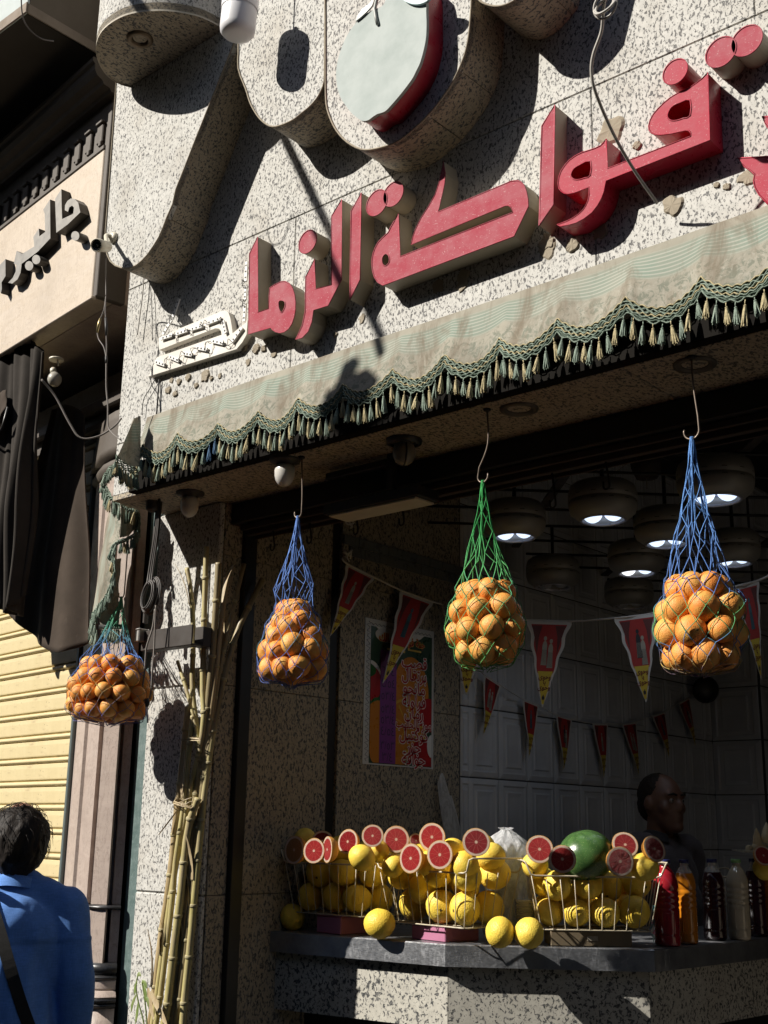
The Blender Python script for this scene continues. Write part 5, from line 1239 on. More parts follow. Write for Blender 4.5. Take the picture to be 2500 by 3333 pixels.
def pennant(parent, A, B, tip, wavy=True, style=0):
    """A, B upper corners, tip the lower point: scalloped white border, red print, yellow point with words"""
    A, B, tip = Vector(A), Vector(B), Vector(tip); mid = (A+B)/2; X = (B-A)/2; Y = tip-mid; Nn = X.cross(Y).normalized()
    if Nn.dot(Vector(CAM)-mid) < 0: Nn = -Nn
    def pt(u, v, o): return mid + X*u + Y*v + Nn*o + Nn*(.012*math.sin(v*3.0+u)*(v))
    def edge(s, w, v): return s*(1-v)**.92*(1 + (.07*math.sin(v*24+.8) if wavy else 0)*(1-v*.3)) * w
    def panel(v0, v1, w, m, o, n=22):
        L = [(edge(-1, w, v), v) for v in np.linspace(v0, v1, n)]; Rr = [(edge(1, w, v), v) for v in np.linspace(v0, v1, n)]
        vs = [pt(u, v, o) for u, v in L] + [pt(u, v, o) for u, v in Rr]
        return vs, [(i, n+i, n+i+1, i+1) for i in range(n-1)], m
    mb = MB(); mb.add(*panel(0, .995, 1.0, 0, 0)); mb.add(*panel(.01, .99, .98, 0, -.0015))
    for pargs in ((.035, .60, .80, 1, .0012), (.58, .955, .74, 3, .0014)): mb.add(*panel(*pargs))
    sheet_ = part('pennant', mb, PEN, parent, fix=False)
    mb = MB()
    for s in (-1, 1):
        q = [(s*.78, .05), (s*.30, .05), (s*.42, .18), (s*.62*(1-.28), .34), (s*.70*(1-.36), .40), (s*.74*(1-.2), .22)]
        mb.add([pt(u, v, .0020) for u, v in q], [tuple(range(6))], 2)
    # loose generic print: standing robed shapes
    def blob(cx, cy, rx, ry, m, o=.0026, k=14): mb.add([pt(cx+rx*math.cos(2*math.pi*i/k), cy+ry*math.sin(2*math.pi*i/k), o) for i in range(k)], [tuple(range(k))], m)
    fig = [[(-.12,.30,6),(.16,.33,6)], [(0,.27,7)], [(-.02,.28,5),(.18,.36,6)], [(0,.30,6)]][style % 4]
    for fx2, fy, m in fig:
        blob(fx2, fy-.10, .075, .026, m); blob(fx2, fy, .11, .075, m, .0024)
        mb.add([pt(fx2-.10, fy, .0022), pt(fx2+.10, fy, .0022), pt(fx2+.14, fy+.21, .0022), pt(fx2-.13, fy+.21, .0022)], [(0,1,2,3)], m)
        for s in range(-2, 3): mb.add([pt(fx2+s*.045-.006, fy+.03, .0030), pt(fx2+s*.045+.006, fy+.03, .0030), pt(fx2+s*.055+.006, fy+.205, .0030), pt(fx2+s*.055-.006, fy+.205, .0030)], [(0,1,2,3)], 5 if m != 5 else 6)
    for word, v, sz in (('وحوى', .645, .25), ('يا', .705, .22), ('وحوى', .765, .25)):
        tv, tf = txt(word, .02); mb.add([pt(x*sz, v-y*sz*.32, .0032) for x, y, z in tv], tf, 4)
    # little lantern
    mb.add([pt(-.05,.865,.003), pt(.05,.865,.003), pt(.06,.885,.003), pt(.04,.905,.003), pt(-.04,.905,.003), pt(-.06,.885,.003)], [tuple(range(6))], 5); mb.add([pt(0,.845,.003), pt(.03,.862,.003), pt(-.03,.862,.003)], [(0,1,2)], 5)
    p_ = part('print', mb, PEN, parent, fix=False); p_.parent = sheet_; p_.location = (0,0,0); p_['kind'] = 'stuff'
rP = reg(1050, 1650, .24111); rQ = reg(1500, 1950, .30139); rR = reg(2000, 2100, .30139)
XB = XS+.06
fb = thing('bunting', 'string of large white edged red pennants from the side wall across the shop', 'bunting', (-3.2, 4.3, 2.3))
f = lambda u, v: P(*rP(u, v), X=XB)
def g(u, v, y): return P(*rO(u, v), Y=y)
pennant(fb, f(332,770), f(700,955), f(95,1750), style=3); pennant(fb, f(1062,1130), f(1490,1285), f(805,2390), style=1)
pennant(fb, g(90,1000,4.35), g(300,1030,4.45), g(178,1380,4.40), style=0)
pennant(fb, g(480,1012,4.55), g(693,1018,4.65), g(551,1440,4.6), style=0); pennant(fb, g(908,1002,4.55), g(1115,975,4.6), g(1062,1415,4.58), style=2)
pennant(fb, g(1490,850,4.3), g(1612,818,4.35), g(1626,1302,4.32), style=1)
string = [f(260,690), f(332,765), f(700,950), f(1062,1125), f(1490,1280), f(1620,1330), g(90,995,4.35), g(300,1020,4.45), g(480,1008,4.55), g(693,1014,4.65), g(908,998,4.55), g(1115,970,4.6), g(1300,905,4.45), g(1490,845,4.3), g(1612,813,4.35), g(1700,770,4.3)]
part('string', MB().tube(smooth_path(string, 3), .0045, 5), M['pen_white'], fb)
mb = MB()
for k in range(7):
    a = f(330+random.uniform(-50,60), 640+random.uniform(-60,60)); mb.tube([f(335,650), a+Vector((.01,0,0)), f(330+random.uniform(-60,60), 640+random.uniform(-80,100))], .004, 5)
part('knot', mb, M['pen_white'], fb)
o = part('string_tangle', MB().tube(smooth_path([f(285,120), f(310,200), f(350,235), f(400,225), f(420,200), f(385,180), f(340,160), f(395,260), f(380,280)], 4), .0045, 5), M['pen_white'], None, origin=f(350,200)); tag(o, 'scrap of white string knotted high on the side wall above the first pennant', 'string')
bb = thing('bunting', 'string of small dark red pennants against the tiled side wall', 'bunting', (-3.4, 5.6, 2.0))
XB2 = XS+.05
h = lambda u, v: P(*rQ(u, v), X=XB2); h2 = lambda u, v: P(*rR(u, v), X=XB2)
lst = [(h(250,812), h(437,935), h(236,1472)), (h(668,1078), h(845,1150), h(732,1710)), (h(1028,1246), h(1202,1298), h(1106,1852)), (h(1422,1342), h(1590,1345), h(1540,1935)), (h2(78,850), h2(238,828), h2(257,1412)), (h2(408,768), h2(548,716), h2(587,1222)), (h2(688,632), h2(812,558), h2(872,1102))]
for i, (a, b_, c_) in enumerate(lst): pennant(bb, a, b_, c_, False, i)
part('string', MB().tube(smooth_path([h(160,740)] + [p for a, b_, c_ in lst for p in (a, b_)] + [h2(920,470)], 3), .003, 5), M['pen_white'], bb)
# pennants of another string, seen as points high at the back
for u, v in ((705,700), (1070,710), (1690,1350-400)):
    pass
fan = thing('wall_fan', 'small dark wall fan in the corner of the tiled room', 'fan', P(2297, 2245, X=XS+.12))
q = P(2297, 2245, X=XS+.12); T = Matrix.Translation(q) @ frame_from((.7,-.7,-.2))
part('cage', MB().lathe([(.0001,.035),(.03,.033),(.07,.02),(.085,0),(.07,-.02),(.03,-.03),(.0001,-.032)], 18, 0, T, cap=False), M['black_metal'], fan)
part('bracket', MB().tube([q+Vector((0,.01,0)), q+Vector((-.06,.06,-.01)), q+Vector((-.115,.08,-.02))], .012, 8), M['black_metal'], fan)

# ------------------------------------------------------------------ menu poster on the side wall
rM = reg(1050, 1950, .27119)
TLp, TRp, BRp, BLp = [P(*rM(u, v), X=XS+.004) for u, v in ((515,228),(1340,383),(1325,2035),(478,1985))]
po = thing('menu_poster', 'tall juice price poster with red Arabic words and a purple price strip', 'poster', (TLp+BRp)/2)
y0_, y1_ = (TLp.y+BLp.y)/2, (TRp.y+BRp.y)/2; z1_, z0_ = (TLp.z+TRp.z)/2, (BLp.z+BRp.z)/2
def pp_(u, v, o=0): return Vector((XS+.004+o, y0_+(y1_-y0_)*u, z1_+(z0_-z1_)*v))
PM = [flat('poster_paper', (.58,.58,.57), .4), flat('poster_green', (.035,.075,.045), .3), flat('poster_orange', (.55,.20,.03), .3), flat('poster_red', (.42,.02,.025), .3), flat('poster_purple', (.20,.045,.23), .5), flat('poster_ink', (.02,.02,.05), .5), flat('poster_white', (.75,.74,.72), .4), flat('poster_yellow', (.62,.42,.08), .4), flat('poster_rind', (.62,.36,.05), .3), flat('poster_leaf', (.03,.13,.04), .3)]
part('paper', MB().box(tuple(pp_(0,1,-.003)), tuple(pp_(1,0,0))), PM[0], po)
mb = MB()
def quad(u0, v0, u1, v1, m, o): mb.add([pp_(u0,v0,o), pp_(u1,v0,o), pp_(u1,v1,o), pp_(u0,v1,o)], [(0,1,2,3)], m)
def oval(cu, cv, ru, rv, m, o, k=32, a0=0, a1=2*math.pi): mb.add([pp_(min(.965,max(.085,cu+ru*math.cos(a))), min(.985,max(.05,cv+rv*math.sin(a))), o) for a in np.linspace(a0, a1, k, endpoint=False)], [tuple(range(k))], m)
quad(.08,.05,.97,.99,1,.0004)
oval(.5,.02,.36,.10,6,.0008); oval(.28,.10,.14,.05,0,.001)
oval(.08,.42,.16,.13,6,.0008); oval(.10,.45,.14,.12,3,.001); oval(.02,.36,.14,.05,9,.0012); oval(.20,.58,.10,.04,9,.0012)
oval(.22,.76,.24,.20,2,.0013); oval(.66,.48,.26,.26,2,.0012); oval(.60,.72,.30,.20,8,.0015); oval(.60,.71,.265,.17,2,.0017); oval(.93,.62,.20,.12,3,.0019); oval(.86,.90,.22,.10,3,.0020); oval(.35,.93,.26,.10,2,.0018); oval(.96,.84,.06,.08,6,.0022)
for k in range(9):
    a = math.pi*2*k/9; mb.add([pp_(.60+.03*math.cos(a), .71+.02*math.sin(a), .0022), pp_(.60+.24*math.cos(a-.05), .71+.155*math.sin(a-.05), .0022), pp_(.60+.24*math.cos(a+.05), .71+.155*math.sin(a+.05), .0022)], [(0,1,2)], 8)
quad(.215,.205,.44,.985,4,.0028)
quad(.30,.185,.56,.20,7,.003); quad(.60,.165,.80,.178,7,.003)
WP_ = abs(y1_-y0_); HP_ = abs(z1_-z0_)
def words(s, cu, cv, hgt, m, o, bold=.0, out=None, slant=0, maxw=None):
    tv, tf = txt(s, bold)
    wd = max(v[0] for v in tv)-min(v[0] for v in tv); sz = hgt
    if maxw and wd*sz > maxw: sz = maxw/wd
    if out is not None:
        tv2, tf2 = txt(s, bold+.045); mb.add([pp_(cu+x*sz/WP_+slant*y*sz, cv-y*hgt/HP_, o-.0004) for x, y, z in tv2], tf2, out)
    mb.add([pp_(cu+x*sz/WP_+slant*y*sz, cv-y*hgt/HP_, o) for x, y, z in tv], tf, m)
for w_, v_ in (('قصب', .262), ('برتقال', .352), ('مانجو', .447), ('فراولة', .540), ('رمان', .622), ('موز بالحليب', .700), ('كوكتيل', .775), ('جزر', .862), ('جوافة', .945)):
    words(w_, .70, v_, .074 if ' ' not in w_ else .060, 3, .0036, .015, 6, maxw=WP_*.52)
words('جنة فواكة الزمالك', .52, .118, .050, 3, .0034, .02, 7, maxw=WP_*.66)
for s_, v_ in (('٢/٨', .258), ('٤٠/٦', .352), ('٤٥/٤', .437), ('٤/٣٥', .525), ('٤/٣٥', .615), ('٤/٣٥', .690), ('٤٥/٤', .768), ('٣٥/٣', .865), ('٤/٣', .945)):
    words(s_, .325, v_, .055, 5, .0034, -.006, None, 0, maxw=WP_*.19)
zig = [pp_(.045+.03*math.sin(i*2.3), .02+i*.0135, .002) for i in range(72)]
mb.tube(zig, .0009, 4, 5); mb.tube([pp_(.08+i*.028, .028+.014*(i % 2), .002) for i in range(32)], .0009, 4, 5)
part('print', mb, PM, po, fix=False)['kind'] = 'stuff'
# ------------------------------------------------------------------ goods on the counter
M['pom'] = peel('yellow_grapefruit_peel', (.80,.58,.075), (.82,.62,.10), (.76,.50,.06), (.55,.38,.06), .38, 70, .012)
GM = [fruit_mesh('grapefruit', M['pom'], s+10, .92, .06) for s in range(3)]
def gfruit(c, r, label, group=None, rot=None):
    o = put('grapefruit', random.choice(GM), c, None, rot or (random.uniform(-1.4,1.4), random.uniform(-1.4,1.4), random.uniform(0,6)), (r, r, r)); return tag(o, label, 'grapefruit', group)
# boxes under the baskets
def card(name, c, sc=20): return plain(name, c, .75, dirt=.3, scale=sc)
M['pink_box'] = card('pink_card', (.42,.155,.26)); M['brown_box'] = card('brown_card', (.20,.155,.095))
def carton(p0, p1, depth, h, mat, label, tape=None):
    """front bottom edge from p0 to p1, going back by depth"""
    p0, p1 = Vector(p0), Vector(p1); X = (p1-p0); L = X.length; X.normalize(); Yd = Vector((-X.y, X.x, 0))
    T = Matrix(((X.x, Yd.x, 0, p0.x), (X.y, Yd.y, 0, p0.y), (0, 0, 1, ZC), (0, 0, 0, 1)))
    t = thing('carton', label, 'box', (p0+p1)/2 + Vector((0, 0, 0)))
    part('body', MB().bbox((0, 0, .0005), (L, depth, h-.006), .003, 0, T), mat, t)
    part('lid', MB().bbox((-.002, -.002, h-.0055), (L+.002, depth+.002, h), .002, 0, T), mat, t)
    if tape: part('tape', MB().bbox((L*.45, -.0018, h*.35), (L*.58, -.0004, h*.62), .0005, 0, T), plain('clear_tape', (.40,.36,.29), .25, dirt=.2), t)
    return T
c1a, c1b = P(*rH(350, 832), Z=ZC), P(*rH(505, 848), Z=ZC)
carton(Vector((c1a.x, c1a.y, 0))*.974, Vector((c1b.x, c1b.y, 0))*.974, .20, .068, M['pink_box'], 'pink card box under the left wire basket')
c2a, c2b = P(*rH(955, 890), Z=ZC), P(*rH(1170, 915), Z=ZC)
carton(c2a, c2b, .17, .055, M['pink_box'], 'pink card box under the middle wire basket')
c3a, c3b = P(*rI(355, 885), Z=ZC), P(*rI(845, 893), Z=ZC)
carton(c3a, c3b, .16, .058, M['brown_box'], 'brown card box with a strip of tape under the right wire basket', True)
# wire baskets
M['basket'] = plain('cream_coated_wire', (.52,.46,.34), .4, dirt=.3, scale=40)
def basket(o, ang, L, W, h, label, nw=8, lift=.05, z=ZC+.0565, fl_=.035):
    """o: front-left bottom corner; ang: direction of its long side; flares outward; end rims rise into grips"""
    X = Vector((math.cos(ang), math.sin(ang), 0)); Yd = Vector((-X.y, X.x, 0)); o = Vector((o.x, o.y, z)); fl_ = .035
    q = lambda s, t_, zz: o + X*(s*L) + Yd*(t_*W) + Vector((0,0,zz)) + (X*((s-.5)*2*fl_*zz/h) + Yd*((t_-.5)*2*fl_*.7*zz/h))
    t = thing('wire_basket', label, 'wire basket', q(.5, .5, 0), 'wire fruit baskets on the counter')
    r1, r2 = .0027, .0019
    base_ = [q(0,0,0), q(1,0,0), q(1,1,0), q(0,1,0)]
    part('base_ring', MB().tube([v for i in range(4) for v in (base_[i].lerp(base_[(i+1) % 4], .04), base_[i].lerp(base_[(i+1) % 4], .96))], r1, 6, closed=True), M['basket'], t)
    e = q(1,.5,h)-q(0,.5,h); e.normalize()
    rim = [q(.03,0,h), q(.97,0,h), q(1,0,h+.006)+e*.002, q(1.0,0,h+lift*.9)+e*.012, q(1.0,.04,h+lift)+e*.018, q(1,.96,h+lift)+e*.018, q(1,1,h+lift*.9)+e*.012, q(1,1,h+.006), q(.97,1,h), q(.03,1,h),
           q(0,1,h+.006)-e*.002, q(0,1,h+lift*.9)-e*.012, q(0,.96,h+lift)-e*.018, q(0,.04,h+lift)-e*.018, q(0,0,h+lift*.9)-e*.012, q(0,0,h+.006)-e*.002]
    part('rim', MB().tube(rim, .0034, 7, closed=True), M['basket'], t)
    def wire(a, b, c=None):
        m_ = a.lerp(b, .5) + (a-q(.5,.5,0)).normalized()*.0; part('wire', MB().tube([a, a.lerp(b,.03)+Vector((0,0,.0)), m_, b], r2, 5), M['basket'], t)
    for i in range(nw+1):
        s = i/nw
        wire(q(s,0,0), q(s,0,h)); wire(q(s,1,0), q(s,1,h)); part('wire', MB().tube([q(s,0,0), q(s,1,0)], r2, 5), M['basket'], t)
    for j in range(1, 5):
        for s in (0, 1): wire(q(s,j/5,0), q(s,j/5,h))
    for j in (1, 2, 3): part('wire', MB().tube([q(0,j/4,0.002), q(1,j/4,0.002)], r2, 5), M['basket'], t)
    return q, t
def fill(q, L, W, h, n, r0, label, group, heap=.09, seed=0, layers=None):
    rg = np.random.default_rng(seed); X = q(1,.5,0)-q(0,.5,0); Ln = X.length; ang = math.atan2(X.y, X.x); c = q(.5,.5,0)
    rad = rg.uniform(r0*.93, r0*1.06, n); p = np.stack([rg.uniform(-L/2,L/2,n)*.8, rg.uniform(-W/2,W/2,n)*.8, rg.uniform(.05, h+heap, n)], 1)
    for it in range(600):
        p[:,2] -= .0011 if it < 520 else .0003
        d = p[:,None]-p[None]; l = np.sqrt((d**2).sum(-1))+1e-9; ov = np.clip(rad[:,None]+rad[None]-l, 0, None); np.fill_diagonal(ov, 0)
        p += ((d/l[...,None])*ov[...,None]*.45).sum(1)
        fz = .03*np.clip(p[:,2]/h, 0, 1)
        p[:,0] = np.clip(p[:,0], -L/2-fz+rad-.003, L/2+fz-rad+.003); p[:,1] = np.clip(p[:,1], -W/2-fz*.7+rad-.003, W/2+fz*.7-rad+.003); p[:,2] = np.maximum(p[:,2], rad+.004)
    out = []; W_all = [c + Vector((p[i,0]*math.cos(ang)-p[i,1]*math.sin(ang), p[i,0]*math.sin(ang)+p[i,1]*math.cos(ang), p[i,2])) for i in range(n)]; wd_ = spot_words(W_all, c)
    for i in range(n):
        w_ = c + Vector((p[i,0]*math.cos(ang)-p[i,1]*math.sin(ang), p[i,0]*math.sin(ang)+p[i,1]*math.cos(ang), p[i,2]))
        gfruit(w_, rad[i], label + ', ' + wd_[i], group); out.append((w_, rad[i]))
    return out
kz = ZC+.0565
k1l, k1r = Vector((-3.445, 3.475, kz)), Vector((-3.105, 3.485, kz))
a1 = math.atan2((k1r-k1l).y, (k1r-k1l).x)
q1, b1 = basket(k1l, a1, (k1r-k1l).length, .24, .185, 'left wire basket of yellow grapefruit, half in the shade of the pier', 9, .05, ZC+.0695, .024)
k2l, k2r = P(*rH(820, 778), Z=kz), P(*rH(1290, 825), Z=kz)
a2 = math.atan2((k2r-k2l).y, (k2r-k2l).x)
q2, b2 = basket(k2l, a2, (k2r-k2l).length, .22, .185, 'middle wire basket of yellow grapefruit in full sun', 9)
k3l, k3r = P(*rI(300, 785), Z=kz), P(*rI(955, 797), Z=kz)
a3 = math.atan2((k3r-k3l).y, (k3r-k3l).x)
q3, b3 = basket(k3l, a3, (k3r-k3l).length, .22, .180, 'right wire basket of yellow grapefruit with a watermelon on top', 9)
fill(q1, (k1r-k1l).length, .24, .185, 19, .055, 'yellow grapefruit in the left wire basket', 'grapefruit in the left basket', .06, 3)
fill(q2, (k2r-k2l).length, .22, .185, 19, .056, 'yellow grapefruit in the middle wire basket', 'grapefruit in the middle basket', .06, 4)
fill(q3, (k3r-k3l).length, .22, .180, 14, .054, 'yellow grapefruit in the right wire basket', 'grapefruit in the right basket', .0, 6)
def on(reg_, u, v, r, Z): 
    """fruit centre seen at (u, v), resting with its centre at height Z"""
    return P(*reg_(u, v), Z=Z)
gfruit(on(rH, 753, 793, .05, ZC+.055), .058, 'large yellow grapefruit sitting alone on the steel counter between the two pink boxes', None, (.2,.1,0))
gfruit(on(rH, 200, 752, .05, ZC+.048), .051, 'shaded yellow grapefruit at the far left end of the counter')
gfruit(on(rH, 1517, 848, .05, ZC+.050), .053, 'yellow grapefruit on the counter just right of the middle basket', None, (1.35,0,-.5))
gfruit(on(rI, 225, 806, .05, ZC+.050), .052, 'yellow grapefruit on the counter against the right wire basket', None, (1.2,.3,0))
# cut halves
def flesh(name, c1, c2, c3):
    t = NT(name); tc = t.n('TexCoord'); sp = t.n('SeparateXYZ'); t.l(tc.outputs['Object'], sp.inputs[0]); x, y = sp.outputs[0], sp.outputs[1]
    at_ = t.math('ARCTAN2', y, x); rr_ = t.math('SQRT', t.math('ADD', t.math('MULTIPLY', x, x), t.math('MULTIPLY', y, y)))
    co = t.coord('Object'); n = t.noise(co, 9, 4, .7); st = t.noise(t.coord('Object'), 26, 3, .6)
    ph = t.math('ADD', at_, t.math('MULTIPLY', t.math('SUBTRACT', t.noise(co, 2.5, 2), .5), .22))
    fr_ = t.math('FRACT', t.math('MULTIPLY', t.math('ADD', ph, 3.14159), 11/6.28318)); edge = t.math('ABSOLUTE', t.math('SUBTRACT', fr_, .5))
    wdt = t.math('DIVIDE', .017, t.math('ADD', rr_, .06)); mem = t.math('GREATER_THAN', edge, t.math('SUBTRACT', .5, wdt))
    rad = t.math('FRACT', t.math('MULTIPLY', ph, 13.0)); fib = t.math('MULTIPLY', t.step(st, .35, .7), .75)
    k = t.mix(t.step(n, .3, .7), c1, c2); k = t.mix(t.math('MULTIPLY', fib, .55), k, c3)
    vx = t.n('TexVoronoi', Scale=13.0); vm = t.n('Mapping'); t.l(co, vm.inputs[0]); t.l(vm.outputs[0], vx.inputs['Vector']); k = t.mix(t.step(vx.outputs[0], .30, .55, 0, .35), k, tuple(x*.55 for x in c2))
    k = t.mix(t.math('MULTIPLY', mem, .38), k, (.60,.30,.22)); core = t.step(t.math('ADD', rr_, t.math('MULTIPLY', t.math('SUBTRACT', st, .5), .10)), .13, .07); k = t.mix(core, k, (.70,.50,.38))
    pe = t.math('ADD', rr_, t.math('MULTIPLY', t.math('SUBTRACT', t.noise(co, 4, 2), .5), .05))
    k = t.mix(t.step(pe, .79, .85), k, (.74,.56,.44)); k = t.mix(t.step(rr_, .95, .975), k, (.72,.40,.12))
    t.base(k); t.rough(t.step(st, .4, .6, .30, .55)); t.set(Specular_IOR_Level=.15, Subsurface_Weight=.1, Subsurface_Scale=.01); t.bump(st, .7, .03); return t.mat
M['flesh'] = flesh('pink_grapefruit_flesh', (.47,.032,.034), (.37,.016,.022), (.55,.085,.068)); M['flesh_dark'] = flesh('dark_grapefruit_flesh', (.32,.014,.020), (.24,.008,.014), (.40,.045,.040)); M['flesh_pale'] = flesh('pale_grapefruit_flesh', (.50,.24,.09), (.44,.19,.07), (.55,.30,.13))  # second tone puts the shade into the flesh of the shaded halves
M['rind'] = peel('orange_rind', (.62,.28,.05), (.60,.24,.05), (.64,.34,.08), (.5,.2,.04))
def half_meshes():
    mb = MB(); mb.lathe([(1.0,0),(.995,-.06),(.96,-.25),(.86,-.49),(.68,-.69),(.42,-.83),(.12,-.895),(.0001,-.88)], 32, 0, None, cap=False); rd = mb.mesh('rind', M['rind'])
    mb = MB(); vs = [(0,0,.012)]; fs = []
    R_ = [.2,.45,.7,.83,.93,.985,1.0]; H_ = [.006,.012,.014,.005,.006,.004,-.004]
    for r_, h_ in zip(R_, H_):
        for k in range(32): a = 2*math.pi*k/32; w_ = 1+.012*math.sin(3*a+r_*2); vs.append((r_*w_*math.cos(a), r_*w_*math.sin(a), h_+(.010*math.sin(11*a) if .3 < r_ < .8 else 0)))
    for k in range(32): fs.append((0, 1+k, 1+(k+1) % 32))
    for i in range(len(R_)-1):
        for k in range(32): fs.append((1+i*32+k, 1+(i+1)*32+k, 1+(i+1)*32+(k+1) % 32, 1+i*32+(k+1) % 32))
    mb.add(vs, fs, 0, smooth=True); return rd, {k: mb.mesh('flesh', M[k]) for k in ('flesh', 'flesh_dark', 'flesh_pale')}
RD, FLS = half_meshes()
def half(reg_, u, v, rx, ry, n, d, label, kind='flesh', up=0):
    """cut face centred at (u, v); rx, ry its half sizes in that view; n the way the face looks; d its distance"""
    q = P(*reg_(u, v), d=d); k_ = (reg_(1,0)[0]-reg_(0,0)[0])/pxm(q); r = max(rx, ry)*k_
    t = thing('grapefruit_half', label, 'grapefruit half', q, 'cut grapefruit halves on the baskets')
    Tm = frame_from(n); t.rotation_mode = 'XYZ'; t.rotation_euler = Tm.to_euler(); t.rotation_euler.rotate_axis('Z', random.uniform(0, 6)); t.scale = (r, r, r*.95)
    for nm, me in (('rind', RD), ('flesh', FLS[kind])):
        o = bpy.data.objects.new(nm, me); COL.objects.link(o); o.parent = t
    return t
tc_ = lambda a, b, c: (a, b, c)          # facing
V0 = Vector((.72, -.66, .02))            # towards the viewer
def face(yaw, pitch=0): 
    v = Matrix.Rotation(R(yaw), 3, 'Z') @ V0; v.z += pitch; return v.normalized()
dl_, dm_, dr_ = 4.42, 4.30, 4.14
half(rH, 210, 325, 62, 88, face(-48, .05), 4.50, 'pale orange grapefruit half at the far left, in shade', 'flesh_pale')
half(rH, 388, 268, 70, 60, face(-10, .45), 4.52, 'grapefruit half lying back in shade behind the others in the left basket', 'flesh_dark')
half(rH, 335, 330, 62, 78, face(-35, .05), 4.40, 'grapefruit half facing left on the rim of the left basket, lower of the pair')
half(rH, 420, 322, 24, 82, face(-72, 0), 4.36, 'grapefruit half seen nearly edge on over the left basket rim')
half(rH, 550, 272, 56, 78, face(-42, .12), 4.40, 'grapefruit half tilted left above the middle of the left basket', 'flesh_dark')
half(rH, 708, 235, 70, 68, face(-12, .12), 4.36, 'grapefruit half standing at the right end of the left basket')
half(rH, 858, 258, 82, 84, face(-14, .06), 4.42, 'large grapefruit half between the left and middle baskets')
half(rH, 985, 265, 40, 45, face(10, .2), 4.50, 'small grapefruit half tucked behind the tallest one on the middle basket')
half(rH, 1085, 243, 72, 88, face(-28, .08), 4.36, 'tallest grapefruit half at the top of the middle basket')
half(rH, 950, 378, 50, 92, face(-48, .04), 4.28, 'grapefruit half hanging over the front rim of the middle basket')
half(rH, 1135, 355, 66, 90, face(-35, .04), 4.22, 'grapefruit half just below the tallest one on the middle basket')
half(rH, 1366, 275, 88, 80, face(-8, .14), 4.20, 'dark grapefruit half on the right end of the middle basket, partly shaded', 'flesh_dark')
half(rI, 288, 302, 80, 82, face(-12, .10), 4.20, 'upper grapefruit half left of the watermelon')
half(rI, 425, 362, 82, 82, face(-16, .10), 4.12, 'lower grapefruit half left of the watermelon')
half(rI, 802, 275, 80, 70, face(0, .40), 4.22, 'shaded grapefruit half leaning back right of the watermelon', 'flesh_dark')
half(rI, 772, 376, 87, 87, face(4, .02), 4.08, 'bright grapefruit half facing forward right of the watermelon')
half(rI, 978, 300, 80, 70, face(22, .30), 4.12, 'grapefruit half tilted right at the right end of the right basket', 'flesh_dark')
for u, v, r, d, lb in ((262,400,.048,4.28,'yellow grapefruit propping the cut halves left of the watermelon'), (918,410,.050,4.12,'yellow grapefruit with a sharp sun line right of the watermelon')):
    gfruit(P(*rI(u, v), d=d), r, lb)
for u, v, r, d, lb in ((280,262,.045,4.60,'yellow grapefruit at the back of the left basket'), (640,375,.050,4.34,'yellow grapefruit on top at the right of the left basket'), (840,425,.044,4.36,'yellow grapefruit on the left rim of the middle basket'), (1295,420,.050,4.22,'yellow grapefruit on the front right rim of the middle basket'), (1455,365,.055,4.32,'large yellow grapefruit at the right end of the middle basket'), (1060,410,.046,4.33,'yellow grapefruit wedged between the cut halves of the middle basket'), (740,330,.045,4.42,'orange tinted grapefruit behind the left basket grip')):
    gfruit(P(*rH(u, v), d=d), r, lb)
# watermelon
def melon():
    t = NT('watermelon_rind'); co = t.coord('Object'); sp = t.n('SeparateXYZ'); t.l(co, sp.inputs[0]); n = t.noise(co, 5, 5, .7); n2 = t.noise(co, 26, 3, .6)
    a = t.math('ADD', t.math('ARCTAN2', sp.outputs[1], sp.outputs[0]), t.math('MULTIPLY', t.math('SUBTRACT', n, .5), .8)); s = t.math('SINE', t.math('MULTIPLY', a, 9.0))
    k = t.mix(t.step(s, -.4, .8, 0, .6), (.055,.125,.035), (.028,.070,.020)); k = t.mix(t.step(n2, .60, .68, 0, .8), k, (.20,.27,.10)); k = t.mix(t.step(n, .6, .75, 0, .5), k, (.11,.19,.06)); t.base(k); t.rough(.24); t.set(Specular_IOR_Level=.5); t.bump(n2, .08, .01); return t.mat
wm = fruit_mesh('watermelon', melon(), 44, .93, .07, 32, 20)
wq = P(*rI(562, 345), d=4.26)
o = put('watermelon', wm, wq, None, (.35, -.2, 0), (.102, .102, .098)); tag(o, 'glossy dark green watermelon on the right basket, half in sun', 'watermelon')
# bottles of juice
def juice(name, c, r=.12, sss=0.0):
    t = NT(name); co = t.coord('Object'); n = t.noise(co, 4, 3); t.base(t.mix(t.step(n, .3, .7), c, tuple(x*.8 for x in c))); t.rough(r); t.set(Specular_IOR_Level=.5, Coat_Weight=.6, Coat_Roughness=.08)
    return t.mat
M['clear'] = NT('clear_plastic')
_t = M['clear']; _t.base((.92,.92,.92)); _t.rough(.12); tr_ = _t.n('BsdfTransparent'); ms = _t.n('MixShader', Fac=.72); _t.l(_t.bsdf.outputs[0], ms.inputs[1]); _t.l(tr_.outputs[0], ms.inputs[2]); _t.l(ms.outputs[0], _t.out.inputs[0]); M['clear'] = _t.mat
M['cap_blue'] = plain('blue_cap', (.012,.016,.09), .35, dirt=.1, bump=0); M['cap_green'] = plain('pale_green_cap', (.22,.42,.17), .4, dirt=.1, bump=0)
BH = .295
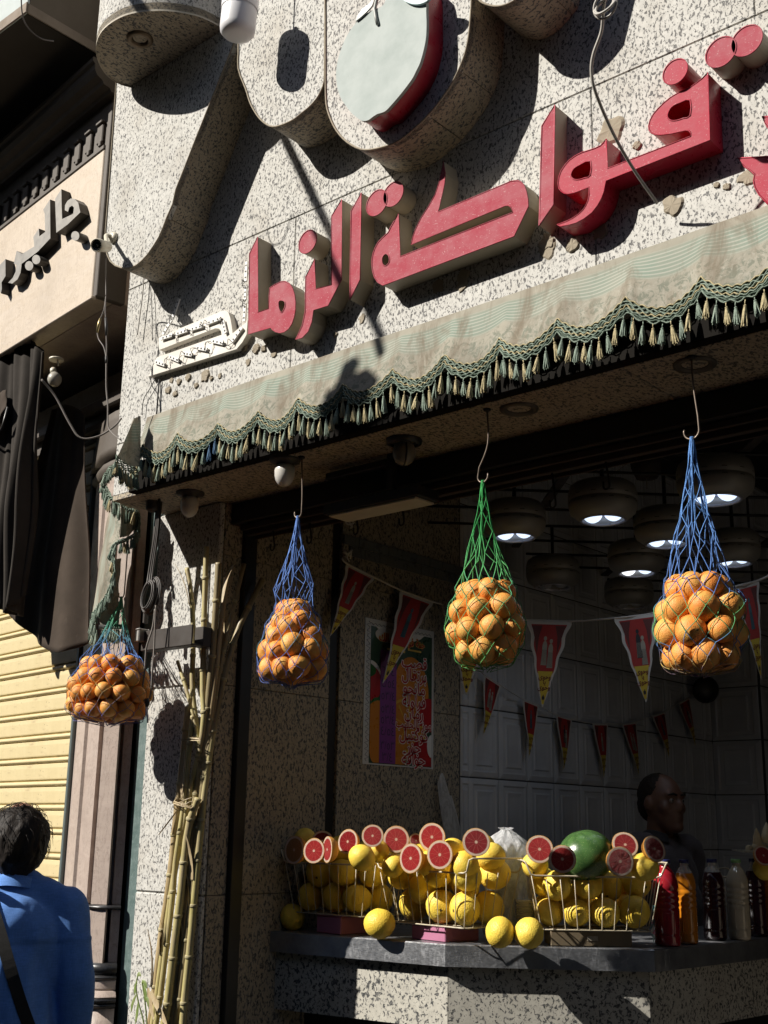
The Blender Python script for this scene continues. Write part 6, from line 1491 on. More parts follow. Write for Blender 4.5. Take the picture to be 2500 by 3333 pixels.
def bottle(pos, mat, cap, label, r=.040, H=BH, rot=0, fillz=.80):
    t = thing('juice_bottle', label, 'bottle', pos, 'bottles of juice on the counter')
    body = [(.0001,.006),(r*.55,.004),(r*.86,0),(r*.97,.006),(r,.014),(r*.99,.030)]
    z = .034
    for k in range(4): body += [(r*.965,z),(r*.965,z+.003),(r,z+.008),(r,z+.016)] if False else []
    body += [(r*1.0,.036),(r*.955,.040),(r,.046)]
    body += [(r*1.0,H*.40)]
    for k in range(4):
        z = H*(.42+.068*k); body += [(r,z),(r*.95,z+.004),(r*.955,z+.007),(r,z+.012)]
    body += [(r,H*.70),(r*.97,H*.735),(r*.88,H*.785),(r*.74,H*.835)]
    nk = [(r*.74,H*.835),(r*.58,H*.875),(r*.42,H*.905),(r*.36,H*.925),(r*.36,H*.945)]
    T = Matrix.Translation(pos)
    part('body', MB().lathe(body, 28, 0, T, cap=False), mat, t)
    if fillz > .9: part('neck', MB().lathe(nk, 24, 0, T, cap=False), mat, t)
    else: part('neck', MB().lathe(nk, 24, 0, T, cap=False), M['clear'], t); part('surface', MB().lathe([(.0001,H*.833),(r*.735,H*.833)], 24, 0, T, cap=False), mat, t)
    part('neck_ring', MB().lathe([(r*.36,H*.942),(r*.46,H*.944),(r*.46,H*.950),(r*.36,H*.952)], 20, 0, T, cap=False), M['clear'], t)
    part('cap', MB().lathe([(r*.44,H*.953),(r*.45,H*.955),(r*.45,H*.995),(r*.42,H),(.0001,H)], 24, 0, T, cap=False), cap, t)
    mb = MB(); vv = Vector((-pos.x, -pos.y, 0)).normalized(); a0 = math.atan2(vv.y, vv.x)+.25          # moulded panel
    def pn(a, z): return Vector(pos) + Vector((math.cos(a0+a)*r*1.004, math.sin(a0+a)*r*1.004, z))
    lp = [pn(a, H*.12) for a in np.linspace(-.55,.35,8)] + [pn(.35, z) for z in np.linspace(H*.14,H*.36,6)] + [pn(a, H*.38) for a in np.linspace(.35,-.55,8)] + [pn(-.55, z) for z in np.linspace(H*.36,H*.14,6)]
    mb.tube(lp, .0012, 4, closed=True); part('panel', mb, mat, t)
    for k in range(5): part('notch', MB().tube([pn(a, H*(.15+.045*k)) for a in np.linspace(.55,.85,5)], .0014, 4), mat, t)
J = dict(red=juice('strawberry_juice', (.30,.014,.024)), orange=juice('orange_juice', (.55,.19,.012)), dark=juice('tamarind_juice', (.035,.004,.007)), white=juice('milky_juice', (.56,.49,.37)), plum=juice('plum_juice', (.045,.006,.016)))
def bpos(u, v): q = P(*rI(u, v), Z=ZC); return q + Vector((0,0,.0005))
bottle(bpos(1058,882), J['red'], M['cap_blue'], 'red juice bottle standing behind the right basket', r=.046, fillz=.99)
bottle(bpos(1160,872)+Vector((0,.02,0)), J['orange'], M['cap_blue'], 'orange juice bottle with a blue cap next to the red one')
bottle(bpos(1345,848), J['dark'], M['cap_blue'], 'nearly black juice bottle with a blue cap left of the milky one', r=.043)
bottle(bpos(1492,845), J['white'], M['cap_green'], 'milky white juice bottle with a pale green cap', fillz=.99, r=.042)
bottle(bpos(1585,826)+Vector((0,.02,0)), J['plum'], M['cap_blue'], 'dark plum juice bottle behind the milky one', r=.040)
bottle(bpos(1672,822)+Vector((0,.03,0)), J['orange'], M['cap_blue'], 'orange juice bottle cut by the right edge of the picture', r=.042)
# stacks of cups under a knotted clear bag
def film():
    t = NT('crinkled_clear_film'); co = t.coord('Object'); n = t.noise(t.coord('Object', (1,1,.4)), 34, 5, .7, 1.5); n2 = t.noise(co, 90, 3, .6)
    t.base((.92,.93,.95)); t.rough(.22); t.bump(n, .9, .02); tr_ = t.n('BsdfTransparent'); tl = t.n('BsdfTranslucent'); tl.inputs[0].default_value = (.8,.82,.84,1)
    m1 = t.n('MixShader', Fac=.35); t.l(t.bsdf.outputs[0], m1.inputs[1]); t.l(tl.outputs[0], m1.inputs[2]); m2 = t.n('MixShader'); t.l(t.step(n, .35, .7, .50, .12), m2.inputs[0]); t.l(m1.outputs[0], m2.inputs[1]); t.l(tr_.outputs[0], m2.inputs[2]); t.l(m2.outputs[0], t.out.inputs[0]); return t.mat
M['film'] = film()
def cupmat():
    t = NT('clear_cup_plastic'); t.base((.78,.78,.74)); t.rough(.18); tr_ = t.n('BsdfTransparent'); ms = t.n('MixShader', Fac=.45); t.l(t.bsdf.outputs[0], ms.inputs[1]); t.l(tr_.outputs[0], ms.inputs[2]); t.l(ms.outputs[0], t.out.inputs[0]); return t.mat
M['cup'] = cupmat()
rc = .043; cupme = MB().lathe([(rc*.70,0),(rc*.98,.085),(rc*1.05,.086),(rc*1.06,.089),(rc*1.02,.091),(rc*.97,.090),(rc*.69,.002),(.0001,.002)], 26, 0, None, cap=False).mesh('cup', M['cup'])
cp = P(*rH(1560, 800), d=4.42); cp.z = ZC
zt_ = P(*rH(1560, 200), d=4.42).z
st = thing('cup_stack', 'tall stack of clear plastic cups under a knotted plastic bag behind the middle basket', 'cups', cp)
nz = int((zt_-.05-ZC-.09)/.0082)
for i in range(nz): put('cup', cupme, cp+Vector((.0005*math.sin(i), 0, .0008+i*.0082)), st)
def bagfn(u, v):
    th = 2*math.pi*u; z = ZC+.004+(zt_-ZC)*v; rr_ = (.080+.006*math.sin(v*9))*(1 if v < .84 else max(.16, 1-((v-.84)/.16)**1.6*.9)); rr_ += .0045*math.sin(th*7+v*11)+.003*math.sin(th*13-v*23)
    return cp + Vector((math.cos(th)*rr_, math.sin(th)*rr_, z-ZC))
cbag = part('bag', MB().grid(bagfn, 60, 50), M['film'], None, origin=cp, fix=False); tag(cbag, 'crinkled clear plastic bag knotted over the tall stack of cups', 'plastic bag')
mb = MB()
for k in range(7):
    a = 6.28*k/7; mb.add([cp+Vector((.006*math.cos(a),.006*math.sin(a),zt_-ZC-.002)), cp+Vector((.006*math.cos(a+.5),.006*math.sin(a+.5),zt_-ZC-.002)), cp+Vector((.030*math.cos(a+.6),.030*math.sin(a+.6),zt_-ZC+.012)), cp+Vector((.032*math.cos(a-.1),.032*math.sin(a-.1),zt_-ZC+.008))], [(0,1,2,3)])
part('knot', mb, M['film'], cbag)
c2 = P(*rI(205, 720), d=4.35); c2.z = ZC
st2 = thing('cup_stack', 'short stack of clear plastic cups left of the right basket', 'cups', c2)
for i in range(8): put('cup', cupme, c2+Vector((0,0,.0008+i*.0085)), st2, (0,0,i), (.8,.8,.95))
fb_ = P(*rH(1300, 110), X=XS+.10); 
hb = part('loose_film', MB().grid(lambda u, v: Vector((XS+.03+.06*math.sin(3*u+2*v)*v+.05*v, fb_.y-.12+.30*u*(.35+.65*v), fb_.z+.14-.50*v+.05*math.sin(5*u))), 16, 16), M['film'], None, origin=fb_, fix=False); tag(hb, 'limp clear plastic bag hanging on the side wall above the cups', 'plastic bag')
# the far basket at the right edge: ginger-like pale roots and one cut half
kq = P(*rI(1690, 640), d=4.75); kq.z = ZC+.03
q4, b4 = basket(Vector((kq.x-.17, kq.y-.02, 0)), math.radians(14), .40, .22, .19, 'wire basket at the right edge behind the bottles', 7, .03, ZC+.03)
M['root'] = plain('pale_root_skin', (.60,.50,.33), .6, dirt=.35, scale=25)
def rootm(seed):
    rg = random.Random(seed); mb = MB(); vs = []; fs = []; n, m_ = 14, 12
    for i in range(n+1):
        th = math.pi*i/n; tt = i/n; rr_ = math.sin(th)*(.62+.38*math.cos(th*1.0))*(.85)
        for k in range(m_):
            a = 2*math.pi*k/m_; w_ = 1+.06*math.sin(3*a+seed)+.05*math.sin(5*tt*6+a); vs.append((rr_*w_*math.cos(a)+.12*math.sin(tt*3+seed), rr_*w_*math.sin(a), -1.35*math.cos(th)))
    fs = [(i*m_+k, i*m_+(k+1) % m_, (i+1)*m_+(k+1) % m_, (i+1)*m_+k) for i in range(n) for k in range(m_)]
    mb.add(vs, fs, 0, smooth=True); return mb.mesh('pale_root', M['root'])
RM = [rootm(s) for s in (1, 2)]
for i, (u, v, r, rot, lb) in enumerate([(1590,235,.030,(.3,.2,0),'upright pale root at the top left of the far heap'), (1650,205,.032,(-.2,.3,1),'tallest pale root in the far heap at the right edge'), (1545,295,.024,(1.3,.1,.6),'small pale root lying at the left of the far heap'), (1610,285,.026,(1.5,.2,2.6),'pale root lying across the front of the far heap'), (1680,262,.030,(1.2,.5,.2),'pale root at the right of the far heap')]):
    o = put('pale_root', RM[i % 2], P(*rI(u, v), d=4.72), None, rot, (r, r, r)); tag(o, lb, 'root vegetable', 'pale roots on the far basket')
pt_ = P(*rI(1600, 318), d=4.74)
o = part('plate', MB().lathe([(.0001,-.004),(.06,-.004),(.10,.004),(.102,.006),(.06,-.001),(.0001,-.001)], 28, 0, Matrix.Translation(pt_), cap=False), plain('white_plate', (.62,.62,.58), .3, dirt=.2), None, origin=pt_); tag(o, 'white plate under the pale roots on the far basket', 'plate')
half(rI, 1632, 340, 62, 45, face(6, .35), 4.62, 'grapefruit half on the far basket below the pale roots')
for u, v, lb in ((1640,420,'yellow grapefruit at the left of the far basket'), (1735,420,'yellow grapefruit at the right of the far basket')): gfruit(P(*rI(u, v), d=4.78), .048, lb)
# crumpled printed wrapper stuck between basket and bottles
wr = P(*rI(968, 790), d=4.05)
def wfn(u, v): return P(*rI(962+12*u+8*math.sin(v*9+u*2), 640+255*v), d=4.10+.012*math.sin(v*14+u*3))
def wrapm():
    t = NT('printed_wrapper'); n = t.noise(t.coord('Object'), 38, 3, .6); t.base(t.mix(t.step(n, .50, .56), t.mix(t.step(n, .40, .44), (.62,.20,.30), (.62,.62,.60)), (.20,.46,.48))); t.rough(.35); return t.mat
o = part('wrapper', MB().grid(wfn, 4, 24), wrapm(), None, origin=wr, fix=False); tag(o, 'crumpled pink and turquoise printed wrapper between the right basket and the red bottle', 'wrapper')
# ------------------------------------------------------------------ sugar cane leaning on the pier
def cane_mat(name, a, b, c):
    t = NT(name); co = t.coord('Object', (1,1,.12)); n = t.noise(co, 60, 4, .6); n2 = t.noise(t.coord('Object'), 5, 4, .65); n3 = t.noise(co, 180, 2)
    k = t.mix(t.step(n2, .35, .65), a, b); k = t.mix(t.step(n, .45, .62, 0, .8), k, c); k = t.mix(t.step(n3, .62, .7, 0, .4), k, (.20,.13,.06)); t.base(k); t.rough(t.step(n, .3, .7, .38, .6)); t.bump(n, .15, .001); return t.mat
M['cane'] = cane_mat('green_yellow_cane', (.36,.315,.12), (.47,.40,.20), (.30,.235,.14)); M['cane_dry'] = cane_mat('dry_cane', (.36,.27,.13), (.27,.19,.095), (.44,.35,.20)); M['cane_dark'] = cane_mat('shaded_brown_cane', (.24,.19,.095), (.19,.15,.08), (.30,.24,.12))  # last tone: brown cane darkened for the shade past the pier's corner
M['husk'] = cane_mat('dry_husk', (.46,.38,.24), (.40,.31,.18), (.30,.22,.12)); M['node'] = plain('cane_node', (.36,.31,.17), .7, dirt=.4)
def cy(py, px=None):
    y = float(np.interp(py, [1780, 2100, 2650, 3333, 4200], [3.005, 3.005, 3.0, 2.99, 2.97]))
    if px is not None: y += max(0, px-(725-84*(py-1814)/1136))*.0016          # past the pier's corner they lean into the opening
    return y
def cane(pts, r, mat, label, off=0, leafy=0):
    w_ = [P(x, y, Y=cy(y, x)+off*.55) for x, y in pts]
    if pts[-1][1] > 3200:                                    # down to the pavement
        a, b = w_[-2], w_[-1]; d = (b-a).normalized(); L = (b.z-.012)/max(.2, -d.z); w_.append(b+Vector((d.x*L*.6, d.y*L*.6, .012-b.z)))
    pth = smooth_path(w_, 8); t = thing('sugar_cane', label, 'sugar cane', (w_[-1].x, w_[-1].y, max(0, w_[-1].z-.012)), 'sugar canes leaning on the pier')
    cum = [0]
    for a, b in zip(pth[:-1], pth[1:]): cum.append(cum[-1]+(b-a).length)
    Ltot = cum[-1]
    def at_s(s):
        i = min(max(int(np.searchsorted(cum, s))-1, 0), len(pth)-2); return pth[i].lerp(pth[i+1], min(1, max(0, (s-cum[i])/max(1e-6, cum[i+1]-cum[i]))))
    s = 0; P0 = random.uniform(.08, .17); mb = MB(); nd = []
    ss = [0.0]
    while s < Ltot: s += P0 if s == 0 else random.uniform(.14, .22); nd.append(min(s, Ltot))
    pts_, rad_ = [], []; prev = 0
    for e in nd:
        for f in (.0, .06, .5, .94): q = prev+(e-prev)*f; pts_.append(at_s(q)); rad_.append(r*(1.0 if f in (.0,) else .93 if f == .5 else .97)*(.86+.14*q/Ltot))
        prev = e
    pts_.append(at_s(Ltot)); rad_.append(r)
    part('stalk', MB().tube(pts_, rad_, 9), M[mat], t)
    for e in nd[:-1]:
        a = at_s(e); d = (at_s(min(Ltot, e+.01))-at_s(max(0, e-.01))).normalized()
        part('node', MB().tube([a-d*.007, a-d*.003, a+d*.002, a+d*.006], [r*.98, r*1.06, r*1.05, r*.97], 9), M['node'], t)
    for k in range(leafy):
        e = random.choice(nd[:-1] or [Ltot*.5]); a = at_s(e); d = (at_s(max(0, e-.06))-a).normalized(); sd = Vector((random.uniform(-1,1), -.4, 0)).normalized(); L = random.uniform(.10,.2)
        part('husk', MB().grid(lambda u, v: a + d*(v*L) + sd*(r*1.05+v*v*.04) + d.cross(sd)*(u-.5)*r*2.1*(1-v*.8), 3, 6), M['husk'], t)
    return t
cane([(609,1850),(622,1930),(630,2060),(626,2230),(640,2365),(650,2480)], .0115, 'cane', 'green cane with a split tip, second from the left at the top', -.012, 1)
cane([(672,1780),(668,1900),(663,2080),(660,2250),(664,2340),(648,2450),(622,2560),(600,2680),(572,2820),(548,2980),(525,3140),(508,3270),(490,3400)], .0130, 'cane', 'tallest cane, reaching into the shade under the soffit', -.02, 1)
cane([(645,2600),(622,2660),(606,2740),(592,2880),(575,3020),(558,3160),(545,3270),(525,3400)], .0165, 'cane', 'thickest pale green cane, foremost at the right of the bundle', -.045, 2)
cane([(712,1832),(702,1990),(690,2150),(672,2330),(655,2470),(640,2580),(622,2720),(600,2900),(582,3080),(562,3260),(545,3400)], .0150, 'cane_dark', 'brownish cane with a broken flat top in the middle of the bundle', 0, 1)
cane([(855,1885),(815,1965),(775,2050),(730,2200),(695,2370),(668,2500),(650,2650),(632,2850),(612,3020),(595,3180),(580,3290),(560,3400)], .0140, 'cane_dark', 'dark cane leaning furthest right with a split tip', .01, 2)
cane([(738,1880),(718,2050),(698,2230),(676,2400),(662,2520),(640,2720)], .0120, 'cane_dry', 'dry cane between the broken topped one and the right leaning one', .012, 2)
cane([(578,2152),(598,2215),(615,2270),(628,2330),(642,2390),(650,2450)], .0085, 'cane', 'short thin cane sticking out to the left', -.03)
cane([(612,2300),(602,2400),(590,2520),(576,2640),(560,2800),(545,2920),(525,3050),(510,3180),(495,3300),(480,3400)], .0150, 'cane_dry', 'dry husk covered cane at the left side of the bundle', -.015, 3)
cane([(628,2330),(616,2440),(606,2560),(590,2680),(572,2800),(560,2940),(545,3060),(530,3180),(515,3300),(500,3400)], .0120, 'cane', 'slim yellow cane just inside the left side of the bundle', -.035, 1)
cane([(668,2420),(650,2540),(640,2640),(618,2800),(598,2960),(585,3080),(570,3220),(560,3400)], .0125, 'cane_dry', 'dry cane hidden behind the thickest one', .006, 1)
cane([(700,2340),(680,2470),(663,2600),(648,2760),(632,2930),(618,3090),(603,3230),(590,3400)], .0150, 'cane', 'olive cane at the right edge of the bundle in shade', .012, 2)
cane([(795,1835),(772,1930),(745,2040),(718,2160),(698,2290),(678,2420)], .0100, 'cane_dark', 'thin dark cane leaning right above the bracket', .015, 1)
def leaf(pts, wd, label, off=-.01, mat='husk'):
    w_ = smooth_path([P(x, y, Y=cy(y, x)+off) for x, y in pts], 5); mb = MB(); n = len(w_)
    vs = []
    for i, p in enumerate(w_):
        d = (w_[min(i+1, n-1)]-w_[max(i-1, 0)]).normalized(); s = d.cross(Vector((0,-1,.1))).normalized(); k = wd*math.sin(math.pi*min(.98, .12+.88*i/(n-1)))**.7
        vs += [p-s*k, p+Vector((0,.004,0)), p+s*k]
    mb.add(vs, [(3*i+j, 3*i+j+1, 3*i+j+4, 3*i+j+3) for i in range(n-1) for j in (0,1)], smooth=True)
    o = part('cane_leaf', mb, M[mat], None, origin=w_[0], fix=False); return tag(o, label, 'leaf', 'dry leaves on the sugar cane')
leaf([(722,1960),(735,1890),(752,1850),(772,1828)], .010, 'dry curled leaf at the top of the bundle'); leaf([(600,2440),(592,2520),(590,2600)], .011, 'pale husk strip below the short thin cane', -.04)
leaf([(575,2640),(545,2680),(515,2718)], .0035, 'stiff straw end of the tie sticking out to the left', -.06); leaf([(615,2400),(650,2404),(640,2408),(575,2408)], .004, 'thin dry leaf wound round the upper bundle', -.05)
leaf([(490,3225),(505,3260),(530,3310),(545,3345)], .012, 'fan of dry leaf at the foot of the bundle', -.06); leaf([(482,3215),(488,3265),(500,3320)], .010, 'narrow dry leaf at the foot of the bundle', -.05)
tp = P(608, 2625, Y=cy(2625)-.02)
tie = part('straw_tie', MB().tube(smooth_path([tp+Vector(((.058+.004*math.sin(k*2))*math.cos(a), .030*math.sin(a)-.005, .012*math.sin(1.7*a+k)+.005*k)) for k in range(5) for a in np.linspace(0, 2*math.pi, 12, endpoint=False)], 3), .0021, 5), M['husk'], None, origin=tp); tag(tie, 'twisted straw tie holding the sugar cane bundle together', 'tie')
# straggly weed at the foot of the pier
M['weed'] = cane_mat('weed_leaf', (.16,.22,.055), (.11,.16,.04), (.20,.22,.09))
wq = P(455, 3330, Y=2.86); wd_ = thing('weed', 'straggly weed with drooping leaves beside the foot of the sugar cane', 'weed', (wq.x, wq.y, 0))
W_ = lambda x, y: P(x, y, Y=2.86)
for st_ in ([(478,3420),(468,3330),(450,3260),(443,3215),(447,3180)], [(482,3420),(478,3330),(473,3270),(468,3230),(462,3195)]):
    base_ = W_(*st_[0]); part('stem', MB().tube([Vector((base_.x, base_.y, .0))] + smooth_path([W_(*p) for p in st_], 4), .0028, 5), M['weed'], wd_)
for pts in ([(447,3180),(452,3170),(460,3178)], [(447,3190),(440,3215),(438,3240)], [(468,3205),(474,3235),(472,3262)], [(445,3235),(432,3265),(427,3295)], [(450,3262),(446,3300),(440,3335)], [(470,3240),(480,3255),(484,3280)], [(463,3190),(472,3200),(478,3218)]):
    w_ = smooth_path([W_(*p) for p in pts], 4); n = len(w_); vs = []
    for i, p in enumerate(w_):
        d = (w_[min(i+1, n-1)]-w_[max(i-1, 0)]).normalized(); s = d.cross(Vector((0,-1,.2))).normalized(); k = .0075*math.sin(math.pi*(.05+.93*i/(n-1))); vs += [p-s*k, p+Vector((0,-.002,0)), p+s*k]
    part('leaf', MB().add(vs, [(3*i+j, 3*i+j+1, 3*i+j+4, 3*i+j+3) for i in range(n-1) for j in (0,1)], smooth=True), M['weed'], wd_, fix=False)
# ------------------------------------------------------------------ people
from mathutils import noise as mnoise
def fuse(prims, voxel, smooth=6, disp=None):
    """one continuous skin over tapered limbs and ellipsoids"""
    mb = MB()
    for p in prims:
        if p[0] == 'e':
            _, c, s = p[:3]; T = Matrix.Translation(c) @ (p[3].to_4x4() if len(p) > 3 else Matrix.Identity(4)) @ Matrix.Diagonal((*s, 1))
            mb.lathe([(max(1e-5, math.sin(math.pi*i/12)), -math.cos(math.pi*i/12)) for i in range(13)], 20, 0, T, cap=False)
        else:
            _, pts, rr_ = p[:3]; sq = p[3] if len(p) > 3 else None
            P_ = smooth_path(pts, 5) if len(pts) > 2 else [Vector(q) for q in pts]
            Rr = list(np.interp(np.linspace(0, len(rr_)-1, len(P_)), range(len(rr_)), rr_))
            a, b = (P_[1]-P_[0]).normalized(), (P_[-1]-P_[-2]).normalized()
            path_ = [P_[0]-a*Rr[0]*k for k in (.95, .7, .35)] + P_ + [P_[-1]+b*Rr[-1]*k for k in (.35, .7, .95)]
            rad_ = [Rr[0]*k for k in (.3, .71, .94)] + Rr + [Rr[-1]*k for k in (.94, .71, .3)]
            mb.tube(path_, rad_, 14)
    me = mb.mesh('skin', M['wire']); o = bpy.data.objects.new('skin', me); COL.objects.link(o)
    m = o.modifiers.new('r', 'REMESH'); m.mode = 'VOXEL'; m.voxel_size = voxel; m.use_smooth_shade = True
    if smooth: s = o.modifiers.new('s', 'SMOOTH'); s.factor = .5; s.iterations = smooth
    bpy.context.view_layer.update(); ev = o.evaluated_get(bpy.context.evaluated_depsgraph_get()); out = bpy.data.meshes.new_from_object(ev)
    bpy.data.objects.remove(o); bpy.data.meshes.remove(me)
    n = len(out.vertices); co = np.zeros(n*3); out.vertices.foreach_get('co', co); co = co.reshape(-1, 3); nr = np.zeros(n*3); out.vertices.foreach_get('normal', nr); nr = nr.reshape(-1, 3)
    if disp: co = co + nr*np.array([disp(Vector(c), Vector(k)) for c, k in zip(co, nr)])[:,None]
    f = [tuple(p.vertices) for p in out.polygons]; bpy.data.meshes.remove(out)
    r = MB(); r.add([tuple(c) for c in co], f, 0, smooth=True); return r
def skinmat(name, c):
    t = NT(name); co = t.coord('Object'); n = t.noise(co, 22, 4, .6); t.base(t.mix(t.step(n, .3, .7), c, tuple(x*.75 for x in c))); t.rough(.5); t.set(Subsurface_Weight=.12, Subsurface_Scale=.008); t.bsdf.inputs['Subsurface Radius'].default_value = (1, .35, .2); return t.mat
def cloth(name, c, c2=None, sc=5, wv=420):
    t = NT(name); co = t.coord('Object'); n = t.noise(co, sc, 5, .65); w1 = t.noise(t.coord('Object', (1,1,.08)), wv, 2); w2 = t.noise(t.coord('Object', (.08,.08,1)), wv, 2)
    k = t.mix(t.step(n, .3, .7), c, c2 or tuple(x*.7 for x in c)); k = t.mix(t.step(t.math('ADD', w1, w2), .85, 1.2, 0, .35), k, tuple(min(1, x*1.5+.02) for x in c)); t.base(k); t.rough(.85); t.set(Specular_IOR_Level=.2, Sheen_Weight=.15); t.bump(t.math('ADD', w1, w2), .25, .001); return t.mat
def place(mb, T): mb.v = [tuple(T @ Vector(p)) for p in mb.v]; return mb
def hand_prims(w, s, d=(0,0,-1)):
    """palm, four fingers, thumb, hanging and slightly curled; w the wrist, s the side"""
    w = Vector(w); pr = [('t', [w, w+Vector((0,.01,-.05)), w+Vector((0,.014,-.085))], [.024,.030,.028])]
    for k, (L, o) in enumerate(((.070,-.030),(.080,-.010),(.074,.010),(.056,.029))):
        b = w+Vector((0, o*1.0+.012, -.085)); pr.append(('t', [b, b+Vector((-s*.006, .004, -L*.5)), b+Vector((-s*.022, .004, -L*.92))], [.0095,.009,.0075]))
    pr.append(('t', [w+Vector((0,.020,-.03)), w+Vector((-s*.010,.050,-.060)), w+Vector((-s*.016,.056,-.098))], [.013,.011,.0085])); return pr
def human(H=1.70, lean=0):
    k = H/1.70; V = lambda x, y, z: Vector((x*k, y*k, z*k))
    body = [('e', V(0,.012,1.575), (.076*k,.096*k,.115*k)), ('e', V(0,.045,1.515), (.060*k,.066*k,.075*k)), ('t', [V(0,-.012,1.40), V(0,0,1.52)], [.060*k,.054*k]),
            ('e', V(0,0,1.22), (.165*k,.105*k,.22*k)), ('e', V(0,0,.98), (.155*k,.105*k,.13*k)), ('t', [V(-.150,-.005,1.345), V(0,-.005,1.385), V(.150,-.005,1.345)], [.050*k,.055*k,.050*k])]
    for s in (-1, 1):
        body += [('t', [V(s*.168,-.008,1.335), V(s*.216,-.025,1.13), V(s*.222,.03,.885)], [.050*k,.043*k,.029*k]), ('t', [V(s*.09,0,.92), V(s*.10,.01,.50), V(s*.10,-.015,.10)], [.082*k,.056*k,.038*k]), ('t', [V(s*.10,-.03,.045), V(s*.11,.14,.035)], [.038*k,.030*k])]
        body += hand_prims(V(s*.223,.035,.875), s)
    return body, V, k
# ---- the passer-by in blue, seen from behind
mpos = P(62, 2740, d=4.0); mH = 1.66
fdir = Vector((-.80, .60, 0)).normalized()                        # he looks away, up the street
TM = Matrix(((fdir.y, fdir.x, 0, mpos.x), (-fdir.x, fdir.y, 0, mpos.y), (0, 0, 1, 0), (0, 0, 0, 1)))
man = thing('person', 'person seen from behind in a crumpled blue shirt, bag strap across the back', 'person', (mpos.x, mpos.y, 0))
body, V, k = human(mH)
for s in (-1, 1): body += [('e', V(s*.079,.005,1.57), (.012*k,.022*k,.032*k))]
body += [('e', V(0,.108,1.555), (.012,.016,.020))]
part('body', place(fuse(body, .011, 5), TM), skinmat('passer_skin', (.42,.21,.135)), man)
def wrinkle(c, nrm):
    a = mnoise.noise(Vector((c.x*7, c.y*7, c.z*5)))*.010 + mnoise.noise(Vector((c.x*16+3, c.y*16, c.z*9)))*.0055 + mnoise.noise(Vector((c.x*34, c.y*34+9, c.z*16)))*.002
    f = -.004*math.exp(-((c.z-1.235*k)/.004)**2) if nrm.y < -.1 and abs(c.x) < .19 else 0
    f += .007*math.exp(-((c.z-1.252*k)/.012)**2)*(1 if nrm.y < -.1 and c.z > 1.24*k else 0)*.4
    if nrm.y < -.2 and c.z < 1.225*k: f += -.009*math.exp(-((abs(c.x-.01)-.006)/.006)**2)*min(1, max(0, (1.225*k-c.z)*9)) + .006*math.exp(-((c.x-.01)/.004)**2)
    return a+f
shirt = [('e', V(0,-.005,1.20), (.195*k,.135*k,.23*k)), ('t', [V(-.01,-.005,1.18), V(0,0,.80)], [.165*k,.185*k]), ('t', [V(-.165,-.012,1.345), V(-.08,-.016,1.388), V(.08,-.016,1.388), V(.165,-.012,1.345)], [.062*k,.066*k,.066*k,.062*k]), ('t', [V(-.05,-.014,1.425), V(.05,-.014,1.425)], [.050*k,.050*k]), ('e', V(0,-.045,1.26), (.165*k,.105*k,.15*k))]
for s in (-1, 1): shirt += [('t', [V(s*.176,-.010,1.345), V(s*.222,-.035,1.13), V(s*.228,.020,.93), V(s*.228,.030,.90)], [.073*k,.066*k,.056*k,.050*k])]
sm_ = fuse(shirt, .009, 5, wrinkle)
sbv = BVHTree.FromPolygons([Vector(v) for v in sm_.v], sm_.f)
M['shirt'] = cloth('blue_linen', (.11,.25,.60), (.085,.20,.52), 4)
part('shirt', place(sm_, TM), M['shirt'], man, fix=False)
def colfn(u, v):      # shirt collar: stand and fold
    a = math.pi*1.5 + (u-.5)*math.pi*1.75; r0 = .066*k; lift = [0, .030, .034, .008][min(3, int(v*3.999))]; f = v*3; i = min(2, int(f)); t_ = f-i
    zz = [1.405, 1.448, 1.452, 1.415]; rr_ = [.068, .066, .071, .088]
    z = (zz[i]*(1-t_)+zz[i+1]*t_)*k; r = (rr_[i]*(1-t_)+rr_[i+1]*t_)*k
    return V(math.cos(a)*r/k*1.02, -.006+math.sin(a)*r/k*1.0, z/k) + Vector((0, 0, -.012*max(0, math.sin(a))**2 + .004*math.sin(u*17)))
part('collar', place(MB().grid(colfn, 40, 12), TM), M['shirt'], man, fix=False)
tr_m = [('t', [V(-.07,0,.93), V(.07,0,.93)], [.115*k,.115*k])] + [('t', [V(s*.095,0,.90), V(s*.105,.005,.48), V(s*.105,-.01,.07)], [.105*k,.080*k,.070*k]) for s in (-1, 1)]
part('trousers', place(fuse(tr_m, .014, 4), TM), cloth('dark_trousers', (.05,.05,.06)), man, fix=False)
for s in (-1, 1): part('shoe', place(fuse([('t', [V(s*.105,-.05,.045), V(s*.11,.06,.042), V(s*.115,.16,.034)], [.046*k,.044*k,.034*k])], .010, 3), TM), plain('dark_shoe', (.03,.025,.02), .5), man, fix=False)
def tousle(c, nrm): return mnoise.noise(Vector((c.x*38, c.y*38, c.z*14)))*.007 + mnoise.noise(Vector((c.x*80, c.y*80, c.z*30)))*.004
def hairmat():
    t = NT('black_hair'); n = t.noise(t.coord('Object', (1,1,.12)), 190, 3, .6); t.base(t.mix(t.step(n, .35, .7), (.010,.008,.007), (.026,.019,.014))); t.rough(.6); t.set(Specular_IOR_Level=.2); t.bump(n, .7, .003); return t.mat
M['hair'] = hairmat()
hp_ = [('e', V(0,.000,1.575), (.100*k,.112*k,.106*k)), ('e', V(0,-.030,1.548), (.096*k,.086*k,.105*k)), ('e', V(0,-.045,1.490), (.066*k,.045*k,.055*k))]
hm = fuse(hp_, .007, 3, tousle); part('hair', place(hm, TM), M['hair'], man, fix=False)
mb = MB(); rg = random.Random(5)
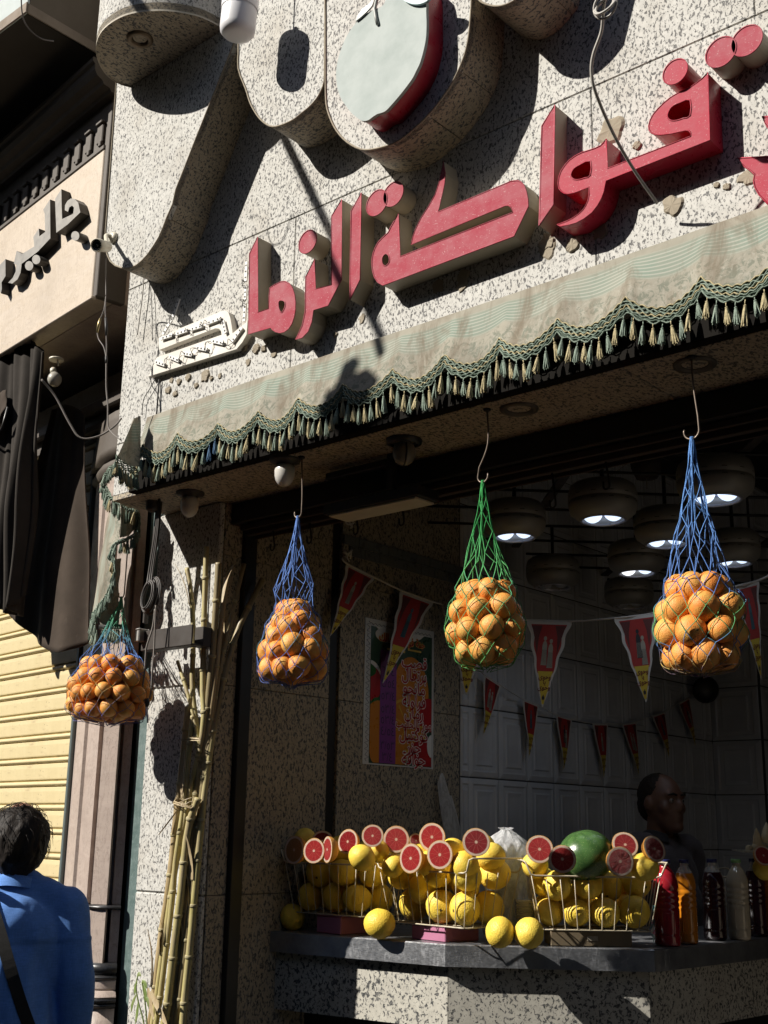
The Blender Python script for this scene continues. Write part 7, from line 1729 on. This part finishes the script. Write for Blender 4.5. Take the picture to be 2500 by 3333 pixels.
for i in range(200):
    a = rg.uniform(0, 6.283); e = rg.uniform(-.55, 1.45); n_ = Vector((math.cos(a)*math.cos(e), math.sin(a)*math.cos(e), math.sin(e)))
    if n_.y > .6 and n_.z < .3: continue
    b = V(0,-.006,1.572)+Vector((n_.x*.099*k, n_.y*.110*k, n_.z*.106*k)); sw_ = Vector((rg.uniform(-.6,.6), rg.uniform(-.5,.5), -.25-.9*(n_.z < .5))); sw_ = (sw_-n_*sw_.dot(n_)).normalized(); L = rg.uniform(.025,.055)
    mb.tube([b, b+n_*.010+sw_*L*.4, b+n_*rg.uniform(.004,.012)+sw_*L*.8, b+n_*rg.uniform(-.003,.009)+sw_*L*1.15], [.0011,.0010,.0008,.0003], 4, cap=False)
o = part('hair_strands', place(mb, TM), M['hair'], man, fix=False); o['kind'] = 'stuff'
# strap and bag
def on_back(x, z):
    h_ = sbv.ray_cast(Vector((x, -.6, z)), Vector((0, 1, 0)))[0]; return (h_ or Vector((x, -.12, z))) + Vector((0, -.006, 0))
bagt = thing('shoulder_bag', 'dark webbing strap and grey canvas shoulder bag worn by the person in blue', 'bag', TM @ Vector((.17, -.10, .80)))
sp_ = [(-.105,1.455),(-.085,1.41),(-.055,1.35),(-.02,1.27),(.02,1.17),(.06,1.07),(.10,.98),(.135,.91),(.16,.86)]
ctr = smooth_path([on_back(x*k, z*k) for x, z in sp_], 4)
mb = MB(); vs = []
for i, p in enumerate(ctr):
    d = (ctr[min(i+1, len(ctr)-1)]-ctr[max(i-1, 0)]).normalized(); s = d.cross(Vector((0,1,0))).normalized()*.019
    vs += [p-s, p+s, p+s+Vector((0,-.0025,0)), p-s+Vector((0,-.0025,0))]
n = len(ctr); mb.add(vs, [(4*i+a, 4*i+(a+1) % 4, 4*(i+1)+(a+1) % 4, 4*(i+1)+a) for i in range(n-1) for a in range(4)] + [(0,1,2,3)])
part('strap', place(mb, TM), cloth('black_webbing', (.022,.021,.020), None, 9, 900), bagt, fix=True)
fr_ = smooth_path([V(-.105,-.03,1.475), V(-.09,.04,1.455), V(-.05,.12,1.33), V(.05,.15,1.10), V(.17,.09,.90), V(.20,.0,.86)], 4)
part('strap', place(MB().tube(fr_, .012, 6), TM), M['wire'], bagt)
part('pouch', place(fuse([('e', V(.205,-.07,.80), (.055,.12,.09)), ('t', [V(.21,-.15,.86), V(.215,.02,.86)], [.035,.035])], .010, 3, lambda c, n_: mnoise.noise(c*22)*.010), TM), cloth('grey_canvas_bag', (.16,.145,.11)), bagt, fix=False)
# ---- the shopkeeper in the dark
kp = P(2146, 2560, d=5.5); kH = 1.80
fd = Vector((.97, -.24, 0)).normalized()
TK = Matrix(((fd.y, fd.x, 0, kp.x), (-fd.x, fd.y, 0, kp.y), (0, 0, 1, .06), (0, 0, 0, 1)))
keep = thing('person', 'shopkeeper with cropped hair standing in shade behind the counter', 'person', (kp.x, kp.y, .06))
body, V, k = human(kH)
body += [('e', V(0,.104,1.558), (.017,.026,.026)), ('e', V(0,.110,1.540), (.022,.016,.012)), ('t', [V(-.045,.090,1.598), V(.045,.090,1.598)], [.014,.014]), ('e', V(0,.098,1.500), (.030,.016,.010)), ('e', V(0,.092,1.465), (.032,.026,.024)), ('e', V(-.048,.070,1.545), (.026,.026,.030)), ('e', V(.048,.070,1.545), (.026,.026,.030)), ('e', V(0,.060,1.485), (.055,.05,.05))]
for s in (-1, 1): body += [('e', V(s*.080,.000,1.56), (.010,.022,.034))]
part('body', place(fuse(body, .009, 3), TK), skinmat('keeper_skin', (.15,.075,.05)), keep)
for s in (-1, 1):
    part('eye', place(MB().sphere(V(s*.033,.092,1.575), .012, 12, 8), TK), plain('eye_white', (.22,.20,.19), .3, bump=0), keep)
    part('pupil', place(MB().sphere(V(s*.033,.099,1.575), .0065, 10, 6), TK), M['lens'] if 'lens' in M else M['black_metal'], keep)
    part('brow', place(MB().tube([V(s*.014,.108,1.598), V(s*.035,.108,1.604), V(s*.056,.094,1.597)], [.005,.006,.003], 6), TK), M['hair'], keep)
part('hair', place(fuse([('e', V(0,-.012,1.600), (.0785*k,.096*k,.095*k)), ('e', V(0,-.035,1.56), (.074*k,.070*k,.08*k))], .008, 3, lambda c, n_: mnoise.noise(c*90)*.003), TK), M['hair'], keep, fix=False)
shirt = [('e', V(0,0,1.21), (.185*k,.125*k,.23*k)), ('t', [V(0,0,1.15), V(0,0,.88)], [.165*k,.165*k]), ('t', [V(-.155,-.008,1.38), V(.155,-.008,1.38)], [.064*k,.064*k])]
for s in (-1, 1): shirt += [('t', [V(s*.182,-.008,1.37), V(s*.226,-.02,1.14), V(s*.24,.03,1.0)], [.066*k,.060*k,.052*k])]
part('shirt', place(fuse(shirt, .012, 4, lambda c, n_: mnoise.noise(c*12)*.007+mnoise.noise(c*28)*.003), TK), cloth('muted_mauve_shirt', (.085,.075,.085)), keep, fix=False)
part('collar', place(MB().grid(colfn, 30, 10), TK), cloth('dark_collar', (.03,.028,.032)), keep, fix=False)
part('trousers', place(fuse(tr_m, .016, 4), TK), cloth('keeper_trousers', (.04,.04,.045)), keep, fix=False)
